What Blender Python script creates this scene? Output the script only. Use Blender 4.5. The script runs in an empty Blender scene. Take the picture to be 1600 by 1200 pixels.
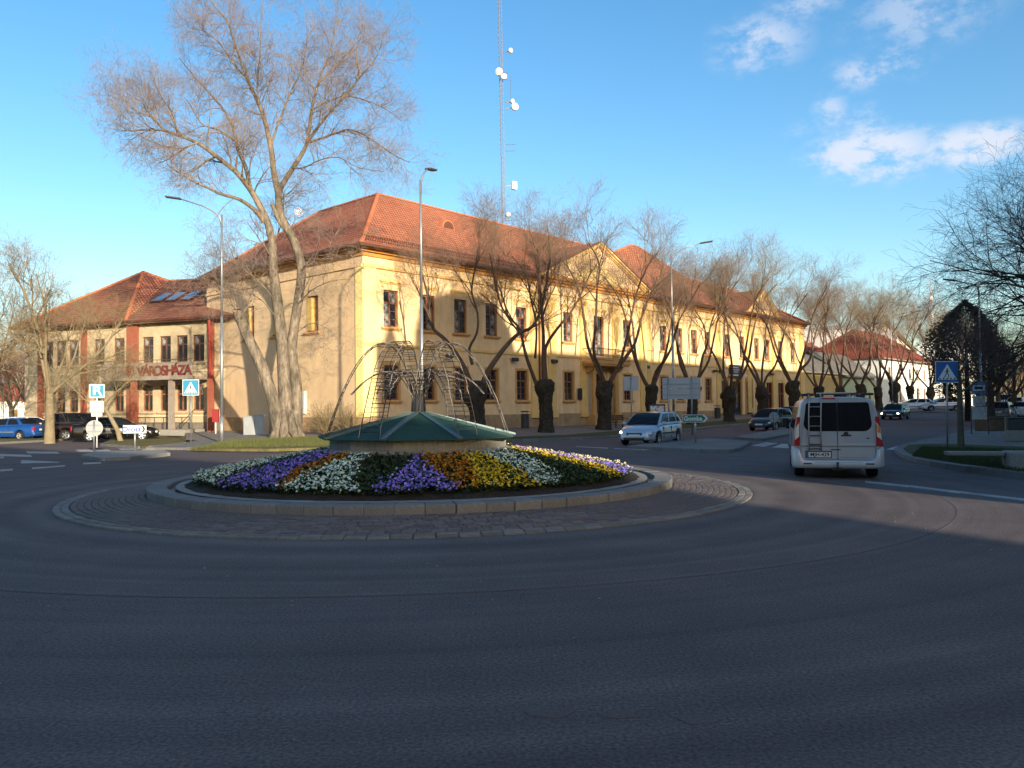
import bpy, bmesh, math, random
import numpy as np
from mathutils import Vector, Matrix, Euler

SC = bpy.context.scene
COL = SC.collection
PI = math.pi

# ---------------------------------------------------------------- camera
FPX = 1280.0
EYE = 1.7
cam_d = bpy.data.cameras.new('camera'); cam = bpy.data.objects.new('camera', cam_d); COL.objects.link(cam)
cam_d.sensor_width = 36.0; cam_d.lens = FPX / 1600 * 36.0
cam_d.clip_start = 0.1; cam_d.clip_end = 9000
CAM_M = Matrix.Rotation(math.radians(91.7), 4, 'X') @ Matrix.Rotation(math.radians(-0.6), 4, 'Z')
cam.matrix_world = Matrix.Translation((0, 0, EYE)) @ CAM_M
SC.camera = cam

# ---------------------------------------------------------------- sun and sky
SUN_AZ = math.radians(154.0)          # clockwise from +Y (seen from above)
SUN_EL = math.radians(12.5)
SX, SY = math.sin(SUN_AZ), math.cos(SUN_AZ)
TAN = math.tan(SUN_EL)
sun_d = bpy.data.lights.new('sun', 'SUN'); sun_d.energy = 3.4; sun_d.angle = math.radians(0.55); sun_d.color = (1.0, 0.86, 0.64)
sun = bpy.data.objects.new('sun', sun_d); COL.objects.link(sun)
sdir = Vector((SX * math.cos(SUN_EL), SY * math.cos(SUN_EL), math.sin(SUN_EL)))
sun.rotation_euler = (-sdir).to_track_quat('-Z', 'Y').to_euler(); sun.location = (20, -40, 40)

W = bpy.data.worlds.new('World'); SC.world = W; W.use_nodes = True
nt = W.node_tree; nt.nodes.clear()
def wn(t, **k):
    n = nt.nodes.new(t)
    for a, b in k.items(): setattr(n, a, b)
    return n
def wl(a, b): nt.links.new(a, b)
def wmath(op, a, b=None, c=None, clamp=False):
    n = wn('ShaderNodeMath', operation=op); n.use_clamp = clamp
    for i, v in enumerate((a, b, c)):
        if v is None: continue
        if isinstance(v, (int, float)): n.inputs[i].default_value = v
        else: wl(v, n.inputs[i])
    return n.outputs[0]
sky = wn('ShaderNodeTexSky', sky_type='NISHITA', sun_disc=False, sun_elevation=SUN_EL, sun_rotation=SUN_AZ, air_density=1.0, dust_density=1.6, ozone_density=1.6, altitude=100)
hs = wn('ShaderNodeHueSaturation'); hs.inputs['Hue'].default_value = 0.499; hs.inputs['Saturation'].default_value = 1.33; hs.inputs['Value'].default_value = 1.0
wl(sky.outputs[0], hs.inputs['Color'])
tc = wn('ShaderNodeTexCoord')
def pix_dir(px, py):
    return (CAM_M.to_3x3() @ Vector(((px - 800) / FPX, -(py - 600) / FPX, -1))).normalized()
nz = wn('ShaderNodeTexNoise'); nz.inputs['Scale'].default_value = 24.0; nz.inputs['Detail'].default_value = 9; nz.inputs['Roughness'].default_value = 0.66
mp = wn('ShaderNodeMapping'); mp.inputs['Scale'].default_value = (1, 1, 1.7); wl(tc.outputs['Generated'], mp.inputs[0]); wl(mp.outputs[0], nz.inputs['Vector'])
clouds = [(1185, 68, 72, 42, .55), (1350, 112, 50, 26, .5), (1395, 98, 50, 30, .55), (1297, 176, 26, 34, .5), (1352, 196, 32, 30, .55),
          (1355, 238, 88, 32, .95), (1375, 262, 78, 26, .7), (1520, 228, 74, 28, .95), (1447, 214, 30, 20, .45), (1440, 240, 50, 18, .45), (1440, 15, 105, 50, .42), (1490, 45, 46, 20, .3),
          (1262, 6, 66, 24, .42), (1462, 52, 70, 20, .35), (20, 568, 95, 30, .9), (70, 545, 40, 18, .4), (1240, 205, 40, 16, .3)]
acc = None
sep = wn('ShaderNodeSeparateXYZ'); wl(tc.outputs['Generated'], sep.inputs[0])
for (cx, cy, sx, sy, st) in clouds:
    d = pix_dir(cx, cy)
    s = wn('ShaderNodeVectorMath', operation='SUBTRACT'); wl(tc.outputs['Generated'], s.inputs[0]); s.inputs[1].default_value = d
    m = wn('ShaderNodeVectorMath', operation='MULTIPLY'); wl(s.outputs[0], m.inputs[0]); m.inputs[1].default_value = (FPX / sx, FPX / sx, FPX / sy)
    ln = wn('ShaderNodeVectorMath', operation='LENGTH'); wl(m.outputs[0], ln.inputs[0])
    v = wmath('MULTIPLY', wmath('SUBTRACT', 1.35, ln.outputs['Value'], clamp=True), st)
    acc = v if acc is None else wmath('MAXIMUM', acc, v)
dens = wmath('MULTIPLY', acc, wmath('MULTIPLY_ADD', nz.outputs['Fac'], 4.6, -1.65, clamp=True))
mr = wn('ShaderNodeMapRange', interpolation_type='SMOOTHSTEP'); wl(dens, mr.inputs[0]); mr.inputs[1].default_value = 0.03; mr.inputs[2].default_value = 0.85
mr.inputs[3].default_value = 0; mr.inputs[4].default_value = 0.82
mx = wn('ShaderNodeMix', data_type='RGBA'); wl(mr.outputs[0], mx.inputs['Factor']); wl(hs.outputs[0], mx.inputs['A']); mx.inputs['B'].default_value = (3.1, 3.2, 3.6, 1)
# daytime moon low over the hipped roof
md = pix_dir(466, 331)
s = wn('ShaderNodeVectorMath', operation='DISTANCE'); wl(tc.outputs['Generated'], s.inputs[0]); s.inputs[1].default_value = md
mm = wn('ShaderNodeMapRange', interpolation_type='SMOOTHSTEP'); wl(s.outputs['Value'], mm.inputs[0]); mm.inputs[1].default_value = 0.0038; mm.inputs[2].default_value = 0.0062; mm.inputs[3].default_value = 1; mm.inputs[4].default_value = 0
mnz = wn('ShaderNodeTexNoise'); mnz.inputs['Scale'].default_value = 230; wl(tc.outputs['Generated'], mnz.inputs['Vector'])
mf = wmath('MULTIPLY', mm.outputs[0], wmath('MULTIPLY_ADD', mnz.outputs['Fac'], 1.4, 0.15, clamp=True))
mx2 = wn('ShaderNodeMix', data_type='RGBA'); wl(mf, mx2.inputs['Factor']); wl(mx.outputs['Result'], mx2.inputs['A']); mx2.inputs['B'].default_value = (6.5, 6.4, 6.4, 1)
bg = wn('ShaderNodeBackground'); bg.inputs['Strength'].default_value = 0.106; wl(mx2.outputs['Result'], bg.inputs['Color'])
wo = wn('ShaderNodeOutputWorld'); wl(bg.outputs[0], wo.inputs[0])

SC.view_settings.view_transform = 'Standard'; SC.view_settings.look = 'None'; SC.view_settings.gamma = 1; SC.view_settings.exposure = 1.38
SC.view_settings.use_curve_mapping = False
SC.render.engine = 'CYCLES'
SC.cycles.max_bounces = 6; SC.cycles.diffuse_bounces = 3; SC.cycles.glossy_bounces = 3; SC.cycles.transparent_max_bounces = 6
SC.cycles.caustics_reflective = False; SC.cycles.caustics_refractive = False

# ---------------------------------------------------------------- helpers
def raydir(px, py): return CAM_M.to_3x3() @ Vector(((px - 800) / FPX, -(py - 600) / FPX, -1))
def G(px, py, z=0.0):
    d = raydir(px, py); t = (z - EYE) / d.z
    return Vector((d.x * t, d.y * t, z))
def D(px, py, depth):            # the point seen at (px, py) standing `depth` metres away
    d = raydir(px, py); t = depth / d.y
    return Vector((0, 0, EYE)) + d * t
def tag(o, label=None, cat=None, group=None, kind=None):
    if label: o['label'] = label
    if cat: o['category'] = cat
    if group: o['group'] = group
    if kind: o['kind'] = kind
    return o
def empty(name, loc=(0, 0, 0), rz=0, label=None, cat=None, group=None):
    o = bpy.data.objects.new(name, None); COL.objects.link(o); o.location = loc; o.rotation_euler = (0, 0, rz); o.empty_display_size = .3
    return tag(o, label, cat, group)
CH = {}
def link(name, me, parent=None, loc=None, rot=None):
    o = bpy.data.objects.new(name, me); COL.objects.link(o)
    if parent is not None:
        o.parent = parent; CH.setdefault(parent.name, []).append(o)
    if loc is not None: o.location = loc
    if rot is not None: o.rotation_euler = rot
    return o
def copy_tree(o, parent=None):
    c = o.copy(); COL.objects.link(c); c.parent = parent
    if parent is not None: CH.setdefault(parent.name, []).append(c)
    for ch in list(CH.get(o.name, [])): copy_tree(ch, c)
    return c

def finish_mesh(me, mats, smooth=False):
    for m in mats: me.materials.append(m)
    n = len(me.polygons)
    if n == 0: return me
    me.polygons.foreach_set('use_smooth', [bool(smooth)] * n)
    nl = len(me.loops)
    co = np.empty(len(me.vertices) * 3, 'f'); me.vertices.foreach_get('co', co); co = co.reshape(-1, 3)
    no = np.empty(n * 3, 'f'); me.polygons.foreach_get('normal', no); no = no.reshape(-1, 3)
    vi = np.empty(nl, 'i'); me.loops.foreach_get('vertex_index', vi)
    lt = np.empty(n, 'i'); me.polygons.foreach_get('loop_total', lt)
    pn = np.repeat(no, lt, axis=0)
    e1 = np.stack([-pn[:, 1], pn[:, 0], np.zeros(nl)], 1); l = np.linalg.norm(e1, axis=1)
    flat = l < 0.05
    e1[flat] = (1, 0, 0); l[flat] = 1; e1 /= l[:, None]
    e2 = np.cross(pn, e1); p = co[vi]
    uv = np.stack([(p * e1).sum(1), (p * e2).sum(1)], 1).astype('f')
    me.uv_layers.new(name='UVMap').data.foreach_set('uv', uv.ravel())
    return me

class MB:
    def __init__(s): s.v = []; s.f = []; s.m = []; s.mi = 0
    def quad(s, a, b, c, d): return s.poly((a, b, c, d))
    def poly(s, pts):
        n = len(s.v); s.v += [tuple(p) for p in pts]; s.f.append(tuple(range(n, n + len(pts)))); s.m.append(s.mi); return s
    def box(s, x0, x1, y0, y1, z0, z1, M=None):
        n = len(s.v)
        vs = [(x0, y0, z0), (x1, y0, z0), (x1, y1, z0), (x0, y1, z0), (x0, y0, z1), (x1, y0, z1), (x1, y1, z1), (x0, y1, z1)]
        if M is not None: vs = [tuple(M @ Vector(v)) for v in vs]
        s.v += vs
        for f in ((0, 3, 2, 1), (4, 5, 6, 7), (0, 1, 5, 4), (1, 2, 6, 5), (2, 3, 7, 6), (3, 0, 4, 7)):
            s.f.append(tuple(n + i for i in f)); s.m.append(s.mi)
        return s
    def prism(s, prof, a, b, M=None, cap=True):
        # prof: list of (p,q); extruded along x from a to b giving (x,p,q)
        n = len(s.v); k = len(prof)
        vs = [(a, p, q) for p, q in prof] + [(b, p, q) for p, q in prof]
        if M is not None: vs = [tuple(M @ Vector(v)) for v in vs]
        s.v += vs
        for i in range(k):
            j = (i + 1) % k
            s.f.append((n + i, n + k + i, n + k + j, n + j)); s.m.append(s.mi)
        if cap:
            s.f.append(tuple(n + i for i in range(k))); s.m.append(s.mi)
            s.f.append(tuple(n + k + i for i in reversed(range(k)))); s.m.append(s.mi)
        return s
    def lathe(s, prof, seg=16, c=(0, 0, 0), M=None, a0=0.0, a1=2 * PI, cap=False):
        # prof: list of (r,z)
        full = abs(a1 - a0 - 2 * PI) < 1e-6
        n = len(s.v); k = len(prof); cols = seg if full else seg + 1
        for i in range(cols):
            a = a0 + (a1 - a0) * i / seg
            for r, z in prof:
                p = Vector((c[0] + r * math.cos(a), c[1] + r * math.sin(a), c[2] + z))
                s.v.append(tuple(M @ p) if M is not None else tuple(p))
        for i in range(seg):
            j = (i + 1) % cols
            for q in range(k - 1):
                s.f.append((n + i * k + q, n + j * k + q, n + j * k + q + 1, n + i * k + q + 1)); s.m.append(s.mi)
        if cap and full:
            s.f.append(tuple(n + i * k + k - 1 for i in range(cols))); s.m.append(s.mi)
            s.f.append(tuple(n + i * k for i in reversed(range(cols)))); s.m.append(s.mi)
        return s
    def tube(s, pts, r, seg=8, cap=True):
        pts = [Vector(p) for p in pts]; k = len(pts); n = len(s.v)
        rr = r if isinstance(r, (list, tuple)) else [r] * k
        ref = None
        for i, p in enumerate(pts):
            t = (pts[min(i + 1, k - 1)] - pts[max(i - 1, 0)]).normalized()
            if ref is None: ref = Vector((0, 0, 1)) if abs(t.z) < .9 else Vector((1, 0, 0))
            a = (ref - t * ref.dot(t)).normalized(); ref = a; b = t.cross(a)
            for q in range(seg):
                an = 2 * PI * q / seg
                s.v.append(tuple(p + (a * math.cos(an) + b * math.sin(an)) * rr[i]))
        for i in range(k - 1):
            for q in range(seg):
                w = (q + 1) % seg
                s.f.append((n + i * seg + q, n + i * seg + w, n + (i + 1) * seg + w, n + (i + 1) * seg + q)); s.m.append(s.mi)
        if cap:
            s.f.append(tuple(n + q for q in reversed(range(seg)))); s.m.append(s.mi)
            s.f.append(tuple(n + (k - 1) * seg + q for q in range(seg))); s.m.append(s.mi)
        return s
    def rpoly(s, pts, d, M=None):
        # polygon pts (3D, planar) extruded by vector d
        pts = [Vector(p) for p in pts]; d = Vector(d); n = len(s.v); k = len(pts)
        vs = pts + [p + d for p in pts]
        if M is not None: vs = [M @ v for v in vs]
        s.v += [tuple(v) for v in vs]
        for i in range(k):
            j = (i + 1) % k
            s.f.append((n + i, n + j, n + k + j, n + k + i)); s.m.append(s.mi)
        s.f.append(tuple(n + i for i in reversed(range(k)))); s.m.append(s.mi)
        s.f.append(tuple(n + k + i for i in range(k))); s.m.append(s.mi)
        return s
    def mesh(s, name, mats, smooth=False, bevel=0, fixn=True, seg=1):
        me = bpy.data.meshes.new(name)
        me.from_pydata(s.v, [], s.f)
        me.polygons.foreach_set('material_index', s.m)
        if fixn or bevel:
            bm = bmesh.new(); bm.from_mesh(me)
            if fixn: bmesh.ops.recalc_face_normals(bm, faces=bm.faces[:])
            if bevel:
                try: bmesh.ops.bevel(bm, geom=[e for e in bm.edges if len(e.link_faces) == 2 and e.calc_face_angle(0) > .6], offset=bevel, segments=seg, affect='EDGES', profile=.6)
                except Exception: pass
            bm.to_mesh(me); bm.free()
        if not isinstance(mats, (list, tuple)): mats = [mats]
        return finish_mesh(me, mats, smooth)
    def build(s, name, mats, parent=None, smooth=False, bevel=0, loc=None, rot=None, fixn=True, seg=1):
        return link(name, s.mesh(name, mats, smooth, bevel, fixn, seg), parent, loc, rot)

def tubes_mesh(name, paths, mats, sides=3, smooth=True):
    """paths: list of (pts, radii, matindex); batch-built tapered tubes"""
    V = []; F = []; base = 0; MI = []
    buckets = {}
    for p in paths: buckets.setdefault((len(p[0]), p[2]), []).append(p)
    for (k, mi), ps in buckets.items():
        P = np.array([[tuple(q) for q in p[0]] for p in ps], 'f'); R = np.array([p[1] for p in ps], 'f')
        N = len(ps)
        T = np.empty_like(P); T[:, 1:-1] = P[:, 2:] - P[:, :-2]; T[:, 0] = P[:, 1] - P[:, 0]; T[:, -1] = P[:, -1] - P[:, -2]
        T /= (np.linalg.norm(T, axis=2, keepdims=True) + 1e-9)
        ref = np.where(np.abs(T[:, :1, 2:3]) < .8, np.array([[[0, 0, 1.]]]), np.array([[[1., 0, 0]]]))
        ref = np.repeat(ref, k, axis=1)
        A = ref - T * (ref * T).sum(2, keepdims=True); A /= (np.linalg.norm(A, axis=2, keepdims=True) + 1e-9)
        B = np.cross(T, A)
        s = sides if not callable(sides) else sides(mi)
        an = np.arange(s) * 2 * PI / s
        ring = P[:, :, None, :] + R[:, :, None, None] * (A[:, :, None, :] * np.cos(an)[None, None, :, None] + B[:, :, None, :] * np.sin(an)[None, None, :, None])
        V.append(ring.reshape(-1, 3))
        idx = np.arange(N * k * s).reshape(N, k, s) + base
        a = idx[:, :-1, :]; b = np.roll(idx, -1, axis=2)[:, :-1, :]; c = np.roll(idx, -1, axis=2)[:, 1:, :]; d = idx[:, 1:, :]
        f = np.stack([a, b, c, d], -1).reshape(-1, 4); F.append(f); MI.append(np.full(len(f), mi)); base += N * k * s
    V = np.concatenate(V); F = np.concatenate(F); MI = np.concatenate(MI)
    me = bpy.data.meshes.new(name)
    me.vertices.add(len(V)); me.vertices.foreach_set('co', V.ravel().astype('f'))
    me.loops.add(F.size); me.loops.foreach_set('vertex_index', F.ravel().astype('i'))
    me.polygons.add(len(F)); me.polygons.foreach_set('loop_start', np.arange(0, F.size, 4, dtype='i'))
    me.polygons.foreach_set('material_index', MI.astype('i'))
    me.update(calc_edges=True)
    for m in mats: me.materials.append(m)
    me.polygons.foreach_set('use_smooth', [smooth] * len(F))
    return me
def raw_mesh(name, V, F, k, mats, MI=None, smooth=False):
    V = np.asarray(V, 'f'); F = np.asarray(F, 'i')
    me = bpy.data.meshes.new(name)
    me.vertices.add(len(V)); me.vertices.foreach_set('co', V.ravel())
    me.loops.add(F.size); me.loops.foreach_set('vertex_index', F.ravel())
    me.polygons.add(len(F)); me.polygons.foreach_set('loop_start', np.arange(0, F.size, k, dtype='i'))
    if MI is not None: me.polygons.foreach_set('material_index', np.asarray(MI, 'i'))
    me.update(calc_edges=True)
    for m in mats: me.materials.append(m)
    me.polygons.foreach_set('use_smooth', [smooth] * len(F))
    return me

# ---------------------------------------------------------------- materials
MATS = {}
def mat(name, col, rough=.8, metal=0.0, n1=None, n2=None, col2=None, bump=0.0, bscale=None, spec=.5, coord='UV', emit=None, coat=0.0, obj_var=0.0, f0=.35, f1=.65, detail=6, brick=None, stretch=None, streak=0.0):
    if name in MATS: return MATS[name]
    m = bpy.data.materials.new(name); m.use_nodes = True; t = m.node_tree; b = t.nodes['Principled BSDF']
    b.inputs['Roughness'].default_value = rough; b.inputs['Metallic'].default_value = metal
    b.inputs['Specular IOR Level'].default_value = spec if rough < .8 else min(spec, .2)
    if coat: b.inputs['Coat Weight'].default_value = coat; b.inputs['Coat Roughness'].default_value = .05
    c4 = (*col, 1); b.inputs['Base Color'].default_value = c4
    L = t.links.new
    tcn = t.nodes.new('ShaderNodeTexCoord'); src = tcn.outputs[coord]
    if stretch:
        mpn = t.nodes.new('ShaderNodeMapping'); mpn.inputs['Scale'].default_value = stretch; L(src, mpn.inputs[0]); src = mpn.outputs[0]
    out = None
    def noise(scale, det=detail):
        n = t.nodes.new('ShaderNodeTexNoise'); n.inputs['Scale'].default_value = scale; n.inputs['Detail'].default_value = det; n.inputs['Roughness'].default_value = .6; L(src, n.inputs['Vector']); return n.outputs['Fac']
    def mixc(fac, A, B, mode='MIX'):
        x = t.nodes.new('ShaderNodeMix'); x.data_type = 'RGBA'; x.blend_type = mode
        if isinstance(fac, (int, float)): x.inputs['Factor'].default_value = fac
        else: L(fac, x.inputs['Factor'])
        for s, v in (('A', A), ('B', B)):
            if isinstance(v, tuple): x.inputs[s].default_value = v
            else: L(v, x.inputs[s])
        return x.outputs['Result']
    def rng(v, a, b_, c=0, d=1):
        r = t.nodes.new('ShaderNodeMapRange'); L(v, r.inputs[0]); r.inputs[1].default_value = a; r.inputs[2].default_value = b_; r.inputs[3].default_value = c; r.inputs[4].default_value = d; return r.outputs[0]
    cur = c4
    if col2 is not None and n1: cur = mixc(rng(noise(n1), f0, f1), cur, (*col2, 1))
    if n2: # fine speckle (scale, amount)
        r = rng(noise(n2[0], 3), .3, .7, 1 - n2[1], 1 + n2[1])
        cc = t.nodes.new('ShaderNodeCombineColor'); [L(r, cc.inputs[i]) for i in range(3)]
        cur = mixc(1.0, cur, cc.outputs[0], 'MULTIPLY')
    bh = None
    if brick:   # (width, height, mortar, mortar colour, variation)
        bt = t.nodes.new('ShaderNodeTexBrick'); L(src, bt.inputs['Vector']); bt.inputs['Scale'].default_value = 1
        bt.inputs['Brick Width'].default_value = brick[0]; bt.inputs['Row Height'].default_value = brick[1]; bt.inputs['Mortar Size'].default_value = brick[2]
        bt.inputs['Mortar Smooth'].default_value = .3
        v = brick[4]; bt.inputs['Color1'].default_value = (1 - v, 1 - v, 1 - v, 1); bt.inputs['Color2'].default_value = (1 + v, 1 + v, 1 + v, 1); bt.inputs['Mortar'].default_value = (*brick[3], 1)
        cur = mixc(1.0, cur, bt.outputs['Color'], 'MULTIPLY')
        bh = bt.outputs['Fac']
    if streak:
        ms_ = t.nodes.new('ShaderNodeMapping'); ms_.inputs['Scale'].default_value = (1.6, .13, 1); L(src, ms_.inputs[0])
        ns_ = t.nodes.new('ShaderNodeTexNoise'); ns_.inputs['Scale'].default_value = 1.0; ns_.inputs['Detail'].default_value = 8; ns_.inputs['Roughness'].default_value = .7; L(ms_.outputs[0], ns_.inputs['Vector'])
        r = rng(ns_.outputs['Fac'], .35, .62, 1 - streak, 1.03); cc = t.nodes.new('ShaderNodeCombineColor'); [L(r, cc.inputs[i]) for i in range(3)]
        cur = mixc(1.0, cur, cc.outputs[0], 'MULTIPLY')
    if obj_var:
        oi = t.nodes.new('ShaderNodeObjectInfo'); r = rng(oi.outputs['Random'], 0, 1, 1 - obj_var, 1 + obj_var)
        cc = t.nodes.new('ShaderNodeCombineColor'); [L(r, cc.inputs[i]) for i in range(3)]
        cur = mixc(1.0, cur, cc.outputs[0], 'MULTIPLY')
    if not isinstance(cur, tuple): L(cur, b.inputs['Base Color'])
    if bump:
        bn = t.nodes.new('ShaderNodeBump'); bn.inputs['Strength'].default_value = bump; bn.inputs['Distance'].default_value = .02
        h = noise(bscale or 20, 4)
        if bh is not None:
            sb = t.nodes.new('ShaderNodeMath'); sb.operation = 'SUBTRACT'; L(h, sb.inputs[0]); L(bh, sb.inputs[1]); h = sb.outputs[0]
        L(h, bn.inputs['Height']); L(bn.outputs[0], b.inputs['Normal'])
    if emit:
        b.inputs['Emission Color'].default_value = (*emit[0], 1); b.inputs['Emission Strength'].default_value = emit[1]
    MATS[name] = m; return m

M_wallY = mat('yellow_render', (.87, .605, .335), .9, n1=.35, col2=(.78, .52, .27), n2=(1.7, .07), f0=.46, f1=.72, streak=.13, bump=.15, bscale=30)
M_wallL = mat('peach_render', (.74, .53, .32), .9, n1=.3, col2=(.68, .48, .29), n2=(1.3, .05), streak=.10, bump=.15, bscale=30)
M_plinth = mat('plinth_render', (.50, .32, .165), .92, n1=.8, col2=(.36, .24, .14), n2=(3, .16), streak=.2, bump=.3, bscale=14)
M_ochre = mat('ochre_trim', (.62, .34, .13), .85, n1=1.2, col2=(.54, .29, .10))
M_trimY = mat('cream_trim', (.82, .56, .24), .85, n1=1.0, col2=(.72, .47, .15))
M_brownf = mat('red_brown_frame', (.34, .15, .07), .6, n1=3, col2=(.11, .035, .02))
M_glass = mat('window_glass', (.018, .02, .026), .06, spec=.9)
M_curtain = mat('window_glass_curtain', (.32, .31, .29), .12, n1=2.5, col2=(.03, .03, .035), spec=.8, f0=.42, f1=.58)
M_roof = mat('clay_roof_tiles', (.47, .175, .10), .85, n1=.22, col2=(.38, .138, .08), n2=(2.2, .16), bump=.6, bscale=9, brick=(.24, .36, .045, (.38, .34, .34), .10))
M_roofold = mat('old_roof_tiles', (.30, .105, .055), .9, n1=.5, col2=(.22, .085, .05), n2=(2.5, .2), bump=.5, bscale=9, brick=(.24, .34, .04, (.4, .38, .38), .12))
M_ridge = mat('ridge_tile', (.52, .17, .08), .85, n1=3, col2=(.42, .14, .07), n2=(5, .1))
M_gutter = mat('brown_gutter', (.10, .035, .02), .5)
M_red = mat('red_pilaster', (.30, .095, .06), .85, n1=1, col2=(.25, .08, .05))
M_asph = mat('asphalt', (.128, .104, .102), .85, n1=.12, col2=(.102, .084, .085), n2=(42, .5), bump=.6, bscale=70, spec=.35)
M_asph2 = mat('asphalt_lane', (.138, .112, .106), .85, n1=.2, col2=(.110, .090, .089), n2=(42, .48), bump=.6, bscale=70, spec=.35)
M_kerb = mat('concrete_kerb', (.195, .19, .185), .85, n1=1.4, col2=(.14, .138, .135), n2=(25, .15), bump=.25, bscale=30, obj_var=.13, coord='Object')
M_conc = mat('concrete', (.30, .28, .25), .88, n1=.9, col2=(.23, .22, .20), n2=(18, .15), bump=.25, bscale=25)
M_concrough = mat('ribbed_concrete', (.27, .27, .26), .9, n1=6, col2=(.18, .18, .17), n2=(3, .1), stretch=(4, .5, 1), bump=.4, bscale=14)
M_pave = mat('paving_slabs', (.21, .20, .185), .88, n1=.5, col2=(.17, .16, .15), n2=(9, .12), bump=.3, bscale=20, brick=(.4, .4, .012, (.6, .6, .6), .08))
M_sett = mat('sett', (.165, .135, .128), .8, n1=1.1, col2=(.125, .108, .104), n2=(30, .2), bump=.25, bscale=40, obj_var=.22, coord='Object')
M_settpale = mat('pale_sett', (.20, .185, .17), .8, n1=1.1, col2=(.15, .14, .13), n2=(30, .2), bump=.25, bscale=40, obj_var=.2, coord='Object')
M_joint = mat('joint_sand', (.075, .065, .058), .95, n1=3, col2=(.10, .09, .08), n2=(60, .3))
M_white = mat('road_paint', (.42, .42, .41), .75, n1=1.4, col2=(.20, .20, .20), n2=(20, .25))
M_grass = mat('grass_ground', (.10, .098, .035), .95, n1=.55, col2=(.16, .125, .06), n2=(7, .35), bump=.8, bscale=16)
M_grassD = mat('grass_ground_shaded', (.05, .075, .02), .95, n1=1.0, col2=(.07, .06, .035), n2=(9, .4), bump=.9, bscale=14)  # shaded copy of the grass ground, with the shade put into its colour
M_soil = mat('soil', (.045, .035, .027), 1, n1=3, col2=(.028, .022, .018), n2=(18, .4), bump=1, bscale=12)
M_terrain = mat('terrain', (.12, .12, .07), 1, n1=.02, col2=(.09, .10, .05))
M_steel = mat('galvanised_steel', (.33, .34, .35), .45, .6, n1=1.5, col2=(.26, .27, .28), coord='Object')
M_dsteel = mat('dark_steel', (.055, .055, .055), .5, .3)
M_signback = mat('sign_back', (.36, .37, .38), .5, .4)
M_swhite = mat('sign_white', (.66, .66, .66), .5)
M_sblue = mat('sign_blue', (.008, .10, .33), .45)
M_steal = mat('sign_teal_blue', (.01, .20, .34), .45)
M_black = mat('black_print', (.012, .012, .014), .5)
M_sgreen = mat('sign_green', (.01, .17, .085), .45)
M_rubber = mat('tyre_rubber', (.015, .015, .016), .8)
M_rim = mat('rim_alloy', (.42, .43, .44), .35, .7)
M_bark = mat('bark', (.23, .185, .14), .95, n1=2.6, col2=(.10, .085, .065), n2=(9, .45), bump=1.0, bscale=9, coord='Object', stretch=(1, 1, .3))
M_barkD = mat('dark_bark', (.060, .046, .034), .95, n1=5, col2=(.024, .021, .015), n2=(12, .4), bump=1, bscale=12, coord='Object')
M_limb = mat('limb_bark', (.125, .080, .050), .95, n1=3, col2=(.085, .055, .038), n2=(9, .2), coord='Object')
M_twig = mat('twigs', (.20, .135, .095), .95)
M_twigY = mat('yellow_twigs', (.23, .175, .10), .95)
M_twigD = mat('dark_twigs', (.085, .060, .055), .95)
M_twigB = mat('big_tree_twigs', (.24, .185, .15), .95)

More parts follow.
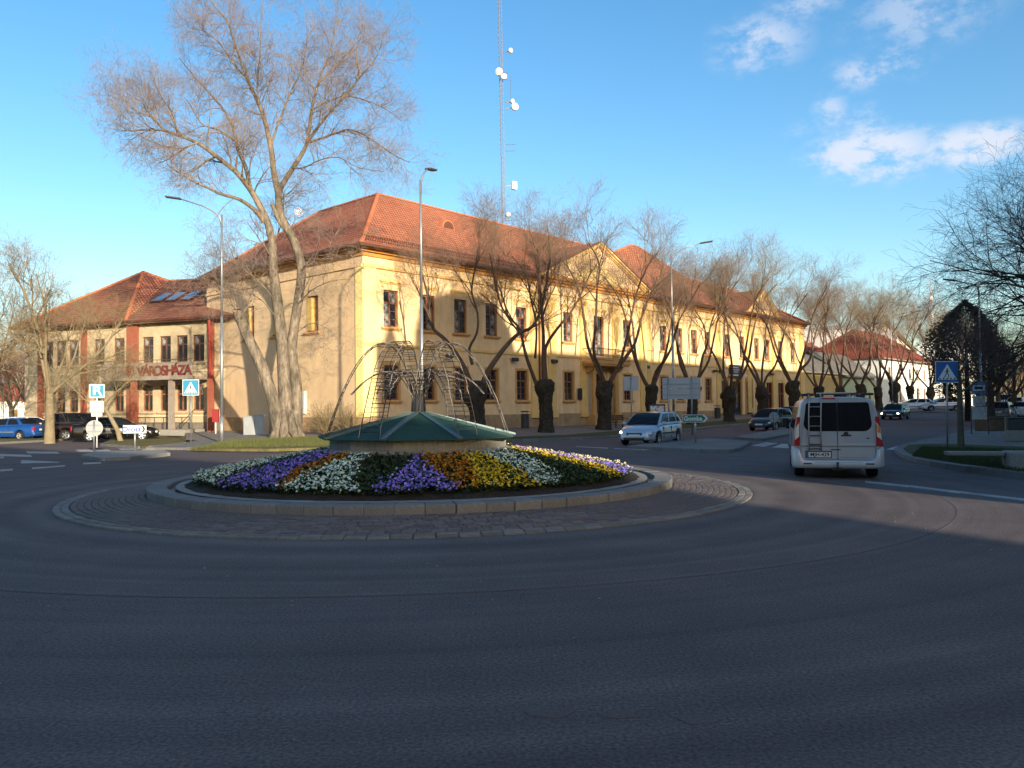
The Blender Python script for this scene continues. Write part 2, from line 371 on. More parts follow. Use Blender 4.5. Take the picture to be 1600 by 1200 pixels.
def wear(m, cx, cy):
    """tyre wear in rings about the roundabout, mottling and fine cracks, mixed into an asphalt material"""
    t = m.node_tree; b = t.nodes['Principled BSDF']; src = b.inputs['Base Color'].links[0].from_socket; L = t.links.new
    N = t.nodes.new; tc_ = N('ShaderNodeTexCoord')
    sb = N('ShaderNodeVectorMath'); sb.operation = 'SUBTRACT'; L(tc_.outputs['Object'], sb.inputs[0]); sb.inputs[1].default_value = (cx, cy, 0)
    ln = N('ShaderNodeVectorMath'); ln.operation = 'LENGTH'; L(sb.outputs[0], ln.inputs[0])
    n1 = N('ShaderNodeTexNoise'); n1.noise_dimensions = '1D'; n1.inputs['Scale'].default_value = 1.9; n1.inputs['Detail'].default_value = 5; L(ln.outputs['Value'], n1.inputs['W'])
    n2 = N('ShaderNodeTexNoise'); n2.inputs['Scale'].default_value = .55; n2.inputs['Detail'].default_value = 7; n2.inputs['Roughness'].default_value = .65; L(tc_.outputs['Object'], n2.inputs['Vector'])
    vo = N('ShaderNodeTexVoronoi'); vo.feature = 'DISTANCE_TO_EDGE'; vo.inputs['Scale'].default_value = .28
    wp = N('ShaderNodeVectorMath'); wp.operation = 'ADD'; n3 = N('ShaderNodeTexNoise'); n3.inputs['Scale'].default_value = 1.3; n3.inputs['Detail'].default_value = 5; L(tc_.outputs['Object'], n3.inputs['Vector'])
    sc3 = N('ShaderNodeVectorMath'); sc3.operation = 'SCALE'; sc3.inputs['Scale'].default_value = 1.6; L(n3.outputs['Color'], sc3.inputs[0]); L(tc_.outputs['Object'], wp.inputs[0]); L(sc3.outputs[0], wp.inputs[1]); L(wp.outputs[0], vo.inputs['Vector'])
    def mr(v, a, b_, c, d):
        r = N('ShaderNodeMapRange'); L(v, r.inputs[0]); r.inputs[1].default_value = a; r.inputs[2].default_value = b_; r.inputs[3].default_value = c; r.inputs[4].default_value = d; return r.outputs[0]
    def mul(a, b_):
        r = N('ShaderNodeMath'); r.operation = 'MULTIPLY'; L(a, r.inputs[0]); L(b_, r.inputs[1]); return r.outputs[0]
    crack = mr(vo.outputs['Distance'], 0, .0035, .72, 1); vis = mr(n2.outputs['Fac'], .5, .62, 1, 0)
    # cracks show only in places
    inv = N('ShaderNodeMath'); inv.operation = 'MAXIMUM'; L(crack, inv.inputs[0]); L(vis, inv.inputs[1])
    f = mul(mul(mr(n1.outputs['Fac'], .3, .7, .84, 1.16), mr(n2.outputs['Fac'], .3, .7, .84, 1.18)), inv.outputs[0])
    cc = N('ShaderNodeCombineColor'); [L(f, cc.inputs[i]) for i in range(3)]
    x = N('ShaderNodeMix'); x.data_type = 'RGBA'; x.blend_type = 'MULTIPLY'; x.inputs['Factor'].default_value = 1; L(src, x.inputs['A']); L(cc.outputs[0], x.inputs['B']); L(x.outputs['Result'], b.inputs['Base Color'])
for m_ in (M_asph, M_asph2): wear(m_, -2.02, 17.65)
# ---------------------------------------------------------------- ground
CX, CY = -8.55, 47.0                       # near corner of the yellow building
UX, UY = 0.6607, 0.7506                    # direction of its street front
RZ = math.atan2(UY, UX)
def loc2w(x, y, z=0): return Vector((CX + x * UX - y * UY, CY + x * UY + y * UX, z))
def S(y): return min(max((y - 60) * .02, 0), 1.0)
def H(x, y):
    dx, dy = x - CX, y - CY
    dR = dx * UY - dy * UX; dL = -(dx * UX + dy * UY)
    d = max(dR, dL)
    return S(y) + .13 + .24 * min(max((7 - d) / 7, 0), 1)

def grid_sheet(name, xs, ys, zf, m, label=None, kind='structure'):
    V = []; F = []
    for y in ys:
        for x in xs: V.append((x, y, zf(x, y)))
    nx = len(xs)
    for j in range(len(ys) - 1):
        for i in range(nx - 1): F.append((j * nx + i, j * nx + i + 1, (j + 1) * nx + i + 1, (j + 1) * nx + i))
    me = bpy.data.meshes.new(name); me.from_pydata(V, [], F); finish_mesh(me, [m], True)
    o = link(name, me); tag(o, kind=kind, label=label); return o
def ring_arc(cx, cy, r0, r1, z0, z1, a0, a1, seg):
    m = MB()
    m.lathe([(r0, z0), (r1, z1)], seg, (cx, cy, 0), None, a0, a1); return m
grid_sheet('terrain', [-4000, -1200, -300, -100, 0, 100, 300, 1200, 4000], [-4000, -1000, -200, -80, 0, 60, 110, 200, 1000, 4000], lambda x, y: S(y) - .06, M_terrain)
grid_sheet('road', list(range(-90, 141, 10)), list(range(-60, 60, 10)) + list(range(60, 112, 5)) + [120, 160, 240, 330], lambda x, y: S(y), M_asph)

IX, IY = -2.02, 17.65                      # centre of the roundabout
# asphalt circulating lane with its joint line
lane = MB(); lane.lathe([(6.9, .004), (10.15, .004), (10.152, -.004)], 160, (IX, IY, 0)); o = lane.build('circulating_lane', M_asph2, fixn=False); tag(o, kind='structure')
o.data.flip_normals() if o.data.polygons[0].normal.z < 0 else None
jm = MB(); jm.lathe([(10.135, -.002), (10.137, .0055), (10.165, .0055), (10.167, -.004)], 200, (IX, IY, 0)); o = jm.build('asphalt_joint', mat('tar_joint', (.085, .070, .070), .8), fixn=False); tag(o, kind='structure')
if o.data.polygons[0].normal.z < 0: o.data.flip_normals()
# streaks of tyre wear are left to the asphalt noise; a few patches and a manhole
def disc(name, x, y, r, z, m, seg=28, label=None, irregular=0, sx=1, sy=1, rnd=0):
    rg = random.Random(rnd); b = MB()
    b.rpoly([(x + sx * r * (1 + irregular * rg.uniform(-1, 1)) * math.cos(2 * PI * i / seg), y + sy * r * (1 + irregular * rg.uniform(-1, 1)) * math.sin(2 * PI * i / seg), z - .006) for i in range(seg)], (0, 0, .006))
    o = b.build(name, m); tag(o, kind='structure', label=label); return o
M_patch = mat('asphalt_repair', (.105, .083, .080), .8, n1=2, col2=(.12, .095, .09), n2=(50, .3))
for i, (px, py, r) in enumerate(((858, 1112, .09), (965, 1116, .07), (1090, 1124, .075))):
    p = G(px, py); disc('asphalt_repair', p.x, p.y, r, .004, M_patch, 18, irregular=.18, sx=1.5, rnd=i)
# apron: setts laid in rings rising gently to the kerb
AP0, AP1 = 5.36, 6.62
apr = empty('roundabout_apron', (IX, IY, 0)); tag(apr, kind='structure')
def apz(r): return .015 + .11 * (6.9 - r) / 1.55
bm_ = MB(); bm_.lathe([(5.2, apz(5.2) - .018), (6.9, apz(6.9) - .018)], 96); o = bm_.build('sett_bed', M_joint, apr, fixn=False)
if o.data.polygons[0].normal.z < 0: o.data.flip_normals()
def sett_mesh(w, d, h, m, name):
    b = MB(); c = .008
    prof = [(-w / 2, -d / 2), (w / 2, -d / 2), (w / 2, d / 2), (-w / 2, d / 2)]
    n = 0
    b.v = [(x, y, -.03) for x, y in prof] + [(x, y, h - c) for x, y in prof] + [(x * (1 - 2 * c / w), y * (1 - 2 * c / d), h) for x, y in prof]
    for k in (0, 4):
        for i in range(4):
            j = (i + 1) % 4; b.f.append((k + i, k + j, k + 4 + j, k + 4 + i)); b.m.append(0)
    b.f.append((8, 9, 10, 11)); b.m.append(0)
    return b.mesh(name, m, fixn=True)
rows = []
r = AP0 + .06; rng_ = random.Random(5)
while r < 6.58:
    rows.append(r); r += .112
cand = []
for ri, r in enumerate(rows):
    n = int(2 * PI * r / .205)
    off = rng_.random()
    for i in range(n):
        a = 2 * PI * (i + off) / n; x = r * math.cos(a); y = r * math.sin(a)
        cand.append(((x + IX) ** 2 + (y + IY) ** 2, a, r, x, y, 0))
for ri, r in enumerate((6.68, 6.81)):      # pale border band of larger stones
    n = int(2 * PI * r / .30)
    for i in range(n):
        a = 2 * PI * (i + .3 * ri) / n; x = r * math.cos(a); y = r * math.sin(a)
        cand.append(((x + IX) ** 2 + (y + IY) ** 2, a, r, x, y, 1))
cand.sort(key=lambda c: c[0])
sm0 = sett_mesh(.195, .102, .004, M_sett, 'sett'); sm1 = sett_mesh(.285, .122, .006, M_settpale, 'border_stone')
cnt = [0, 0]; restV = [[], []]; restF = [[], []]
lv = [np.array([v.co for v in me.vertices]) for me in (sm0, sm1)]; lf = [[tuple(p.vertices) for p in me.polygons] for me in (sm0, sm1)]
for (_, a, r, x, y, k) in cand:
    jit = rng_.uniform(-.004, .004); rz = a + PI / 2 + rng_.uniform(-.02, .02)
    if cnt[k] < 290:
        cnt[k] += 1
        o = link(('sett', 'border_stone')[k], (sm0, sm1)[k], apr, (x, y, apz(r) + jit), (rng_.uniform(-.012, .012), rng_.uniform(-.012, .012), rz))
    else:
        c, s = math.cos(rz), math.sin(rz); b0 = sum(len(q) for q in restV[k])
        v = lv[k]; restV[k].append(np.stack([v[:, 0] * c - v[:, 1] * s + x, v[:, 0] * s + v[:, 1] * c + y, v[:, 2] + apz(r) + jit], 1))
        restF[k] += [tuple(b0 + q for q in f) for f in lf[k]]
for k, nm in ((0, 'far_setts'),):
    me = bpy.data.meshes.new(nm); me.from_pydata(np.concatenate(restV[k]).tolist(), [], restF[k]); finish_mesh(me, [(M_sett, M_settpale)[k]])
    o = link(nm, me, apr); o['kind'] = 'stuff'
# central island: ring of kerb stones, drain groove, paved ring
isl = empty('central_island', (IX, IY, 0)); tag(isl, kind='structure')
N = 72; KR0, KR1 = 4.98, 5.35
kb = MB(); hw = PI / N * .988
outer = [(KR1 * math.cos(a), KR1 * math.sin(a)) for a in np.linspace(-hw, hw, 5)]; inner = [(KR0 * math.cos(a), KR0 * math.sin(a)) for a in np.linspace(hw, -hw, 5)]
kb.rpoly([(x, y, .05) for x, y in outer + inner], (0, 0, .214)); kme = kb.mesh('kerb_stone', M_kerb, bevel=.014)
for i in range(N): link('kerb_stone', kme, isl, (rng_.uniform(-.006, .006), rng_.uniform(-.006, .006), rng_.uniform(-.004, .004)), (0, 0, 2 * PI * i / N))
g = MB(); g.lathe([(4.99, .17), (4.84, .16), (4.84, .25)], 96); g.build('drain_groove', M_dsteel, isl, smooth=False)
g = MB(); g.lathe([(4.84, .10), (4.84, .255), (4.35, .268)], 96); g.build('island_paving', M_conc, isl)
# soil mound
def bedz(r): t = (4.72 - r) / (4.72 - 1.95); return .265 + .485 * min(max(t, 0), 1) ** .92
sg = random.Random(3); V = []; F = []; nr = 16; na = 120
for j in range(nr + 1):
    rr = 4.72 - j / nr * 2.8
    for i in range(na):
        a = 2 * PI * i / na; V.append((rr * math.cos(a), rr * math.sin(a), bedz(rr) + (sg.uniform(-.02, .025) if j else -.02)))
for j in range(nr):
    for i in range(na):
        k = (i + 1) % na; F.append((j * na + i, j * na + k, (j + 1) * na + k, (j + 1) * na + i))
me = bpy.data.meshes.new('soil_mound'); me.from_pydata(V, [], F); finish_mesh(me, [M_soil], True); link('soil_mound', me, isl)

# small chips and grit lying on the asphalt
rgq = random.Random(77); V = []; F = []
for i in range(320):
    x = rgq.uniform(-9, 9); y = rgq.uniform(2.2, 13); s_ = rgq.uniform(.003, .009) * (1.6 if y > 7 else 1); a = rgq.uniform(0, 3); k = len(V)
    V += [(x - s_, y, .007), (x, y - s_ * .8, .007), (x + s_, y + s_ * .2, .007), (x, y + s_ * .9, .007), (x, y, .007 + s_ * .9)]
    F += [(k, k + 1, k + 4), (k + 1, k + 2, k + 4), (k + 2, k + 3, k + 4), (k + 3, k, k + 4)]
o = link('grit', raw_mesh('grit', V, F, 3, [mat('grit_stone', (.24, .22, .20), .9)])); tag(o, 'scattered pale grit on the dark asphalt in the foreground', 'grit', kind='stuff')
# ---------------------------------------------------------------- flower patches
M_leaf = mat('pansy_leaves', (.055, .10, .03), .8, n1=8, col2=(.03, .055, .02), coord='Object')
def petal_mats(nm, c, c2): return [M_leaf, mat(nm + '_petals', c, .8), mat(nm + '_petals_light', c2, .8)]
PM = {'white': petal_mats('white', (.62, .72, .62), (.50, .64, .58)), 'violet': petal_mats('violet', (.22, .17, .62), (.34, .28, .74)),
      'orange': petal_mats('rust', (.36, .12, .008), (.46, .22, .015)), 'yellow': petal_mats('yellow', (.58, .40, .012), (.66, .52, .05)),
      'dark': petal_mats('dark', (.055, .05, .045), (.03, .035, .02)), 'cream': petal_mats('cream', (.80, .66, .38), (.85, .78, .62))}
patches = [  # colour, top phi range, bottom phi range (degrees, 0 = towards the camera road), density, label
 ('violet', 6, 6, -3, 15.5, 'central violet pansy triangle pointing up to the fountain lid'),
 ('dark', -20, 6, -6, -3, 'dark leafy wedge between white pansies and the central violet triangle'),
 ('white', -30, -20, -24, -6, 'white pansy wedge just left of the dark leafy wedge'),
 ('orange', -44, -30, -25, -24, 'rust orange pansy band between violet and white bands on the left'),
 ('violet', -62, -44, -45, -25, 'violet pansy band on the left side of the flower bed'),
 ('dark', -76, -62, -47, -45, 'thin dark leafy strip between far left white and violet pansies'),
 ('white', -110, -76, -110, -47, 'white pansy patch at the far left end of the flower bed'),
 ('orange', 6, 29, 15.5, 18, 'rust orange pansy wedge just right of the central violet triangle'),
 ('yellow', 29, 40, 18, 33, 'yellow pansy wedge to the right of the rust orange wedge'),
 ('white', 40, 64, 33, 38.5, 'white pansy wedge on the right between yellow and dark green'),
 ('dark', 64, 74, 38.5, 57, 'dark green leafy wedge on the right side of the bed'),
 ('yellow', 74, 88, 57, 66, 'narrow yellow pansy band near the right end of the bed'),
 ('violet', 88, 98, 66, 80, 'violet pansy band near the sunlit right end of the bed'),
 ('cream', 98, 126, 80, 116, 'cream and yellow pansies along the sunlit right rim of the bed'),
 ('orange', 126, 170, 116, 170, 'rust orange pansies on the back right of the bed'),
 ('violet', 170, 210, 170, 210, 'violet pansies on the back of the bed behind the fountain'),
 ('yellow', 210, 250, 210, 250, 'yellow pansies on the back left of the bed')]
def flower_mesh(name, colour, t0, t1, b0, b1, dens, rg):
    R0, R1 = 2.05, 4.52
    V = []; F = []; MI = []
    nrad = 40
    span = max(abs(t1 - t0), abs(b1 - b0))
    tot = 0
    for j in range(nrad):
        rr = R0 + (R1 - R0) * (j + .5) / nrad; t = (rr - R0) / (R1 - R0)
        a0 = t0 + (b0 - t0) * t; a1 = t1 + (b1 - t1) * t
        area = math.radians(max(a1 - a0, 0)) * rr * (R1 - R0) / nrad
        q = area * dens; n = int(q) + (1 if rg.random() < q - int(q) else 0)
        for _ in range(n):
            r = rr + rg.uniform(-.04, .04); ph = math.radians(rg.uniform(a0 - .6, a1 + .6))
            x = r * math.sin(ph); y = -r * math.cos(ph); z = bedz(r)
            hgt = rg.uniform(.07, .17)
            # leaves
            for _k in range(4):
                an = rg.uniform(0, 2 * PI); l = rg.uniform(.05, .085); w = .026; zz = z + rg.uniform(.02, hgt - .01); up = rg.uniform(.0, .05)
                cx, sx = math.cos(an), math.sin(an); n0 = len(V)
                V.extend([(x, y, zz), (x + cx * l * .5 - sx * w, y + sx * l * .5 + cx * w, zz + up * .7), (x + cx * l, y + sx * l, zz + up), (x + cx * l * .5 + sx * w, y + sx * l * .5 - cx * w, zz + up * .6)])
                F.append((n0, n0 + 1, n0 + 2, n0 + 3)); MI.append(0)
            if colour == 'dark' and rg.random() < .7: continue
            if rg.random() < .10: continue
            for q in range(2 if rg.random() < .55 else 1):
                s = rg.uniform(.015, .031)
                nx = .5 * math.sin(ph) + rg.uniform(-.6, .6); ny = -.5 * math.cos(ph) + rg.uniform(-.6, .6); nzv = Vector((nx, ny, rg.uniform(.25, 1.1))).normalized()
                a = nzv.orthogonal().normalized(); b = nzv.cross(a); c = Vector((x + rg.uniform(-.04, .04), y + rg.uniform(-.04, .04), z + hgt + rg.uniform(-.02, .02)))
                n0 = len(V); ro = rg.uniform(0, 6)
                V.append(tuple(c - nzv * .006))
                for k in range(8):
                    rad = s * (1.0 if k % 2 == 0 else .68) * rg.uniform(.9, 1.15)
                    V.append(tuple(c + (a * math.cos(ro + k * PI / 4) + b * math.sin(ro + k * PI / 4)) * rad + nzv * rg.uniform(0, .012)))
                mi = 1 if rg.random() < .65 else 2
                for k in range(0, 8, 2):
                    F.append((n0, n0 + 1 + k, n0 + 1 + (k + 1) % 8, n0 + 1 + (k + 2) % 8)); MI.append(mi)
    return raw_mesh(name, V, F, 4, PM[colour], MI)
fg = random.Random(11)
for (c, t0, t1, b0, b1, lab) in patches:
    dens = 340 if t1 < 110 and t0 > -111 else 90
    nm = {'white': 'white_pansies', 'violet': 'violet_pansies', 'orange': 'rust_pansies', 'yellow': 'yellow_pansies', 'dark': 'dark_leafy_plants', 'cream': 'cream_pansies'}[c]
    o = link(nm, flower_mesh(nm, c, t0, t1, b0, b1, dens * (1.25 if c == 'dark' else 1), fg), None, (IX, IY, 0)); tag(o, lab, 'flowers', kind='stuff')

# ---------------------------------------------------------------- fountain under its winter lid
ft = empty('covered_fountain', (IX, IY, 0), math.radians(7), 'round fountain with green winter lid and wire light arches in the flower bed', 'fountain')
M_lid = mat('green_sheet_lid', (.024, .072, .056), .8, n1=1.5, col2=(.020, .058, .046), n2=(8, .08), coord='Object')
M_rib = mat('lid_batten', (.10, .16, .17), .45, .3)
m = MB(); m.lathe([(1.9, .70), (1.9, 1.09)], 12, a0=PI / 12, a1=2 * PI + PI / 12); m.lathe([(1.84, 1.09), (1.84, .70)], 12, a0=PI / 12, a1=2 * PI + PI / 12); m.build('basin_wall', M_concrough, ft)
m = MB(); m.lathe([(1.93, .78), (2.02, .80), (2.02, .86), (1.9, .90)], 24); m.build('basin_rim', M_conc, ft)
NL = 9; LR = 2.16
for i in range(NL):
    a0 = 2 * PI * i / NL + math.radians(-69); a1 = 2 * PI * (i + 1) / NL + math.radians(-69)
    p = MB(); e0 = Vector((LR * math.cos(a0), LR * math.sin(a0), 1.10)); e1 = Vector((LR * math.cos(a1), LR * math.sin(a1), 1.10))
    ap0 = Vector((.13 * math.cos(a0), .13 * math.sin(a0), 1.60)); ap1 = Vector((.13 * math.cos(a1), .13 * math.sin(a1), 1.60))
    m0 = e0.lerp(ap0, .5) + Vector((0, 0, .004)); m1 = e1.lerp(ap1, .5) + Vector((0, 0, .004))
    p.rpoly([e0, e1, m1, m0], (0, 0, .018)); p.rpoly([m0 + Vector((0, 0, .006)), m1 + Vector((0, 0, .006)), ap1 + Vector((0, 0, .006)), ap0 + Vector((0, 0, .006))], (0, 0, .018))
    pn = p.build('lid_panel', M_lid, ft)
    r_ = MB(); d = (ap0 - e0); L_ = d.length; mt = Matrix.Translation(e0 + Vector((0, 0, .03))) @ d.to_track_quat('X', 'Z').to_matrix().to_4x4()
    r_.box(-.02, L_, -.055, .055, -.012, .018, mt); r_.box(0, L_, -.06, -.045, .018, .03, mt); r_.box(0, L_, .045, .06, .018, .03, mt)
    r_.build('lid_batten', M_rib, ft)
m = MB(); m.lathe([(.24, 1.55), (.19, 1.62), (.15, 1.66), (.13, 2.0), (.07, 2.05), (.0, 2.05)], 14)
for i in range(12): m.tube([(.15 * math.cos(i * .52), .15 * math.sin(i * .52), 1.6), (.13 * math.cos(i * .52 + .3), .13 * math.sin(i * .52 + .3), 1.95), (.17 * math.cos(i * .52 + .3), .17 * math.sin(i * .52 + .3), 2.25)], .016, 5)
m.build('nozzle', mat('nozzle_black', (.02, .02, .022), .6), ft, smooth=True)
M_wire = mat('dark_wire', (.035, .026, .022), .6, .2)
M_cable = mat('light_cable', (.30, .28, .26), .5)
def ladder(name, pts, w, parent, step=.09, rg=random.Random(2)):
    """two bent rails joined by rungs, with a string of small lamps wound round"""
    P = [Vector(p) for p in pts]; b = MB()
    side = Vector((0, 1, 0))
    rails = []
    for s in (-1, 1):
        q = [p + side * (w * s / 2 * (0.55 + .45 * min(1, i / len(P) * 1.6))) for i, p in enumerate(P)]; rails.append(q)
        b.tube(q, .0095, 5)
    acc_ = 0
    for i in range(len(P) - 1):
        seg = (P[i + 1] - P[i]).length; n = max(1, int(seg / step))
        for k in range(n):
            t = k / n; a = rails[0][i].lerp(rails[0][i + 1], t); c = rails[1][i].lerp(rails[1][i + 1], t)
            j = Vector((0, 0, rg.uniform(-.012, .012)))
            b.tube([a, c + j], .0055, 4, cap=False)
            if rg.random() < .5:
                mid = a.lerp(c, .5); mid2 = rails[0][i].lerp(rails[0][i + 1], min(1, t + 1 / n)).lerp(rails[1][i].lerp(rails[1][i + 1], min(1, t + 1 / n)), .5)
                b.tube([mid, mid2], .006, 4, cap=False)
    o = b.build(name, M_wire, parent)
    c2 = MB()
    for s in range(2):
        q = []
        for i, p in enumerate(P):
            q.append(rails[s][i] + Vector((rg.uniform(-.012, .012), rg.uniform(-.02, .02), rg.uniform(-.01, .015))))
        c2.tube(q, .0055, 4)
    for i in range(0, len(P) - 1):
        if rg.random() < .4: c2.tube([rails[0][i], rails[1][i + 1]], .003, 4, cap=False)
    c2.build('light_string', M_cable, o)
    return o
def arch_pts(r0, z0, rp, zp, r1, z1, n=26):
    out = []
    for i in range(n + 1):
        t = i / n
        if t < .42:
            u = t / .42; r = r0 + (rp - r0) * (u ** 1.15); z = z0 + (zp - z0) * math.sin(u * PI / 2) ** .95
        else:
            u = (t - .42) / .58; r = rp + (r1 - rp) * u ** .82; z = zp - (zp - z1) * u ** 1.6
        out.append((r, 0, z))
    return out
for i in range(6):
    a = math.radians(60 * i)
    for nm, ar, w in (('tall_arch', arch_pts(.08, 2.0, .72, 3.12, 1.93, 1.16), .44), ('low_arch', arch_pts(.09, 1.85, .62, 2.52, 1.42, 2.02, 20), .30)):
        ladder(nm, ar, w, ft, step=.075 if nm == 'tall_arch' else .17, rg=random.Random(i * 7 + len(nm))).rotation_euler = (0, 0, a)

# ---------------------------------------------------------------- kerbs, verges, islands
def resample(pts, step):
    P = [Vector(p) for p in pts]; out = [P[0].copy()]; need = step
    for i in range(len(P) - 1):
        a, b = P[i], P[i + 1]; L = (b - a).length; pos = 0
        while L - pos >= need:
            pos += need; out.append(a.lerp(b, pos / L)); need = step
        need -= (L - pos)
    if (out[-1] - P[-1]).length > step * .3: out.append(P[-1].copy())
    return out
def kerb_line(name, pts, step=1.0, w=.15, h=.14, m=M_kerb, zf=lambda x, y: S(y)):
    pts = [Vector((p[0], p[1], 0)) for p in pts]; q = resample(pts, step)
    par = empty(name, (q[0].x, q[0].y, zf(q[0].x, q[0].y))); tag(par, kind='structure'); base = par.location.copy()
    cache = {}
    for a, b in zip(q[:-1], q[1:]):
        L = (b - a).length; key = round(L, 1)
        if key not in cache:
            bb = MB(); bb.box(0.006, L - .006, -w / 2, w / 2, -.05, h); cache[key] = bb.mesh('kerb_stone', m, bevel=.012)
        link('kerb_stone', cache[key], par, (a.x - base.x, a.y - base.y, zf(a.x, a.y) - base.z), (0, 0, math.atan2(b.y - a.y, b.x - a.x)))
    return par
def ribbon(name, A, B, zf, m, n=6, kind='structure', step=2.0, **kw):
    A = [Vector((p[0], p[1], 0)) for p in A]; B = [Vector((p[0], p[1], 0)) for p in B]
    V = []; F = []
    rows = []
    for i in range(len(A) - 1):
        k = max(1, int((A[i + 1] - A[i]).length / step))
        for q in range(k): rows.append((A[i].lerp(A[i + 1], q / k), B[i].lerp(B[i + 1], q / k)))
    rows.append((A[-1], B[-1]))
    for a, b in rows:
        for j in range(n + 1):
            p = a.lerp(b, j / n); V.append((p.x, p.y, zf(p.x, p.y)))
    for i in range(len(rows) - 1):
        for j in range(n):
            k = i * (n + 1) + j; F.append((k, k + 1, k + n + 2, k + n + 1))
    me = bpy.data.meshes.new(name); me.from_pydata(V, [], F)
    if me.polygons[0].normal.z < 0: me.flip_normals()
    bm = bmesh.new(); bm.from_mesh(me); ed = [e for e in bm.edges if e.is_boundary]
    ret = bmesh.ops.extrude_edge_only(bm, edges=ed)
    for v in ret['geom']:
        if isinstance(v, bmesh.types.BMVert): v.co.z -= .12
    bm.to_mesh(me); bm.free()
    finish_mesh(me, [m], False); o = link(name, me); tag(o, kind=kind); return o
kp = [G(px, py) for px, py in ((292, 703.5), (340, 704), (420, 704.5), (500, 702.5), (600, 699), (700, 695), (800, 691), (880, 688), (960, 684.5), (1040, 676.5))]
kp += [loc2w(u, -7.6) for u in (28, 36, 50, 70, 100, 140, 200)]
kerb_line('kerb', kp[:-3])
bk = [loc2w(.0, 21), loc2w(-.0, 17), loc2w(0, 12), loc2w(0, 6), loc2w(0, 0), loc2w(3, 0), loc2w(8, 0), loc2w(13, 0), loc2w(18, 0), loc2w(23, 0)] + [loc2w(u, 0) for u in (28, 36, 50, 70, 100, 140, 200)]
ribbon('pavement', kp, bk, lambda x, y: H(x, y) - .005, M_pave, 8)
Hg = lambda x, y: H(x, y) + .02
# grass on the corner and along the kerb
ribbon('grass_corner', [G(px, py, .13) for px, py in ((296, 700.5), (340, 701.5), (420, 702), (500, 700), (600, 696.5), (700, 692.5), (800, 688.5))],
       [G(px, py, .25) for px, py in ((318, 694), (350, 690), (400, 685.5), (470, 683), (560, 684), (700, 684), (800, 683))], Hg, M_grass)
def kpo(i, d):
    a = kp[max(i - 1, 0)]; b = kp[min(i + 1, len(kp) - 1)]; t = (b - a).normalized(); return kp[i] + Vector((-t.y, t.x, 0)) * d
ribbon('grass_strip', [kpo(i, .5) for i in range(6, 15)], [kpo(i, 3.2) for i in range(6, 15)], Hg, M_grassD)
# left side grass and parking edge
Hl = lambda x, y: .12
def polysheet(name, pix, z, m, kerb=None, zk=0.0, kh=.12):
    pts = [G(px, py, 0) for px, py in pix]
    b = MB(); b.rpoly([(p.x, p.y, z - .12) for p in pts], (0, 0, .12)); o = b.build(name, m)
    tag(o, kind='structure')
    if kerb: kerb_line(kerb, pts + [pts[0]], h=kh)
    return o
polysheet('grass_strip', [(-120, 700), (0, 694), (96, 689), (100, 683), (0, 684), (-120, 687)], .125, M_grass, 'kerb')
polysheet('grass_strip', [(160, 697), (222, 701.5), (262, 698), (318, 690.5), (285, 684), (232, 683), (180, 688)], .125, M_grass, 'kerb')
b = MB(); pts = [G(px, py, 0) for px, py in ((225, 702.5), (292, 704), (345, 690), (345, 682), (240, 679), (318, 690.5))]
ribbon('footpath', [G(px, py, 0) for px, py in ((228, 702.8), (275, 696.5), (322, 690), (300, 683.5), (240, 680))], [G(px, py, 0) for px, py in ((290, 703.4), (318, 696), (345, 689), (350, 683), (345, 679))], lambda x, y: .11, M_pave, 4)
# splitter islands
polysheet('splitter_island', [(128, 716), (150, 709.5), (255, 707.5), (266, 712.5), (200, 719), (160, 721)], .125, M_conc, 'kerb')
polysheet('splitter_island', [(982, 701), (1100, 707), (1146, 707), (1172, 693.5), (1105, 688.5), (1040, 693)], .125, M_pave, 'kerb')
polysheet('splitter_island', [(1150, 686), (1190, 689), (1236, 680), (1300, 668), (1280, 666), (1200, 676)], .125, M_pave, 'kerb')
# right-hand corner
rc = [G(px, py) for px, py in ((1900, 800), (1760, 772), (1600, 747), (1500, 735), (1440, 725), (1412, 716), (1400, 707), (1412, 700), (1450, 690), (1530, 672), (1600, 655), (1680, 645))]
kerb_line('kerb', rc)
rb = [G(2300, 775), G(2200, 760), G(2100, 735), G(2050, 725), G(2000, 715), G(1950, 706), G(1900, 700), G(1900, 695), G(1900, 688), G(1850, 676), G(1850, 664), G(1850, 652)]
ribbon('pavement', rc, rb, lambda x, y: S(y) + .128, M_pave, 6)
gr = [G(px, py) for px, py in ((1600, 744), (1500, 732), (1446, 723), (1420, 714), (1412, 707))]
gb = [G(px, py) for px, py in ((1640, 706), (1560, 703), (1500, 700), (1450, 699), (1420, 701))]
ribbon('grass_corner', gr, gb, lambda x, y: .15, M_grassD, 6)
# grass blades on the near right corner and big-tree corner
def blades(name, quadpix, n, m, hh, zf, seed, lab):
    rg = random.Random(seed); V = []; F = []
    A, B_, C_, D_ = [G(px, py, .13) for px, py in quadpix]
    for i in range(n):
        u, v = rg.random(), rg.random(); p = A.lerp(B_, u).lerp(D_.lerp(C_, u), v); z = zf(p.x, p.y)
        h = hh * rg.uniform(.4, 1.3); a = rg.uniform(0, 2 * PI); w = .006; dx, dy = math.cos(a), math.sin(a); l = rg.uniform(-.5, .5) * h
        k = len(V); V += [(p.x - dx * w, p.y - dy * w, z), (p.x + dx * w, p.y + dy * w, z), (p.x - dy * l, p.y + dx * l, z + h)]; F.append((k, k + 1, k + 2))
    o = link(name, raw_mesh(name, V, F, 3, [m])); tag(o, lab, 'grass', kind='stuff')
M_blade = mat('grass_blades', (.10, .11, .035), .9); M_bladeD = mat('grass_blades_dark', (.05, .066, .024), .9)  # the darker blades carry the corner's shade in their colour
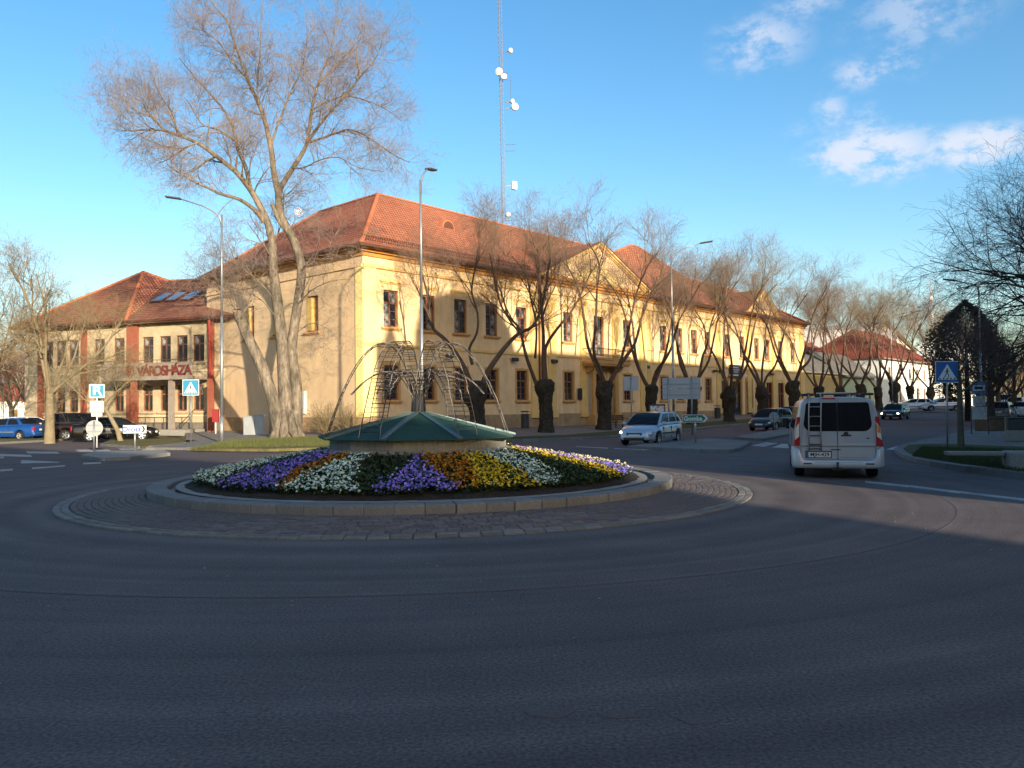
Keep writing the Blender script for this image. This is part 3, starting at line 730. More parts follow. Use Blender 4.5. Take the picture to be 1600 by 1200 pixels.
blades('grass', [(1425, 714), (1600, 740), (1600, 704), (1440, 700)], 16000, M_bladeD, .09, lambda x, y: .15, 1, 'short dark grass on the right corner under the crossing sign')
blades('grass', [(300, 702), (600, 696), (560, 686), (360, 688)], 16000, M_blade, .11, lambda x, y: H(x, y) + .02, 2, 'sunlit grass around the big multi-stemmed tree')
# road markings
def marking(pix, z=.012, name='road_marking'):
    pts = [G(px, py) for px, py in pix]
    b = MB(); b.rpoly([(p.x, p.y, S(p.y) + z - .014) for p in pts], (0, 0, .010)); o = b.build(name, M_white)
    tag(o, kind='structure')
for q in ([(185, 701), (238, 701), (246, 703), (190, 703.2)], [(118, 702.8), (168, 702.8), (176, 705), (122, 705.4)], [(40, 705.5), (88, 706), (94, 709), (44, 708.4)], [(0, 709.5), (48, 711), (50, 714), (0, 712.6)],
          [(33, 719), (92, 722.2), (92, 723), (33, 724)], [(50, 731), (102, 727), (102, 728.6), (50, 733)], [(0, 734), (20, 733), (20, 735), (0, 736.4)], [(130, 723.4), (158, 722.4), (158, 724.2), (130, 725.6)], [(-60, 717), (6, 713.6), (6, 716), (-60, 719)],
          [(1173, 696.5), (1196, 691.5), (1216, 692.5), (1194, 698)], [(1206, 699.5), (1222, 693.5), (1244, 694.5), (1232, 700.5)], [(1384, 702.5), (1400, 697.5), (1420, 698), (1404, 703.4)],
          [(960, 700.4), (1000, 702.2), (1000, 703), (960, 701.2)], [(1000, 702.6), (1048, 700.6), (1052, 701.4), (1004, 703.6)], [(900, 697.6), (950, 700), (950, 700.9), (900, 698.3)],
          [(1080, 688.2), (1110, 684.8), (1113, 685.4), (1084, 688.9)]):
    marking(q)
# long edge line at the right
el = [(1352, 752), (1420, 758.5), (1500, 768), (1600, 779.5), (1700, 793)]
for a, b_ in zip(el[:-1], el[1:]):
    marking([(a[0], a[1]), (b_[0], b_[1]), (b_[0], b_[1] + 3.4), (a[0], a[1] + 2.6)])
# ---------------------------------------------------------------- town hall
TH = empty('town_hall', (CX, CY, 0), RZ, 'long yellow two-storey building with red tiled hipped roof on the corner', 'building')
LEN, DEP, SID = 64.7, 13.0, 17.8
ZE = 11.25
def wall_holes(b, O, U, N, L, z0, z1, holes, depth=.24, reveal=None):
    """wall in plane O + U*s, outward normal N, with rectangular openings (s0,s1,za,zb) and reveals"""
    xs = sorted({0, L, *[h[0] for h in holes], *[h[1] for h in holes]}); zs = sorted({z0, z1, *[h[2] for h in holes], *[h[3] for h in holes]})
    O = Vector(O); U = Vector(U); N = Vector(N)
    P = lambda s, z, d=0: O + U * s + Vector((0, 0, z)) - N * d
    for i in range(len(xs) - 1):
        for j in range(len(zs) - 1):
            cx, cz = (xs[i] + xs[i + 1]) / 2, (zs[j] + zs[j + 1]) / 2
            if any(h[0] < cx < h[1] and h[2] < cz < h[3] for h in holes): continue
            b.quad(P(xs[i], zs[j]), P(xs[i + 1], zs[j]), P(xs[i + 1], zs[j + 1]), P(xs[i], zs[j + 1]))
    mi = b.mi
    if reveal is not None: b.mi = reveal
    for (a, c, za, zb) in [h[:4] for h in holes]:
        b.quad(P(a, za), P(a, zb), P(a, zb, depth), P(a, za, depth)); b.quad(P(c, za), P(c, za, depth), P(c, zb, depth), P(c, zb))
        b.quad(P(a, zb), P(c, zb), P(c, zb, depth), P(a, zb, depth)); b.quad(P(a, za), P(a, za, depth), P(c, za, depth), P(c, za))
    b.mi = mi
# window prototypes are modelled in a frame: x along wall, z up from the opening's bottom, -y outwards; y=0 is the wall face
def window_meshes(key, w, h, fm, gm, lintel=None, sillm=None, trans=.66, dep=.16, bars=2, surround=None):
    f = MB(); t = .095
    f.box(0, t, dep - .03, dep + .05, 0, h); f.box(w - t, w, dep - .03, dep + .05, 0, h); f.box(t, w - t, dep - .03, dep + .05, 0, t); f.box(t, w - t, dep - .03, dep + .05, h - t, h)
    f.box(w / 2 - .045, w / 2 + .045, dep - .035, dep + .05, t, h - t)
    if trans: f.box(t, w - t, dep - .04, dep + .05, h * trans - .05, h * trans + .05)
    if bars:
        for q in (.22, .44):
            f.box(t, w - t, dep - .012, dep + .04, h * q - .015, h * q + .015)
    fm_ = f.mesh('window_frame', fm)
    panes = []
    for (a, c) in ((t, w / 2 - .045), (w / 2 + .045, w - t)):
        for (za, zb) in ((t, h * trans - .05), (h * trans + .05, h - t)) if trans else ((t, h - t),):
            p = MB(); p.box(a, c, dep + .012, dep + .02, za, zb); panes.append(p)
    pm = [p.mesh('pane', gm[i % len(gm)]) for i, p in enumerate(panes)]
    parts = []
    if sillm:
        s = MB(); s.box(-.22, w + .22, -.16, -.002, -.13, -.03); s.box(-.16, w + .16, -.09, -.002, -.20, -.13); parts.append(('sill', s.mesh('sill', sillm)))
    if surround:
        s = MB(); q = .15
        s.box(-q, 0, -.035, -.002, -.028, h + q); s.box(w, w + q, -.035, -.002, -.028, h + q); s.box(0, w, -.035, -.002, h, h + q)
        s.box(w * .5 - .1, w * .5 + .1, -.055, -.036, h + .0, h + q + .05)
        parts.append(('surround', s.mesh('surround', surround)))
    if lintel:
        s = MB(); s.box(-.3, w + .3, -.14, -.002, h + .45, h + .55); s.box(-.22, w + .22, -.08, -.002, h + .37, h + .45); s.box(-.14, .02, -.05, -.002, h + .16, h + .37); s.box(w - .02, w + .14, -.05, -.002, h + .16, h + .37); parts.append(('lintel', s.mesh('lintel', lintel)))
    return fm_, pm, parts
def put_window(parent, ms, loc, rz=0.0, name='window'):
    fm_, pm, parts = ms
    w = link(name, fm_, parent, loc, (0, 0, rz))
    for p in pm: link('pane', p, w)
    for nm, p in parts: link(nm, p, w)
    return w
GL = [M_curtain, M_glass, M_curtain, M_glass]
WU = [window_meshes('u%d' % k, 1.12, 2.2, M_brownf, g, M_trimY, M_ochre, surround=None) for k, g in enumerate(([M_curtain, M_glass, M_glass, M_curtain], [M_glass, M_glass, M_curtain, M_glass], [M_glass] * 4))]
WG = window_meshes('g', 1.12, 2.08, M_brownf, [M_glass], None, M_ochre, surround=M_ochre)
U_up = [2.1, 5.1, 7.95, 10.9, 14.0, 18.8, 26.7, 30.4, 33.1, 35.9, 38.6, 41.2, 45.3, 48.5, 51.9, 54.5, 57.9, 61.3]
U_lo = [2.1, 5.1, 7.95, 10.9, 14.0, 18.8, 26.7, 30.4, 33.1, 35.9, 38.6, 41.2]
shops = [(43.8, 45.2), (45.9, 48.1), (49.2, 50.6), (51.6, 53.0), (54.0, 55.6), (57.0, 58.6), (60.4, 62.4)]
ZW, ZG = 6.6, 2.25
holes = [(u - .56, u + .56, ZW, ZW + 2.2) for u in U_up] + [(u - .56, u + .56, ZG, ZG + 2.08) for u in U_lo]
holes += [(22.75 - .65, 22.75 + .65, 5.75, 8.8)] + [(a, c, .75, 4.2) for a, c in shops]
# front wall (split at the projecting centre bay)
b = MB()
wall_holes(b, (0, 0, 0), (1, 0, 0), (0, -1, 0), 16.0, 0, ZE, [h for h in holes if h[1] < 16], reveal=1)
h2 = [(h[0] - 29.7, h[1] - 29.7, h[2], h[3]) for h in holes if h[0] > 29.7]
wall_holes(b, (29.7, 0, 0), (1, 0, 0), (0, -1, 0), LEN - 29.7, 0, ZE, h2, reveal=1)
h3 = [(h[0] - 16, h[1] - 16, h[2], h[3]) for h in holes if 16 < h[0] < 29.7] + [(22.75 - 1.05 - 16, 22.75 + 1.05 - 16, .3, 4.6)]
PR = .45
wall_holes(b, (16, -PR, 0), (1, 0, 0), (0, -1, 0), 13.7, 0, ZE, h3, reveal=1)
b.quad((16, 0, 0), (16, -PR, 0), (16, -PR, ZE), (16, 0, ZE)); b.quad((29.7, -PR, 0), (29.7, 0, 0), (29.7, 0, ZE), (29.7, -PR, ZE))
b.quad((LEN, 0, 0), (LEN, DEP, 0), (LEN, DEP, ZE), (LEN, 0, ZE)); b.quad((DEP, DEP, 0), (LEN, DEP, 0), (LEN, DEP, ZE), (DEP, DEP, ZE))
b.quad((DEP, DEP, 0), (DEP, SID, 0), (DEP, SID, ZE), (DEP, DEP, ZE)); b.quad((0, SID, 0), (DEP, SID, 0), (DEP, SID, ZE), (0, SID, ZE))
b.build('street_wall', [M_wallY, M_ochre], TH, fixn=False)
S_win = [4.9, 8.7, 12.1]
b = MB(); wall_holes(b, (0, 0, 0), (0, 1, 0), (-1, 0, 0), SID, 0, ZE, [(s - .6, s + .6, ZW - .05, ZW + 2.15) for s in S_win], reveal=1, depth=.3)
b.build('side_wall', [M_wallL, M_ochre], TH, fixn=False)
for i, u in enumerate(U_up):
    y = -PR if 16 < u < 29.7 else 0
    put_window(TH, WU[(i * 7 + i // 2) % 3], (u - .56, y, ZW))
for u in U_lo:
    put_window(TH, WG, (u - .56, -PR if 16 < u < 29.7 else 0, ZG))
WS = window_meshes('s', 1.2, 2.2, M_brownf, [M_glass], None, M_ochre, dep=.22)
for s in S_win: put_window(TH, WS, (0, s + .6, ZW - .05), -PI / 2)
# bright ochre shutter leaf in the side windows
for s in (4.9, 8.7, 12.1):
    b = MB(); b.box(-.03, .22, s + .05, s + .56, ZW + .02, ZW + 2.05); b.build('shutter', mat('shutter_yellow', (.58, .38, .12), .7), TH)
# plinth, string course, cornices, pilasters
def band(name, z0, z1, out, m, x0=0, x1=LEN, y=0.0, side=False, extra=0):
    b = MB(); b.box(x0 - (out if side else 0), x1, y - out, y - .002, z0, z1)
    if side: b.box(-out, -.002, y - .002, SID, z0, z1)
    return b.build(name, m, TH)
for (x0, x1, y) in ((0, 16, 0), (16, 29.7, -PR), (29.7, 43.4, 0)):
    if x0 == 16:
        band('plinth', -.2, 1.28, .09, M_plinth, x0 - .09, 21.1, y); band('plinth', -.2, 1.28, .09, M_plinth, 24.4, x1 + .09, y)
    else: band('plinth', -.2, 1.28, .09, M_plinth, x0, x1 - (.1 if x0 == 0 else 0), y, side=(x0 == 0))
    band('string_course', 5.42, 5.60, .10, M_trimY, x0, x1, y); band('frieze_moulding', 9.98, 10.14, .12, M_trimY, x0, x1, y)
    if x0 == 0: pass
band('string_course', 5.42, 5.60, .10, M_trimY, 43.4, LEN, 0); band('frieze_moulding', 9.98, 10.14, .12, M_trimY, 43.4, LEN, 0)
b = MB(); b.box(-.10, -.002, 0, SID, 9.98, 10.14); b.build('frieze_moulding', M_wallL, TH)
def pilaster(u, w=.75, y=0.0, z1=9.98):
    b = MB(); o = .13
    b.box(u - w / 2, u + w / 2, y - o, y - .002, 1.5, z1 - .45); b.box(u - w / 2 - .08, u + w / 2 + .08, y - o - .07, y - .002, z1 - .45, z1 - .3); b.box(u - w / 2 - .03, u + w / 2 + .03, y - o - .03, y - .002, z1 - .3, z1 - .08)
    b.box(u - w / 2 - .1, u + w / 2 + .1, y - o - .09, y - .002, 1.0, 1.5); b.build('pilaster', M_trimY, TH)
b = MB(); b.box(-.06, .95, -.06, -.002, 1.28, 9.98); b.box(-.06, -.002, -.002, .6, 1.28, 9.98); b.build('corner_quoin', mat('pale_quoin', (.92, .74, .30), .85), TH)
for u in (15.4,): pilaster(u, .9)
for u in (16.8, 20.6, 24.9, 28.9): pilaster(u, .8, -PR)
for u in (30.5, 43.2, 49.9, 56.0, 63.6): pilaster(u, .8)
# cornice under the eaves (stepped) and gutter
def cornice(x0, x1, y, side=False):
    b = MB(); st = ((10.62, 10.85, .10), (10.85, 11.02, .28), (11.02, 11.20, .46))
    for z0, z1, o in st:
        b.box(x0 - (o if side else 0), x1, y - o, y - .002, z0, z1)
        if side: b.box(-o, -.002, y - .002, SID, z0, z1)
    b.build('cornice', mat('ochre_cornice', (.55, .26, .055), .8, n1=1.2, col2=(.46, .21, .05)), TH)
cornice(0, 15.5, 0, True); cornice(16 - .1, 29.7 + .1, -PR); cornice(30.2, LEN + .3, 0)
# portal and balcony
M_door = mat('brown_door', (.10, .05, .03), .6)
b = MB()
arch = [(22.75 + 1.02 * math.cos(a), 3.35 + 1.02 * math.sin(a)) for a in np.linspace(0, PI, 13)]
b.poly([(21.7, -PR - .03, .3)] + [(21.7, -PR - .03, 4.6)] + [(21.73, -PR - .03, 3.35)] + []) if False else None
# spandrel above the arched door
pts = [(x, z) for x, z in arch]
for i in range(len(pts) - 1):
    (x0, z0), (x1, z1) = pts[i], pts[i + 1]
    b.quad((x0, -PR + .03, z0), (x1, -PR + .03, z1), (x1, -PR + .03, 4.62), (x0, -PR + .03, 4.62))
b.build('door_arch', M_trimY, TH)
b = MB(); b.box(21.72, 22.74, -PR + .20, -PR + .26, .3, 3.3); b.box(22.76, 23.78, -PR + .20, -PR + .26, .3, 3.3); b.box(21.7, 23.8, -PR + .19, -PR + .27, 3.3, 3.42)
for x in (21.86, 22.9):
    for z in (.6, 1.5, 2.4): b.box(x, x + .74, -PR + .17, -PR + .2, z, z + .7)
dd = b.build('door', M_door, TH)
b = MB(); b.box(21.72, 23.78, -PR + .24, -PR + .25, 3.42, 4.55); b.build('fanlight', M_glass, TH)
for u in (21.25, 24.25):
    b = MB(); b.lathe([(.26, 1.1), (.26, 1.2), (.2, 1.25), (.17, 4.5), (.24, 4.6), (.26, 4.7)], 14, (u, -PR - .55, 0), cap=True); b.box(u - .32, u + .32, -PR - .86, -PR - .05, .2, 1.1); b.box(u - .3, u + .3, -PR - .85, -PR - .05, 4.7, 5.0)
    b.build('portal_column', M_ochre, TH, smooth=False)
b = MB(); b.box(20.3, 25.2, -PR - 1.35, -PR - .0, 5.0, 5.22); b.box(20.4, 25.1, -PR - 1.25, -PR - .0, 4.86, 5.0)
for u in (20.9, 24.6): b.prism([(-PR, 4.2), (-PR, 4.86), (-PR - .95, 4.86), (-PR - .8, 4.6), (-PR - .2, 4.3)], u - .14, u + .14)
bal = b.build('balcony', M_ochre, TH)
b = MB(); y = -PR - 1.28
b.box(20.36, 25.14, y - .02, y + .02, 6.12, 6.18); b.box(20.36, 20.40, y, -PR, 6.12, 6.18); b.box(25.1, 25.14, y, -PR, 6.12, 6.18)
x = 20.38
while x < 25.15:
    b.box(x - .011, x + .011, y - .011, y + .011, 5.22, 6.12); x += .13
    b.lathe([(.0, 5.5), (.035, 5.6), (.0, 5.7)], 6, (x, y - .01, 0))
b.build('balcony_railing', M_dsteel, bal)
put_window(TH, window_meshes('b', 1.3, 3.05, M_brownf, [M_curtain, M_glass], M_trimY, None), (22.1, -PR, 5.75), name='balcony_door')
# steps
b = MB(); b.box(21.4, 24.1, -PR - 1.1, -PR - .0, 0, .30); b.box(21.2, 24.3, -PR - 1.5, -PR - 1.102, 0, .15 + .02); b.build('door_step', M_conc, TH)
b = MB(); b.box(19.75, 20.25, -PR - .17, -PR - .13, 2.3, 3.15); b.build('plaque', mat('dark_plaque', (.03, .025, .025), .3), TH)
# shop fronts
M_shop = mat('shop_red_frame', (.20, .035, .025), .5)
posters = [mat('poster_a', (.55, .5, .5), .6, n1=3, col2=(.08, .12, .3), f0=.45, f1=.55), mat('poster_b', (.10, .05, .05), .5, n1=2, col2=(.6, .6, .6), f0=.5, f1=.56)]
for i, (a, c) in enumerate(shops):
    b = MB(); t = .09
    b.box(a, a + t, .08, .2, .75, 4.2); b.box(c - t, c, .08, .2, .75, 4.2); b.box(a + t, c - t, .08, .2, 4.11, 4.2); b.box(a + t, c - t, .08, .2, .75, .95); b.box(a + t, c - t, .09, .19, 2.95, 3.07)
    if c - a > 1.5: b.box((a + c) / 2 - .05, (a + c) / 2 + .05, .085, .195, .95, 4.11)
    f = b.build('shop_window', M_shop if i != 1 else M_dsteel, TH)
    g = MB(); g.box(a + t, c - t, .16, .17, .95, 2.95); g.build('pane', M_glass, f); g = MB(); g.box(a + t, c - t, .16, .17, 3.07, 4.11); g.build('pane', mat('dark_red_pane', (.05, .012, .012), .25), f)
    if i in (1, 2, 3): g = MB(); g.box(a + .3, a + .3 + .75, .14, .15, 1.2 + .2 * i, 2.3 + .1 * i); g.build('poster', posters[i % 2], f)
    b = MB(); b.box(a - .22, a - .002, -.07, -.002, .75, 4.35); b.box(c + .002, c + .22, -.07, -.002, .75, 4.35); b.box(a - .22, c + .22, -.07, -.002, 4.352, 4.55); b.build('shop_surround', M_ochre if i < 3 else M_trimY, TH)
# wall lamps (dark boxes on brackets)
for u in (6.7, 13.0, 29.2 - 12.4, 30.0, 42.2, 43.3, 55.0):
    y = -PR if 16 < u < 29.7 else 0
    b = MB(); b.box(u - .25, u + .25, y - .42, y - .12, 4.95, 5.2); b.box(u - .05, u + .05, y - .12, y - .002, 5.0, 5.1); b.build('wall_lamp', M_dsteel, TH, bevel=.03)
# shop sign hanging over the shops
ss = empty('shop_sign', loc2w(46.4, -.14, 4.75), RZ, 'dark rectangular shop sign fixed to the yellow wall above the shop entrance', 'sign')
b = MB(); b.box(-1.05, 1.15, -.16, 0, .1, 1.05); b.build('sign_board', mat('shop_sign_dark', (.03, .022, .05), .4), ss, bevel=.02)
b = MB(); b.box(-1.3, 1.9, -.5, 0.0, -.08, .06); b.build('sign_canopy', M_swhite, ss)
for z, a, c in ((.78, -.55, .6), (.55, -.7, .8), (.34, -.4, .5)):
    b = MB(); b.box(a, c, -.168, -.161, z - .05, z + .05); b.build('sign_stripe', mat('sign_pale', (.45, .45, .55), .5), ss)

# roof ---------------------------------------------------------------
OV = .75; ZR = 16.6
def eave(x, y): return Vector((x, y, 11.12))
A1 = Vector((6.5, 6.5, ZR)); 
rp = [A1, Vector((35.2, 6.5, 16.5)), Vector((38.2, 6.5, 17.6)), Vector((39.4, 6.5, 17.6)), Vector((48.8, 6.4, 15.5)), Vector((59.4, 6.2, 15.3))]
ex = [-OV, 34.6, 38.0, 39.8, 50.0, LEN + OV]
def roof_part(polys, name='roof_slope', m=M_roof):
    b = MB()
    for p in polys: b.poly(p)
    o = b.build(name, m, TH, fixn=False)
    for p in o.data.polygons: pass
    bm = bmesh.new(); bm.from_mesh(o.data)
    for f in bm.faces:
        f.normal_update()
        if f.normal.z < 0: f.normal_flip()
    bm.to_mesh(o.data); bm.free()
    return o
for i in range(5):
    e0, e1 = eave(ex[i], -OV), eave(ex[i + 1], -OV)
    # small flare at the eaves: the lowest metre is flatter
    f0 = e0.lerp(rp[i], .16) - Vector((0, 0, .16)); f1 = e1.lerp(rp[i + 1], .16) - Vector((0, 0, .16))
    roof_part([(e0, e1, f1), (e0, f1, f0), (f0, f1, rp[i + 1]), (f0, rp[i + 1], rp[i])])
E2 = eave(LEN + OV, -OV); E3 = eave(LEN + OV, DEP + OV)
roof_part([(E2, E3, rp[-1])])
bks = [eave(DEP, DEP + OV)] + [eave(x, DEP + OV) for x in (35, 38, 40, 50)] + [E3]
for i in range(5): roof_part([(bks[i], bks[i + 1], rp[i + 1]), (bks[i], rp[i + 1], rp[i])])
A2 = Vector((6.5, 13.2, ZR - .1)); E6 = eave(-OV, SID + OV); E5 = eave(DEP + OV, SID + OV); E1 = eave(-OV, -OV); E4 = eave(DEP, DEP + OV)
f1_, f2_ = E1.lerp(A1, .16) - Vector((0, 0, .16)), E6.lerp(A2, .16) - Vector((0, 0, .16))
roof_part([(E1, f1_, f2_, E6), (f1_, A1, A2, f2_)]); roof_part([(E6, E5, A2)]); roof_part([(E5, E4, A1, A2)])
# soffit and gutters
b = MB(); b.box(-OV, LEN + OV, -OV, 0, 11.06, 11.10); b.box(-OV, 0, 0, SID + OV, 11.06, 11.10); b.build('soffit', M_gutter, TH)
b = MB(); b.box(-OV - .12, 15.6, -OV - .12, -OV, 11.04, 11.17); b.box(30.1, LEN + OV + .1, -OV - .12, -OV, 11.04, 11.17); b.box(-OV - .12, -OV, -OV, SID + OV, 11.04, 11.17); b.build('gutter', M_gutter, TH)
# ridge and hip tiles, one by one
def ridge_run(a, c, par=TH, zoff=-.05):
    a = Vector(a); c = Vector(c); d = c - a; L = d.length; n = int(L / .42); q = d.to_track_quat('X', 'Z').to_euler()
    for i in range(n):
        link('ridge_tile', RT, par, a + d * (i / n) + Vector((0, 0, zoff)), (q[0], q[1], q[2]))
rt = MB(); rt.lathe([(.13, 0), (.15, .46)], 6, a0=0, a1=PI, M=Matrix.Rotation(PI / 2, 4, 'Y') @ Matrix.Rotation(PI / 2, 4, 'Z')); RT = rt.mesh('ridge_tile', M_ridge, fixn=False)
ridge_run(A1, rp[1]); ridge_run(f1_, A1); ridge_run(E1, f1_); ridge_run(A1, A2); ridge_run(A2, f2_); ridge_run(rp[2], rp[3])
ridge_run(rp[1], rp[2]); ridge_run(rp[3], rp[4]); ridge_run(rp[4], rp[5]); ridge_run(E2, rp[5])
# snow-guard hooks row along the eaves reads as a line of small bumps
b = MB(); rr_ = random.Random(4)
for i in range(90):
    x = .2 + i * .17
    for k in (0, 1):
        xx = x + k * .08; yy = -.1 + k * .45; t = (yy + OV) / (6.5 + OV); z = 11.12 + t * (ZR - 11.12) - .1
        b.box(xx - .03, xx + .03, yy - .03, yy + .03, z, z + .12)
b.build('snow_guard', M_gutter, TH)['kind'] = 'stuff'
# eyebrow roof vents
for (x, t) in ((10.6, .62), (25.0, .55), (17.6, .38)):
    yy = -OV + t * (6.5 + OV); z = 11.12 + t * (ZR - 11.12) - .12
    b = MB(); b.lathe([(0, .0), (.62, .0)], 12, (0, 0, 0), Matrix.Translation((x, yy, z + .04)) @ Matrix.Rotation(PI / 2, 4, 'X'), 0, PI)
    m_ = Matrix.Translation((x, yy, z)) @ Matrix.Rotation(-PI / 2, 4, 'X')
    b.lathe([(.66, -.04), (.66, 1.1)], 12, (0, 0, 0), Matrix.Translation((x, yy, z)) @ Matrix.Rotation(-PI / 2, 4, 'X'), PI, 2 * PI)
    v = b.build('roof_vent', M_ridge, TH)
    b = MB(); b.lathe([(0, .0), (.5, .0)], 10, (0, 0, 0), Matrix.Translation((x, yy - .02, z + .04)) @ Matrix.Rotation(PI / 2, 4, 'X'), 0, PI); b.build('vent_grille', M_gutter, v)
# chimneys
for (x, y, h) in ((54.5, 9.6, 16.2),):
    b = MB(); b.box(x - .45, x + .45, y - .45, y + .45, 13.5, h); b.box(x - .55, x + .55, y - .55, y + .55, h, h + .16); b.build('chimney', M_ridge, TH)
# pediments (front gables) with their own cross roofs
def pediment(x0, x1, y, z0, zp, yb, wm=M_wallY):
    xm = (x0 + x1) / 2
    b = MB(); b.rpoly([(x0 + .2, y, z0), (x1 - .2, y, z0), (xm, y, zp - .1)], (0, .3, 0)); b.build('pediment', wm, TH)
    b = MB(); t = .3; dz = (zp - z0) / (xm - x0)
    for s in (-1, 1):
        xe = x0 if s < 0 else x1; xo = xe + s * .55; zo = z0 - .55 * dz * .0
        for (oy, th, off) in ((.38, .16, 0), (.24, .14, -.16), (.12, .10, -.28)):
            b.rpoly([(xo, y - oy, z0 + off + .12), (xm, y - oy, zp + .12 + off + .12), (xm, y - oy, zp + .12 + off - th + .12), (xo, y - oy, z0 + off - th + .12)], (0, oy - .003, 0))
    b.build('raking_cornice', M_trimY, TH)
    b = MB(); b.box(x0 - .45, x1 + .45, y - .36, y - .002, z0 - .16, z0 - .02); b.box(x0 - .45, x1 + .45, y - .45, y - .05, z0 - .018, z0 + .06); b.build('pediment_base', mat('ochre_cornice', (0, 0, 0)), TH)
    e = .42
    roof_part([((x0 - .65, y - e, z0 + .18), (xm, y - e, zp + .28), (xm, yb, zp + .28), (x0 - .65, .5, z0 + .18))]); roof_part([((x1 + .65, y - e, z0 + .18), (xm, y - e, zp + .28), (xm, yb, zp + .28), (x1 + .65, .5, z0 + .18))])
pediment(16.0, 29.7, -PR, 11.22, 14.35, 4.6)
pediment(49.4, 56.4, -.2, 11.3, 13.7, 3.4)
# pediment decoration: low panel mouldings
b = MB(); b.rpoly([(19.2, -PR - .05, 11.45), (26.5, -PR - .05, 11.45), (22.85, -PR - .05, 13.15)], (0, .045, 0)); b.build('pediment_panel', mat('pale_yellow', (.88, .66, .26), .9), TH)
# downpipes
for (x, y, m_) in ((15.72, -.12, M_gutter), (29.98, -.12, M_gutter)):
    b = MB(); b.tube([(x, y - .6, 11.05), (x, y - .1, 10.5), (x, y - .1, .4)], .06, 8); b.build('downpipe', m_, TH)

# lattice mast with dishes behind the ridge -------------------------------
mp_ = D(791, 640, 74); MX, MY = mp_.x, mp_.y
mast = empty('radio_mast', (MX, MY, 0), .3, 'tall thin lattice radio mast with white dish antennas rising behind the roof ridge', 'mast')
M_mast = mat('mast_steel', (.20, .19, .19), .5, .5)
b = MB(); R_ = .18; top = 43.0; lean = -.0085
leg = [[Vector((R_ * math.cos(a) + (z - 10) * lean, R_ * math.sin(a), z)) for z in (0, top)] for a in (0, 2.09, 4.19)]
for l_ in leg: b.tube(l_, .024, 5)
b.build('mast_leg', M_mast, mast)
b = MB(); z = 9.0; i = 0
while z < top - .5:
    for q in range(3):
        f = lambda k, zz: leg[k][0].lerp(leg[k][1], zz / top)
        b.tube([f(q, z), f((q + 1) % 3, z + .45)], .010, 4, cap=False)
    z += .45; i += 1
b.build('lattice_bracing', M_mast, mast)['kind'] = 'stuff'
def dish(px, py, r, side, yaw=0, box=False):
    p = D(px, py, 74); d = Vector((p.x - MX, 0, p.z)); d.rotate(Euler((0, 0, -.3)))
    c = MB()
    if box: c.box(-r * .7, r * .7, -.15, .15, -r, r)
    else: c.lathe([(.0, .0), (r * .6, .05), (r, .16), (r * 1.0, .34), (r * .9, .36), (0, .40)], 18, M=Matrix.Rotation(PI / 2, 4, 'X'))
    o = c.build('antenna_panel' if box else 'dish', mat('dish_white', (.75, .75, .75), .5), mast, smooth=not box, loc=(d.x, -.25, d.z), rot=(0, 0, yaw))
    c = MB(); c.tube([(0, .0, 0), (-side * (abs(px - 791) / 1280 * 74), .25, -.1)], .035, 6); c.build('antenna_bracket', M_mast, o)
dish(780, 116, .36, -1, -.9); dish(787, 123, .26, -1, -.4); dish(803, 168, .34, 1, .1); dish(794, 81, .22, 1, .6); dish(803, 290, .36, 1, .3, True); dish(798, 160, .2, 1, .3); dish(792, 337, .22, 1)
b = MB()
for py in (158, 224, 234):
    p = D(800, py, 74); b.tube([((p.x - MX) * .2, 0, p.z - .1), ((p.x - MX) * 1.5, 0, p.z)], .02, 4)
p = D(804, 158, 74); p2 = D(804, 118, 74); b.tube([(.7, 0, p.z), (.75, 0, p2.z)], .018, 4)
b.build('rod_antenna', M_mast, mast)

# ---------------------------------------------------------------- left annex (older office wing)
AN = Vector((-20.9, 57.4, 0)); adir = Vector((-16.1, 5.5, 0)).normalized(); arz = math.atan2(-adir.y, -adir.x)   # local x runs to the right
AL = 17.6
o0 = AN + adir * AL
LW = empty('office_wing', (o0.x, o0.y, 0), arz, 'beige two-storey wing with red pilasters and VÁROSHÁZA balcony on the left', 'building')
M_beige = mat('beige_render', (.50, .40, .26), .92, n1=.6, col2=(.42, .335, .22), n2=(2, .1), bump=.2, bscale=20)
M_roofwing = mat('weathered_roof_tiles', (.31, .125, .075), .9, n1=.4, col2=(.23, .095, .06), n2=(2.5, .2), bump=.5, bscale=9, brick=(.24, .34, .04, (.4, .38, .38), .12))
M_beigeD = mat('balcony_concrete', (.30, .255, .215), .9, n1=1.5, col2=(.24, .20, .17), n2=(4, .1), bump=.2, bscale=20)
AZ = 8.35; ZO = .1
# px -> local x on the wing's wall
def ax(px, off=0.0):
    d = raydir(px, 560); n = Vector((-adir.y, adir.x, 0)); n = n if n.y > 0 else -n; t = (AN - n * off).dot(n) / Vector((d.x, d.y, 0)).dot(n)
    return (Vector((d.x * t, d.y * t, 0)) - o0).dot(-adir)
WX = [ax(p) for p in (75, 95, 115, 155, 186, 231, 258, 284, 310)]
up = [(x - .5, x + .5, 5.25, 7.15) for x in WX]; lo = [(x - .45, x + .45, 1.75, 3.6) for i, x in enumerate(WX)]
b = MB(); wall_holes(b, (0, 0, 0), (1, 0, 0), (0, -1, 0), AL + 3, 0, AZ, up + lo, depth=.18)
b.quad((0, 0, 0), (0, 12, 0), (0, 12, AZ), (0, 0, AZ)); b.quad((AL + 3, 0, 0), (AL + 3, 12, 0), (AL + 3, 12, AZ), (AL + 3, 0, AZ)); b.quad((0, 12, 0), (AL + 3, 12, 0), (AL + 3, 12, AZ), (0, 12, AZ))
b.build('wing_wall', M_beige, LW, fixn=False)
M_brframe = mat('dull_brown_frame', (.13, .06, .04), .6)
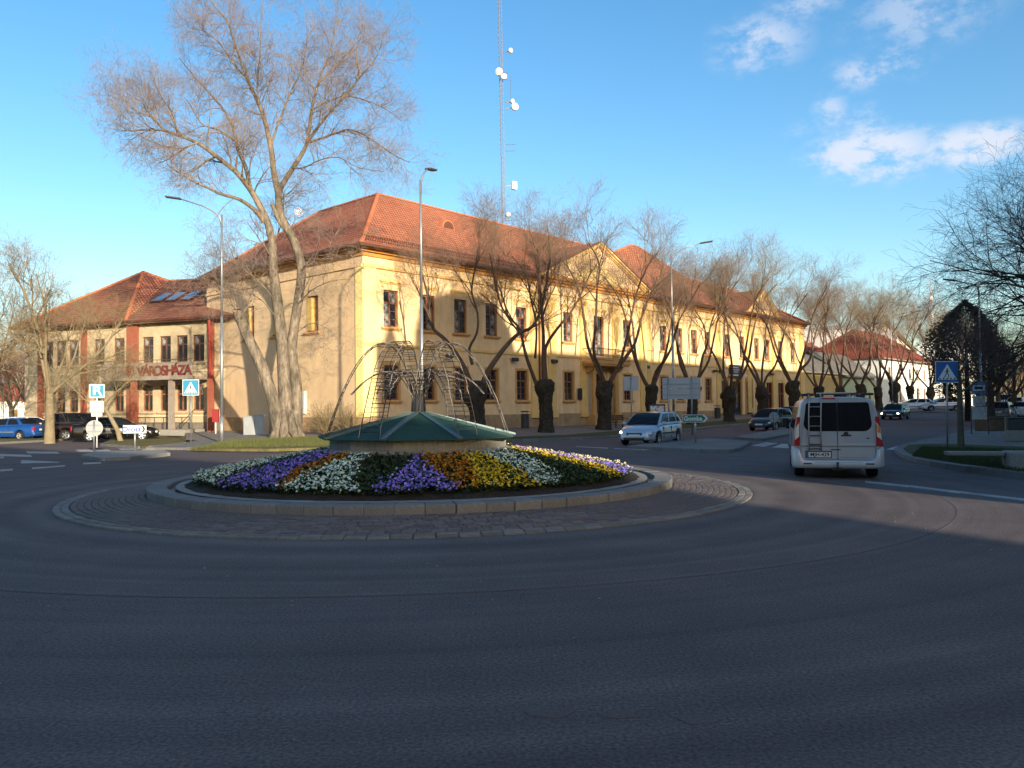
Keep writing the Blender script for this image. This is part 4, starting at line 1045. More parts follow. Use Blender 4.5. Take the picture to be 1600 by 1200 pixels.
wa = window_meshes('wa', 1.0, 1.9, M_brframe, [M_glass, M_curtain, M_glass, M_glass], None, M_beige, bars=0); wb = window_meshes('wb', .9, 1.85, M_brownf, [M_glass, M_glass, M_glass, M_curtain], None, M_beige, bars=0)
for i, x in enumerate(WX): put_window(LW, wa, (x - .5, 0, 5.25)); put_window(LW, wb, (x - .45, 0, 1.75))
for px, w in ((66, .45), (133, .42), (209, .95), (332, .35)):
    x = ax(px); b = MB(); b.box(x - w / 2, x + w / 2, -.22, -.002, 0, AZ - .25); b.build('red_pilaster', M_red, LW)
b = MB(); b.box(-.1, AL + 3, -.12, -.002, 0, .95); b.build('plinth', mat('dark_plinth', (.20, .17, .14), .9, n1=2, col2=(.15, .13, .11)), LW)
b = MB()
for z in (1.35, 4.55): b.box(0, AL + 2, -.06, -.002, z, z + .12)
b.build('string_course', mat('pale_band', (.62, .52, .34), .9), LW)
# balcony with its letters
bx0, bx1 = ax(160, 1.9), ax(331, 0)
BD = 1.9
b = MB(); b.box(bx0, bx1, -BD, -.23, 3.92, 4.12); b.box(bx0, bx1, -BD - .10, -BD, 3.92, 5.12); b.box(bx0, bx0 + .1, -BD, -.23, 4.12, 5.12); bal2 = b.build('balcony', M_beigeD, LW)
for px in (209, 268, 329):
    x = ax(px, 1.7); b = MB(); b.box(x - .16, x + .16, -BD + .05, -BD + .37, 0, 3.918); b.build('balcony_post', M_red if px != 268 else M_beigeD, LW)
b = MB(); b.tube([(bx0 + .1, -BD - .05, 5.3), (bx1, -BD - .05, 5.3)], .025, 6)
for i in range(9): x = bx0 + .2 + i * (bx1 - bx0 - .4) / 8; b.box(x - .015, x + .015, -BD - .065, -BD - .035, 5.122, 5.3)
b.build('balcony_handrail', M_brframe, bal2)
def text_mesh(s, size, ext, m, name='letter', align='CENTER', font_bold=0.0):
    c = bpy.data.curves.new(name, 'FONT'); c.body = s; c.size = size; c.extrude = ext; c.align_x = align; c.align_y = 'CENTER'; c.offset = font_bold; c.resolution_u = 3
    o = bpy.data.objects.new(name, c); COL.objects.link(o); bpy.context.view_layer.update()
    me = bpy.data.meshes.new_from_object(o.evaluated_get(bpy.context.evaluated_depsgraph_get()))
    bpy.data.objects.remove(o); me.name = name; me.materials.clear(); finish_mesh(me, [m])
    return me
M_let = mat('brown_letters', (.15, .035, .025), .6)
wtxt = 'VÁROSHÁZA'; lx0, lx1 = ax(220, 2.0), ax(294, 2.0)
cache = {}
for i, ch in enumerate(wtxt):
    if ch not in cache: cache[ch] = text_mesh(ch, .95, .03, M_let, font_bold=.022)
    link('letter', cache[ch], bal2, (lx0 + (lx1 - lx0) * i / 8, -BD - .135, 4.52), (PI / 2, 0, 0))
x = ax(203.5, 2.0); b = MB(); b.rpoly([(x - .34, -BD - .102, 4.95), (x + .34, -BD - .102, 4.95), (x + .34, -BD - .102, 4.4), (x, -BD - .102, 4.02), (x - .34, -BD - .102, 4.4)], (0, -.06, 0)); em = b.build('crest', M_let, bal2)
b = MB(); b.box(x - .05, x + .05, -BD - .18, -BD - .163, 4.2, 4.9); b.box(x - .2, x + .2, -BD - .18, -BD - .163, 4.6, 4.68); b.box(x - .28, x + .28, -BD - .18, -BD - .163, 4.42, 4.47); b.build('crest_relief', M_red, em)
# porch steps and railing
b = MB(); b.box(ax(288), ax(330), -2.6, -.13, 0, .5); b.box(ax(280), ax(288) - .003, -2.0, -.13, 0, .25); b.build('porch_step', M_conc, LW)
b = MB()
for i in range(7): x = ax(236 + i * 14); b.tube([(x, -1.4, 0), (x, -1.4, 1.35)], .03, 6)
b.tube([(ax(236), -1.4, 1.33), (ax(320), -1.4, 1.33)], .03, 6); b.tube([(ax(296), -1.5, .4), (ax(328), -1.5, 1.9)], .03, 6); b.build('porch_railing', M_dsteel, LW)
b = MB(); b.tube([(ax(334) + .05, -.55, AZ - .2), (ax(334) + .05, -.4, .3)], .09, 8); b.build('downpipe', mat('red_downpipe', (.40, .045, .03), .5), LW)
# wing roof
e = .7; z0 = AZ - .05; zr = 13.1; hx = AL - 12.0
E = [Vector((-e, -e, z0)), Vector((AL + 4, -e, z0)), Vector((AL + 4, 12 + e, z0)), Vector((-e, 12 + e, z0))]; r0, r1 = Vector((hx, 6.2, zr)), Vector((AL + 4, 6.2, zr))
def roof_w(p, par, m, name='roof_slope'):
    b = MB(); b.poly(p); o = b.build(name, m, par, fixn=False)
    if o.data.polygons[0].normal.z < 0: o.data.flip_normals()
    return o
r0 = Vector((hx, 6.2, 13.25)); rb_ = Vector((hx + 2.6, 6.2, 12.35)); r1 = Vector((AL + 4, 6.2, 12.1)); Em = Vector((ax(207), -e, z0))
roof_w([E[0], Em, r0], LW, M_roofwing); roof_w([Em, rb_, r0], LW, M_roof); roof_w([Em, E[1], r1, rb_], LW, M_roofwing); roof_w([E[3], E[0], r0], LW, M_roof); roof_w([E[2], E[3], r0, rb_, r1], LW, M_roofold)
b = MB(); b.box(-e, AL + 3, -e, 0, z0 - .2, z0 - .02); b.box(-e - .1, AL + 3, -e - .12, -e, z0 - .12, z0 + .03); b.build('eaves', M_gutter, LW)
ridge_run(r0, rb_, LW); ridge_run(rb_, r1, LW); ridge_run(E[0], r0, LW); ridge_run(Em, r0, LW)
for px in (259, 281, 305):
    x = ax(px, -3.2); t = .52; sl = (12.2 - z0) / (6.2 + e); y0 = -e + t * (6.2 + e) - .8
    M_ = Matrix.Translation((x, y0, z0 + (y0 + e) * sl + .12)) @ Matrix.Rotation(math.atan(sl), 4, 'X') @ Matrix.Rotation(-.0, 4, 'Z')
    b = MB(); b.box(-.5, .5, 0, 1.7, -.02, .08, M_); s = b.build('skylight', M_gutter, LW); b = MB(); b.box(-.42, .42, .1, 1.6, .082, .09, M_); b.build('skylight_pane', mat('skylight_glass', (.14, .18, .22), .08, spec=1), s)

# ---------------------------------------------------------------- buildings along the street on the right
def simple_house(name, x0, x1, y0, y1, zb, ze, zr, wm, rm, label, cat='building', wins=(), gable=False, rz=RZ, origin=None, hip=None, floors=((1.0, 2.4),), doorm=None, winw=1.1, fm=M_brownf):
    P0 = loc2w(x0, y0); P0.z = zb
    h = empty(name, P0, rz, label, cat)
    L, Dp = x1 - x0, y1 - y0
    holes = []
    for u in wins:
        for (a, c) in floors: holes.append((u - winw / 2, u + winw / 2, a, c))
    b = MB(); wall_holes(b, (0, 0, 0), (1, 0, 0), (0, -1, 0), L, -.6, ze, holes, depth=.2)
    b.build('wall', wm, h, fixn=False)
    b = MB(); b.quad((0, 0, -.6), (0, Dp, -.6), (0, Dp, ze), (0, 0, ze)); b.quad((L, 0, -.6), (L, Dp, -.6), (L, Dp, ze), (L, 0, ze)); b.quad((0, Dp, -.6), (L, Dp, -.6), (L, Dp, ze), (0, Dp, ze))
    if gable: b.poly([(0, 0, ze), (0, Dp, ze), (0, Dp / 2, zr)]); b.poly([(L, 0, ze), (L, Dp, ze), (L, Dp / 2, zr)])
    b.build('side_wall', wm, h, fixn=False)
    for (a, c) in floors:
        ms = window_meshes('h', winw, c - a, fm, [M_glass], None, M_conc, bars=0)
        for u in wins: put_window(h, ms, (u - winw / 2, 0, a))
    e = .5; hp = 0 if gable else (hip if hip is not None else Dp / 2)
    E = [Vector((-e, -e, ze)), Vector((L + e, -e, ze)), Vector((L + e, Dp + e, ze)), Vector((-e, Dp + e, ze))]
    r0, r1 = Vector((hp if not gable else -e, Dp / 2, zr)), Vector((L - hp if not gable else L + e, Dp / 2, zr))
    roof_w([E[0], E[1], r1, r0], h, rm); roof_w([E[2], E[3], r0, r1], h, rm)
    if not gable: roof_w([E[3], E[0], r0], h, rm); roof_w([E[1], E[2], r1], h, rm)
    ridge_run(r0, r1, h) if (r1 - r0).length < 30 and rm in (M_roof,) else None
    b = MB(); b.box(-e, L + e, -e - .1, -e, ze - .14, ze + .02); b.build('gutter', M_conc, h)
    return h
M_wwhite = mat('white_render', (.74, .74, .70), .9, n1=.5, col2=(.66, .66, .62), n2=(1.5, .05))
M_wpaleg = mat('pale_green_render', (.50, .55, .36), .9, n1=.6, col2=(.45, .50, .33))
M_redroof = mat('red_roof_tiles', (.31, .088, .05), .88, n1=.3, col2=(.23, .07, .042), n2=(2, .2), bump=.6, bscale=9, brick=(.24, .34, .045, (.5, .45, .45), .12))
M_grroof = mat('grey_slate_roof', (.22, .20, .175), .9, n1=.8, col2=(.15, .14, .12), n2=(3, .2), bump=.5, bscale=9, brick=(.3, .3, .04, (.5, .5, .5), .15))
sv = lambda u: S(loc2w(u, 0).y)
simple_house('low_house', 65.2, 79, .8, 9.5, sv(70), 4.9, 8.2, mat('ochre_render', (.66, .46, .19), .9, n1=.5, col2=(.58, .40, .17)), M_grroof, 'low yellow house with grey roof adjoining the end of the long yellow building', wins=(2.5, 6.2), hip=4)
simple_house('low_house', 79.3, 92, .8, 9.5, sv(82), 4.5, 8.0, M_wpaleg, M_grroof, 'low pale green house with mossy grey roof and small dark windows', wins=(2, 4.6, 8, 10.5), gable=True, winw=.9)
simple_house('red_roofed_house', 70, 113, 12, 27, sv(92), 8.0, 13.4, M_wwhite, M_redroof, 'house with a long deep red tiled roof behind the low houses', wins=(), hip=8)
simple_house('white_house', 94, 121, .5, 12.4, sv(100), 7.4, 12.4, M_wwhite, M_redroof, 'white corner house with red tiled roof along the street', wins=(4, 9, 14, 18, 22, 25.4), hip=6, floors=((1.3, 3.2), (4.7, 6.2)))
simple_house('white_house', 122, 150, .5, 12, sv(110), 6.2, 9.6, M_wwhite, M_roofold, 'long lower white house with brown roof further down the street', wins=(3, 7, 11, 15, 19, 23), hip=5, floors=((1.2, 3.0),))
wq = D(1232, 640, 142); wh = empty('grey_warehouse', (wq.x, wq.y, 1.0), 0, 'wide flat grey warehouse roofline behind the red-roofed house', 'building')
b = MB(); b.box(0, 19, 0, 9, -1, 12.0); b.build('wall', mat('warehouse_grey', (.30, .28, .28), .8, n1=.6, col2=(.25, .235, .24)), wh)
for k in range(10): b = MB(); b.box(.05 + k * 1.9, 1.88 + k * 1.9, -.25, -.002, 10.4, 13.6); b.build('roof_panel', mat('warehouse_roof', (.30, .28, .29), .7, obj_var=.08), wh)
b = MB(); b.box(-.2, 19.2, -.4, -.26, 10.2, 10.5); b.build('eaves', M_gutter, wh)
hp_ = loc2w(0, 0); hall = empty('gabled_hall', (CX, CY, 1.0), RZ, 'large pale hall with broad gabled roof above the white houses', 'building')
b = MB(); b.poly([(118, 14, -1), (172, 14, -1), (172, 14, 9), (140, 14, 16.6), (118, 14, 8)]); b.poly([(118, 14, -1), (118, 50, -1), (118, 50, 8), (118, 14, 8)]); b.poly([(172, 14, -1), (172, 50, -1), (172, 50, 9), (172, 14, 9)]); b.poly([(118, 50, -1), (172, 50, -1), (172, 50, 9), (140, 50, 16.6), (118, 50, 8)])
b.build('wall', mat('pale_hall_wall', (.52, .47, .39), .9, n1=.3, col2=(.46, .42, .35)), hall, fixn=False)
for q_ in ([(117, 13, 7.85), (140, 13, 16.9), (140, 51, 16.9), (117, 51, 7.85)], [(140, 13, 16.9), (173, 13, 9.0), (173, 51, 9.0), (140, 51, 16.9)]): roof_w(q_, hall, mat('hall_roof', (.50, .46, .40), .85, n1=.3, col2=(.42, .39, .34)))
# white tower-like house behind the dark conifer
p = D(1521, 640, 150); tw = empty('white_gable_house', (p.x, p.y, 1.0), RZ, 'narrow bright white gable house glimpsed behind the dark evergreen', 'building')
b = MB(); b.box(-3.2, 3.2, 0, 9, -.5, 8.2); b.rpoly([(-3.2, 0, 8.2), (3.2, 0, 8.2), (0, 0, 12.5)], (0, 9, 0)); b.build('wall', M_wwhite, tw)
b = MB(); b.lathe([(0, 2.2), (.5, 2.2)], 4); 
for (x, z) in ((-1.4, 5.3), (1.4, 5.3), (0, 8.9)): bb = MB(); bb.box(x - .45, x + .45, -.04, -.002, z, z + 1.3); bb.build('window', M_glass, tw)
# distant telecom tower, red and white
p = D(1457, 560, 520); tt = empty('telecom_tower', (p.x, p.y, 0), 0, 'distant thin red and white telecom tower above the far roofs', 'tower')
H0 = 82
for i in range(9):
    b = MB(); r_ = 1.5 - i * .12; b.tube([(0, 0, i * H0 / 9), (0, 0, (i + 1) * H0 / 9)], [r_ * .6, (r_ - .12) * .6], 6); b.build('tower_section', mat('tower_red', (.45, .12, .08), .7) if i % 2 else mat('tower_white', (.6, .6, .6), .7), tt)
b = MB(); b.lathe([(1.6, 56), (1.6, 59)], 10, cap=True); b.lathe([(1.4, 68), (1.4, 70)], 10, cap=True); b.build('tower_platform', mat('dish_white', (0, 0, 0)), tt)

# ---------------------------------------------------------------- buildings behind the photographer that throw the shade
BK = 55.0; ob = Vector((SX, SY, 0)) * BK
BZ = 5.65 + BK * TAN - 0.0
e0 = loc2w(.9, 0); e1 = loc2w(69, 0)
BL = 99.0
pb = e0 + ob
CH_ = empty('parish_building', (pb.x, pb.y, 0), RZ, 'long building across the street with a domed corner', 'building')
M_far = mat('offwhite_render', (.55, .5, .4), .9)
holes = [(3 + i * 4, 4.4 + i * 4, z, z + 2) for i in range(23) for z in (1.5, 5.5, 9.5)]
# its street face looks towards the yellow building (local +y)
b = MB(); wall_holes(b, (0, 0, 0), (1, 0, 0), (0, 1, 0), BL, 0, BZ, holes, depth=.3); b.quad((0, -14, 0), (0, 0, 0), (0, 0, BZ), (0, -14, BZ)); b.quad((BL, -14, 0), (BL, 0, 0), (BL, 0, BZ), (BL, -14, BZ)); b.quad((0, -14, 0), (BL, -14, 0), (BL, -14, BZ - 3), (0, -14, BZ - 3)); b.quad((0, 0, BZ), (BL, 0, BZ), (BL, -14, BZ - 3), (0, -14, BZ - 3))
b.build('wall', M_far, CH_, fixn=False)
ms = window_meshes('far', 1.4, 2, M_brownf, [M_glass], bars=0)
for h in holes: put_window(CH_, ms, (h[1], 0, h[2]), PI)
b = MB(); prof = [(4.35, BZ - .3), (4.3, BZ + 1.0), (3.9, BZ + 2.2), (3.1, BZ + 3.1), (1.9, BZ + 3.65), (.6, BZ + 3.85), (0, BZ + 3.9)]; b.lathe(prof, 32, (6.9, -2, 0)); b.build('dome', M_gutter, CH_, smooth=True)
b = MB(); b.lathe([(.5, BZ - .3), (.5, BZ + .3), (.35, BZ + .7), (0, BZ + 1.3)], 12, (1.0, -.4, 0)); b.build('pinnacle', M_far, CH_)
b = MB(); b.rpoly([(38.2, -1, BZ), (43.9, -1, BZ), (42.6, -1, BZ + 1.15), (39.0, -1, BZ + 1.15)], (0, -2, 0)); b.build('attic', M_far, CH_)
AK = 70.0; oa = Vector((SX, SY, 0)) * AK; AZt = AK * TAN
g0 = Vector((3.16, 16.2, 0)); dl = Vector((-.75, .66, 0)).normalized(); g1 = g0 + dl * 62; g2 = g0 + Vector((.33, -.94, 0)) * 16
pa = g0 + oa; AP = empty('apartment_block', (pa.x, pa.y, 0), 0, 'flat-roofed apartment block behind the photographer', 'building')
q = [Vector((0, 0, 0)), g1 - g0, (g1 - g0) + Vector((-10, -14, 0)), (g2 - g0) + Vector((-14, -8, 0)), g2 - g0]
b = MB(); b.rpoly([(v.x, v.y, 0) for v in q], (0, 0, AZt)); b.build('wall', M_far, AP)
d_ = (g1 - g0).normalized(); nrm = Vector((-d_.y, d_.x, 0)); nrm = nrm if nrm.y > 0 else -nrm
for i in range(14):
    for z in (2, 5, 8, 11):
        c = d_ * (2.5 + i * 4) + Vector((0, 0, z)); b = MB(); b.rpoly([c + nrm * .003, c + d_ * 1.5 + nrm * .003, c + d_ * 1.5 + Vector((0, 0, 1.5)) + nrm * .003, c + Vector((0, 0, 1.5)) + nrm * .003], nrm * .05); b.build('window', M_glass, AP)
# ---------------------------------------------------------------- trees
def rnd_perp(d, rg):
    v = Vector((rg.gauss(0, 1), rg.gauss(0, 1), rg.gauss(0, 1))); v -= d * v.dot(d)
    return v.normalized() if v.length > 1e-6 else d.orthogonal().normalized()
def branch(out, p, d, L, r, lvl, P, rg, mi=None):
    """recursive limb; P holds per-level settings"""
    n = P['seg'][lvl]; pts = [p.copy()]; rad = [r]; step = L / n; dd = d.copy(); dirs = [d.copy()]
    for i in range(n):
        dd = (dd + rnd_perp(dd, rg) * P['wob'][lvl] + Vector((0, 0, P['up'][lvl])) ).normalized()
        p = p + dd * step; pts.append(p.copy()); rad.append(max(r * (1 - (i + 1) / n * P['taper'][lvl]), .0035)); dirs.append(dd.copy())
    out.append((pts, rad, P['mat'][lvl] if mi is None else mi))
    if lvl + 1 < len(P['seg']):
        spawn(out, pts, rad, dirs, L, lvl, P, rg)
def spawn(out, pts, rad, dirs, L, lvl, P, rg, t0=None):
    k = P['n'][lvl]; t0 = P['t0'][lvl] if t0 is None else t0
    n = len(pts) - 1
    for j in range(k):
        t = t0 + (1 - t0) * (j + rg.random()) / k; f = t * n; i = min(int(f), n - 1); u = f - i
        q = pts[i].lerp(pts[i + 1], u); dr = dirs[i + 1]; rr = rad[i] * (1 - u) + rad[i + 1] * u
        a = math.radians(P['ang'][lvl]) * rg.uniform(.7, 1.3)
        nd = (dr * math.cos(a) + rnd_perp(dr, rg) * math.sin(a)).normalized()
        LL = P['len'][lvl + 1] * rg.uniform(.6, 1.25) * (1.15 - .55 * t)
        branch(out, q, nd, LL, min(rr * .75, P['rad'][lvl + 1] * rg.uniform(.8, 1.2)), lvl + 1, P, rg)
def path_limb(out, pts, r0, r1, lvl, P, rg, kids=None, t0=.25, mi=0, smooth=3):
    # Catmull-Rom through guided points
    Q = [Vector(p) for p in pts]; R = []
    for i in range(len(Q) - 1):
        a = Q[max(i - 1, 0)]; b = Q[i]; c = Q[i + 1]; d = Q[min(i + 2, len(Q) - 1)]
        for k in range(smooth):
            t = k / smooth; R.append(.5 * ((2 * b) + (c - a) * t + (2 * a - 5 * b + 4 * c - d) * t * t + (3 * b - a - 3 * c + d) * t ** 3))
    R.append(Q[-1]); n = len(R) - 1
    rad = [r0 + (r1 - r0) * (i / n) ** .8 for i in range(n + 1)]; dirs = [(R[min(i + 1, n)] - R[max(i - 1, 0)]).normalized() for i in range(n + 1)]
    out.append((R, rad, mi))
    if kids:
        P2 = dict(P); P2['n'] = list(P['n']); P2['n'][lvl] = kids
        spawn(out, R, rad, dirs, sum((R[i + 1] - R[i]).length for i in range(n)), lvl, P2, rg, t0)
def split_tree(name_prefix, out, root, mats_thick, mats_thin, thr=.03, trunk='trunk', crown='crown'):
    thick = [(p, r, 0) for p, r, m in out if r[0] > thr]; thin = [(p, r, 0 if m < 2 else 1) for p, r, m in out if r[0] <= thr]
    a = link(trunk, tubes_mesh(name_prefix + '_' + trunk, thick, mats_thick, 8), root)
    c = link(crown, tubes_mesh(name_prefix + '_' + crown, thin, mats_thin, 3), root)
    return a, c
# ---- the big tree on the corner, its limbs following their real course
BTd = 45.5; base = D(448, 684, BTd); BT = empty('bare_tree', (base.x, base.y, H(base.x, base.y)), 0, 'very tall bare multi-stemmed tree with a cut leaning stem at the building corner', 'tree')
rg = random.Random(21); out = []
PB = dict(seg=[6, 6, 5, 4, 3, 3], n=[5, 6, 6, 5, 2, 0], t0=[.25, .12, .12, .1, .1, .1], ang=[48, 46, 50, 52, 50, 45], len=[7, 3.4, 2.4, 1.45, .8, .5], rad=[.3, .055, .028, .0135, .0085, .0065], wob=[.1, .2, .26, .28, .28, .3], up=[.02, .03, .02, .015, .01, .0], taper=[.7, .75, .75, .7, .6, .5], mat=[0, 0, 0, 1, 1, 1])
root_loc = BT.location.copy()
def LP(pix, o0=0.0, o1=0.0):
    n = len(pix) - 1
    return [D(px, py, BTd + o0 + (o1 - o0) * i / max(n, 1)) - root_loc for i, (px, py) in enumerate(pix)]
stems = [
 ([(450, 688), (447, 640), (444, 590), (440, 530), (433, 470), (428, 430), (426, 395), (425, 371)], .45, .22, 0, 0, 2, .8),
 ([(438, 688), (431, 650), (424, 615), (408, 570), (391, 535), (378, 505), (371, 486)], .38, .27, -.2, -.8, 0, 0),
 ([(462, 688), (464, 640), (463, 600), (456, 545), (463, 490), (471, 430), (466, 395), (452, 362), (438, 335), (435, 299)], .35, .20, .3, .3, 3, .7),
 ([(425, 375), (417, 345), (405, 320), (391, 296), (372, 272), (356, 258), (330, 238), (308, 223), (280, 212), (257, 203), (243, 188), (232, 175), (222, 160)], .22, .03, 0, -2.5, 15, .2),
 ([(412, 345), (400, 330), (385, 318), (370, 310), (345, 303), (322, 292), (305, 285), (288, 275), (272, 264), (258, 255)], .15, .02, -.2, -4.0, 12, .3),
 ([(391, 296), (384, 262), (372, 235), (368, 215), (363, 196), (350, 172), (336, 155), (318, 136), (301, 117), (280, 90)], .13, .02, 0, 2.5, 13, .15),
 ([(370, 222), (345, 205), (326, 198), (315, 193), (305, 178), (298, 165), (288, 152)], .07, .015, 0, -2, 8, .1),
 ([(435, 302), (428, 270), (425, 241), (420, 215), (415, 193), (410, 176), (404, 162), (394, 140), (387, 124), (379, 104), (373, 86), (364, 60), (356, 34), (340, 15), (326, -4)], .19, .02, .3, 1, 30, .2),
 ([(435, 300), (443, 286), (458, 262), (472, 240), (480, 222), (484, 195), (487, 172), (492, 150), (497, 131), (505, 108), (514, 86), (522, 52), (528, 20)], .18, .02, .3, 2, 26, .25),
 ([(480, 222), (496, 200), (512, 180), (528, 162), (548, 140), (563, 120), (580, 100), (593, 79), (600, 50)], .09, .018, .6, -2, 22, .1),
 ([(484, 222), (505, 215), (525, 208), (545, 202), (568, 210), (590, 224), (612, 240), (640, 254)], .075, .015, .6, -3, 20, .1),
 ([(424, 225), (434, 195), (443, 172), (456, 140), (470, 114), (476, 88), (480, 62), (479, 20)], .085, .015, .4, 3, 22, .1),
 ([(404, 162), (402, 138), (404, 113), (407, 70), (408, 15)], .07, .015, .3, -1.5, 17, .1),
 ([(446, 360), (436, 345), (430, 330), (424, 318)], .12, .1, .3, 0, 0, 0),
 ([(487, 172), (510, 160), (540, 150), (575, 158), (605, 172), (628, 190)], .06, .014, .5, 3, 19, .1),
 ([(455, 262), (475, 262), (500, 250), (530, 246), (560, 262), (600, 268)], .05, .012, .5, -3.5, 15, .1),
 ([(497, 131), (520, 110), (545, 90), (562, 62), (575, 40)], .06, .013, 1, 4, 17, .1),
 ([(387, 124), (365, 100), (345, 70), (322, 50), (300, 45)], .055, .013, .5, -2, 15, .1),
 ([(308, 223), (280, 232), (255, 228), (225, 215), (200, 200)], .05, .012, -2, -4, 8, .1),
 ([(430, 470), (405, 440), (378, 420), (350, 405), (318, 396)], .05, .01, 0, -3.5, 9, .15),
 ([(462, 480), (485, 455), (515, 440), (545, 436)], .045, .01, .3, -2.5, 7, .15),
 ([(434, 500), (410, 470), (380, 455), (345, 452), (315, 462)], .045, .01, 0, -3, 8, .15),
 ([(466, 430), (490, 400), (520, 385), (558, 380)], .05, .01, .3, -3, 9, .15),
 ([(373, 492), (355, 462), (330, 440), (305, 430)], .05, .01, -.8, -3, 9, .1),
 ([(373, 492), (368, 455), (372, 425), (362, 395)], .045, .01, -.8, -1.5, 8, .1),
 ([(376, 495), (392, 470), (402, 440), (420, 420)], .04, .01, -.8, .5, 6, .1),
 ([(463, 520), (490, 505), (520, 520), (535, 545)], .03, .008, .3, -2, 5, .15)]
for pix, r0, r1, oa_, ob_, kids, t0 in stems:
    path_limb(out, LP(pix, oa_, ob_), r0, r1, 1 if r0 < .2 else 0, PB, rg, int(kids * 1.2) if kids else None, t0)
split_tree('big', out, BT, [M_bark], [M_twigB, M_twigB], .04)
# split in the leaning stem and flared roots
b = MB()
for i in range(7):
    a = i * .9 + .2; b.tube([(math.cos(a) * .95, math.sin(a) * .8, -.1), (math.cos(a) * .55, math.sin(a) * .5, .35), (math.cos(a) * .30, math.sin(a) * .3, 1.5)], [.16, .28, .14], 7)
b.build('root_flare', M_bark, BT, smooth=True)
b = MB(); q = LP([(371, 486)], -.8)[0]; b.lathe([(0, 0), (.27, 0)], 12, q + Vector((0, 0, .08)), M=None); b.build('cut_face', mat('cut_wood', (.42, .32, .2), .9), BT)

# ---- pollarded street trees: four kinds shared by the whole row
def pollard(seed, trunk_h=2.9, Hc=14.0, guided=None, yellow=False):
    rg = random.Random(seed); t = empty('pollarded_tree', (0, 0, 0)); out = []
    # rugged stump
    V = []; nseg = 18; rows_ = 16
    hz = [trunk_h * i / (rows_ - 1) for i in range(rows_)]
    m = MB(); ks = [(rg.uniform(0, 6), rg.uniform(.6, 1), rg.uniform(.12, .26)) for _ in range(5)]
    for j, z in enumerate(hz):
        f = z / trunk_h
        for i in range(nseg):
            a = 2 * PI * i / nseg
            r = .41 - .05 * f + (.16 * math.exp(-z * 3)) + .10 * max(0, f - .62) / .38 + .045 * math.sin(5 * a + z * 2) + .03 * math.sin(3 * a - z * 4) + rg.uniform(-.05, .05)
            for (ka, kh, kr) in ks:
                dd = math.cos(a - ka)
                if dd > .4: r += kr * (dd - .4) * 1.6 * math.exp(-((f - kh) / .13) ** 2)
            if j == rows_ - 1: r *= .72
            m.v.append((r * math.cos(a), r * math.sin(a), z - .1))
    for j in range(rows_ - 1):
        for i in range(nseg):
            k = (i + 1) % nseg; m.f.append((j * nseg + i, j * nseg + k, (j + 1) * nseg + k, (j + 1) * nseg + i)); m.m.append(0)
    m.f.append(tuple((rows_ - 1) * nseg + i for i in range(nseg))); m.m.append(0)
    m.build('trunk', M_barkD, t, smooth=True)
    P = dict(seg=[7, 6, 5, 4, 3], n=[3, 6, 6, 5, 0], t0=[.55, .4, .25, .15, 0], ang=[28, 30, 36, 42, 42], len=[4.2, 3.6, 2.4, 1.4, .8], rad=[.12, .040, .020, .0105, .0075], wob=[.16, .17, .22, .26, .25], up=[.12, .09, .04, .0, -.03], taper=[.55, .7, .7, .6, .4], mat=[0, 0, 0, 1, 1])
    n = 4 + rg.randint(0, 1); a0 = rg.uniform(0, 6)
    if guided:
        for pts, r0, r1, kids, t0 in guided: path_limb(out, pts, r0, r1, 0, P, rg, kids, t0)
        n = 0
    for i in range(n):
        a = a0 + 2 * PI * i / n + rg.uniform(-.3, .3); sp = rg.uniform(1.3, 2.5); h1 = rg.uniform(6.2, 7.6)
        k = rg.uniform(-.5, .5)
        pts = [Vector((.12 * math.cos(a), .12 * math.sin(a), trunk_h - .5)), Vector((.75 * math.cos(a + k), .75 * math.sin(a + k), trunk_h + rg.uniform(.3, .9))),
               Vector((sp * .75 * math.cos(a + k * .7), sp * .75 * math.sin(a + k * .7), trunk_h + rg.uniform(1.6, 2.4))), Vector((sp * math.cos(a + k * .2), sp * math.sin(a + k * .2), h1)), Vector((sp * 1.25 * math.cos(a), sp * 1.25 * math.sin(a), h1 + 1.8)), Vector((sp * 1.7 * math.cos(a - k * .3), sp * 1.7 * math.sin(a - k * .3), h1 + 3.3)), Vector((sp * 2.15 * math.cos(a), sp * 2.15 * math.sin(a), h1 + 4.4))]
        path_limb(out, pts, .155 * rg.uniform(.75, 1.15), .035, 0, P, rg, 6, .56)
    out2 = []
    for p, r, mi in out:
        out2.append((p, r, mi))
    thick = [(p, r, 0) for p, r, m_ in out2 if r[0] > .032]; thin = [(p, r, 0) for p, r, m_ in out2 if r[0] <= .032]
    for i_, (p, r, m_) in enumerate([x for x in thick if x[1][0] > .1]):
        link('limb', tubes_mesh('pollard_limb', [(p, r, 0)], [M_limb], 8), t)
    link('branches', tubes_mesh('pollard_branches', [x for x in thick if x[1][0] <= .1], [M_limb], 5), t)['kind'] = 'stuff'
    link('crown', tubes_mesh('pollard_crown', thin, [M_twigY if yellow else M_twig], 3), t)
    return t
TREE0 = Vector((2.1, 51, 0))
def row_pos(k): return Vector((2.1 + .6607 * k, 51 + .7506 * k, 0))
def guide(k, pix_list):
    P0 = row_pos(k); z = H(P0.x, P0.y); res = []
    for pix, r0, r1, kids, t0, dd in pix_list:
        n = len(pix) - 1; res.append(([D(px, py, P0.y + dd * i / n) - Vector((P0.x, P0.y, z)) for i, (px, py) in enumerate(pix)], r0, r1, kids, t0))
    return res
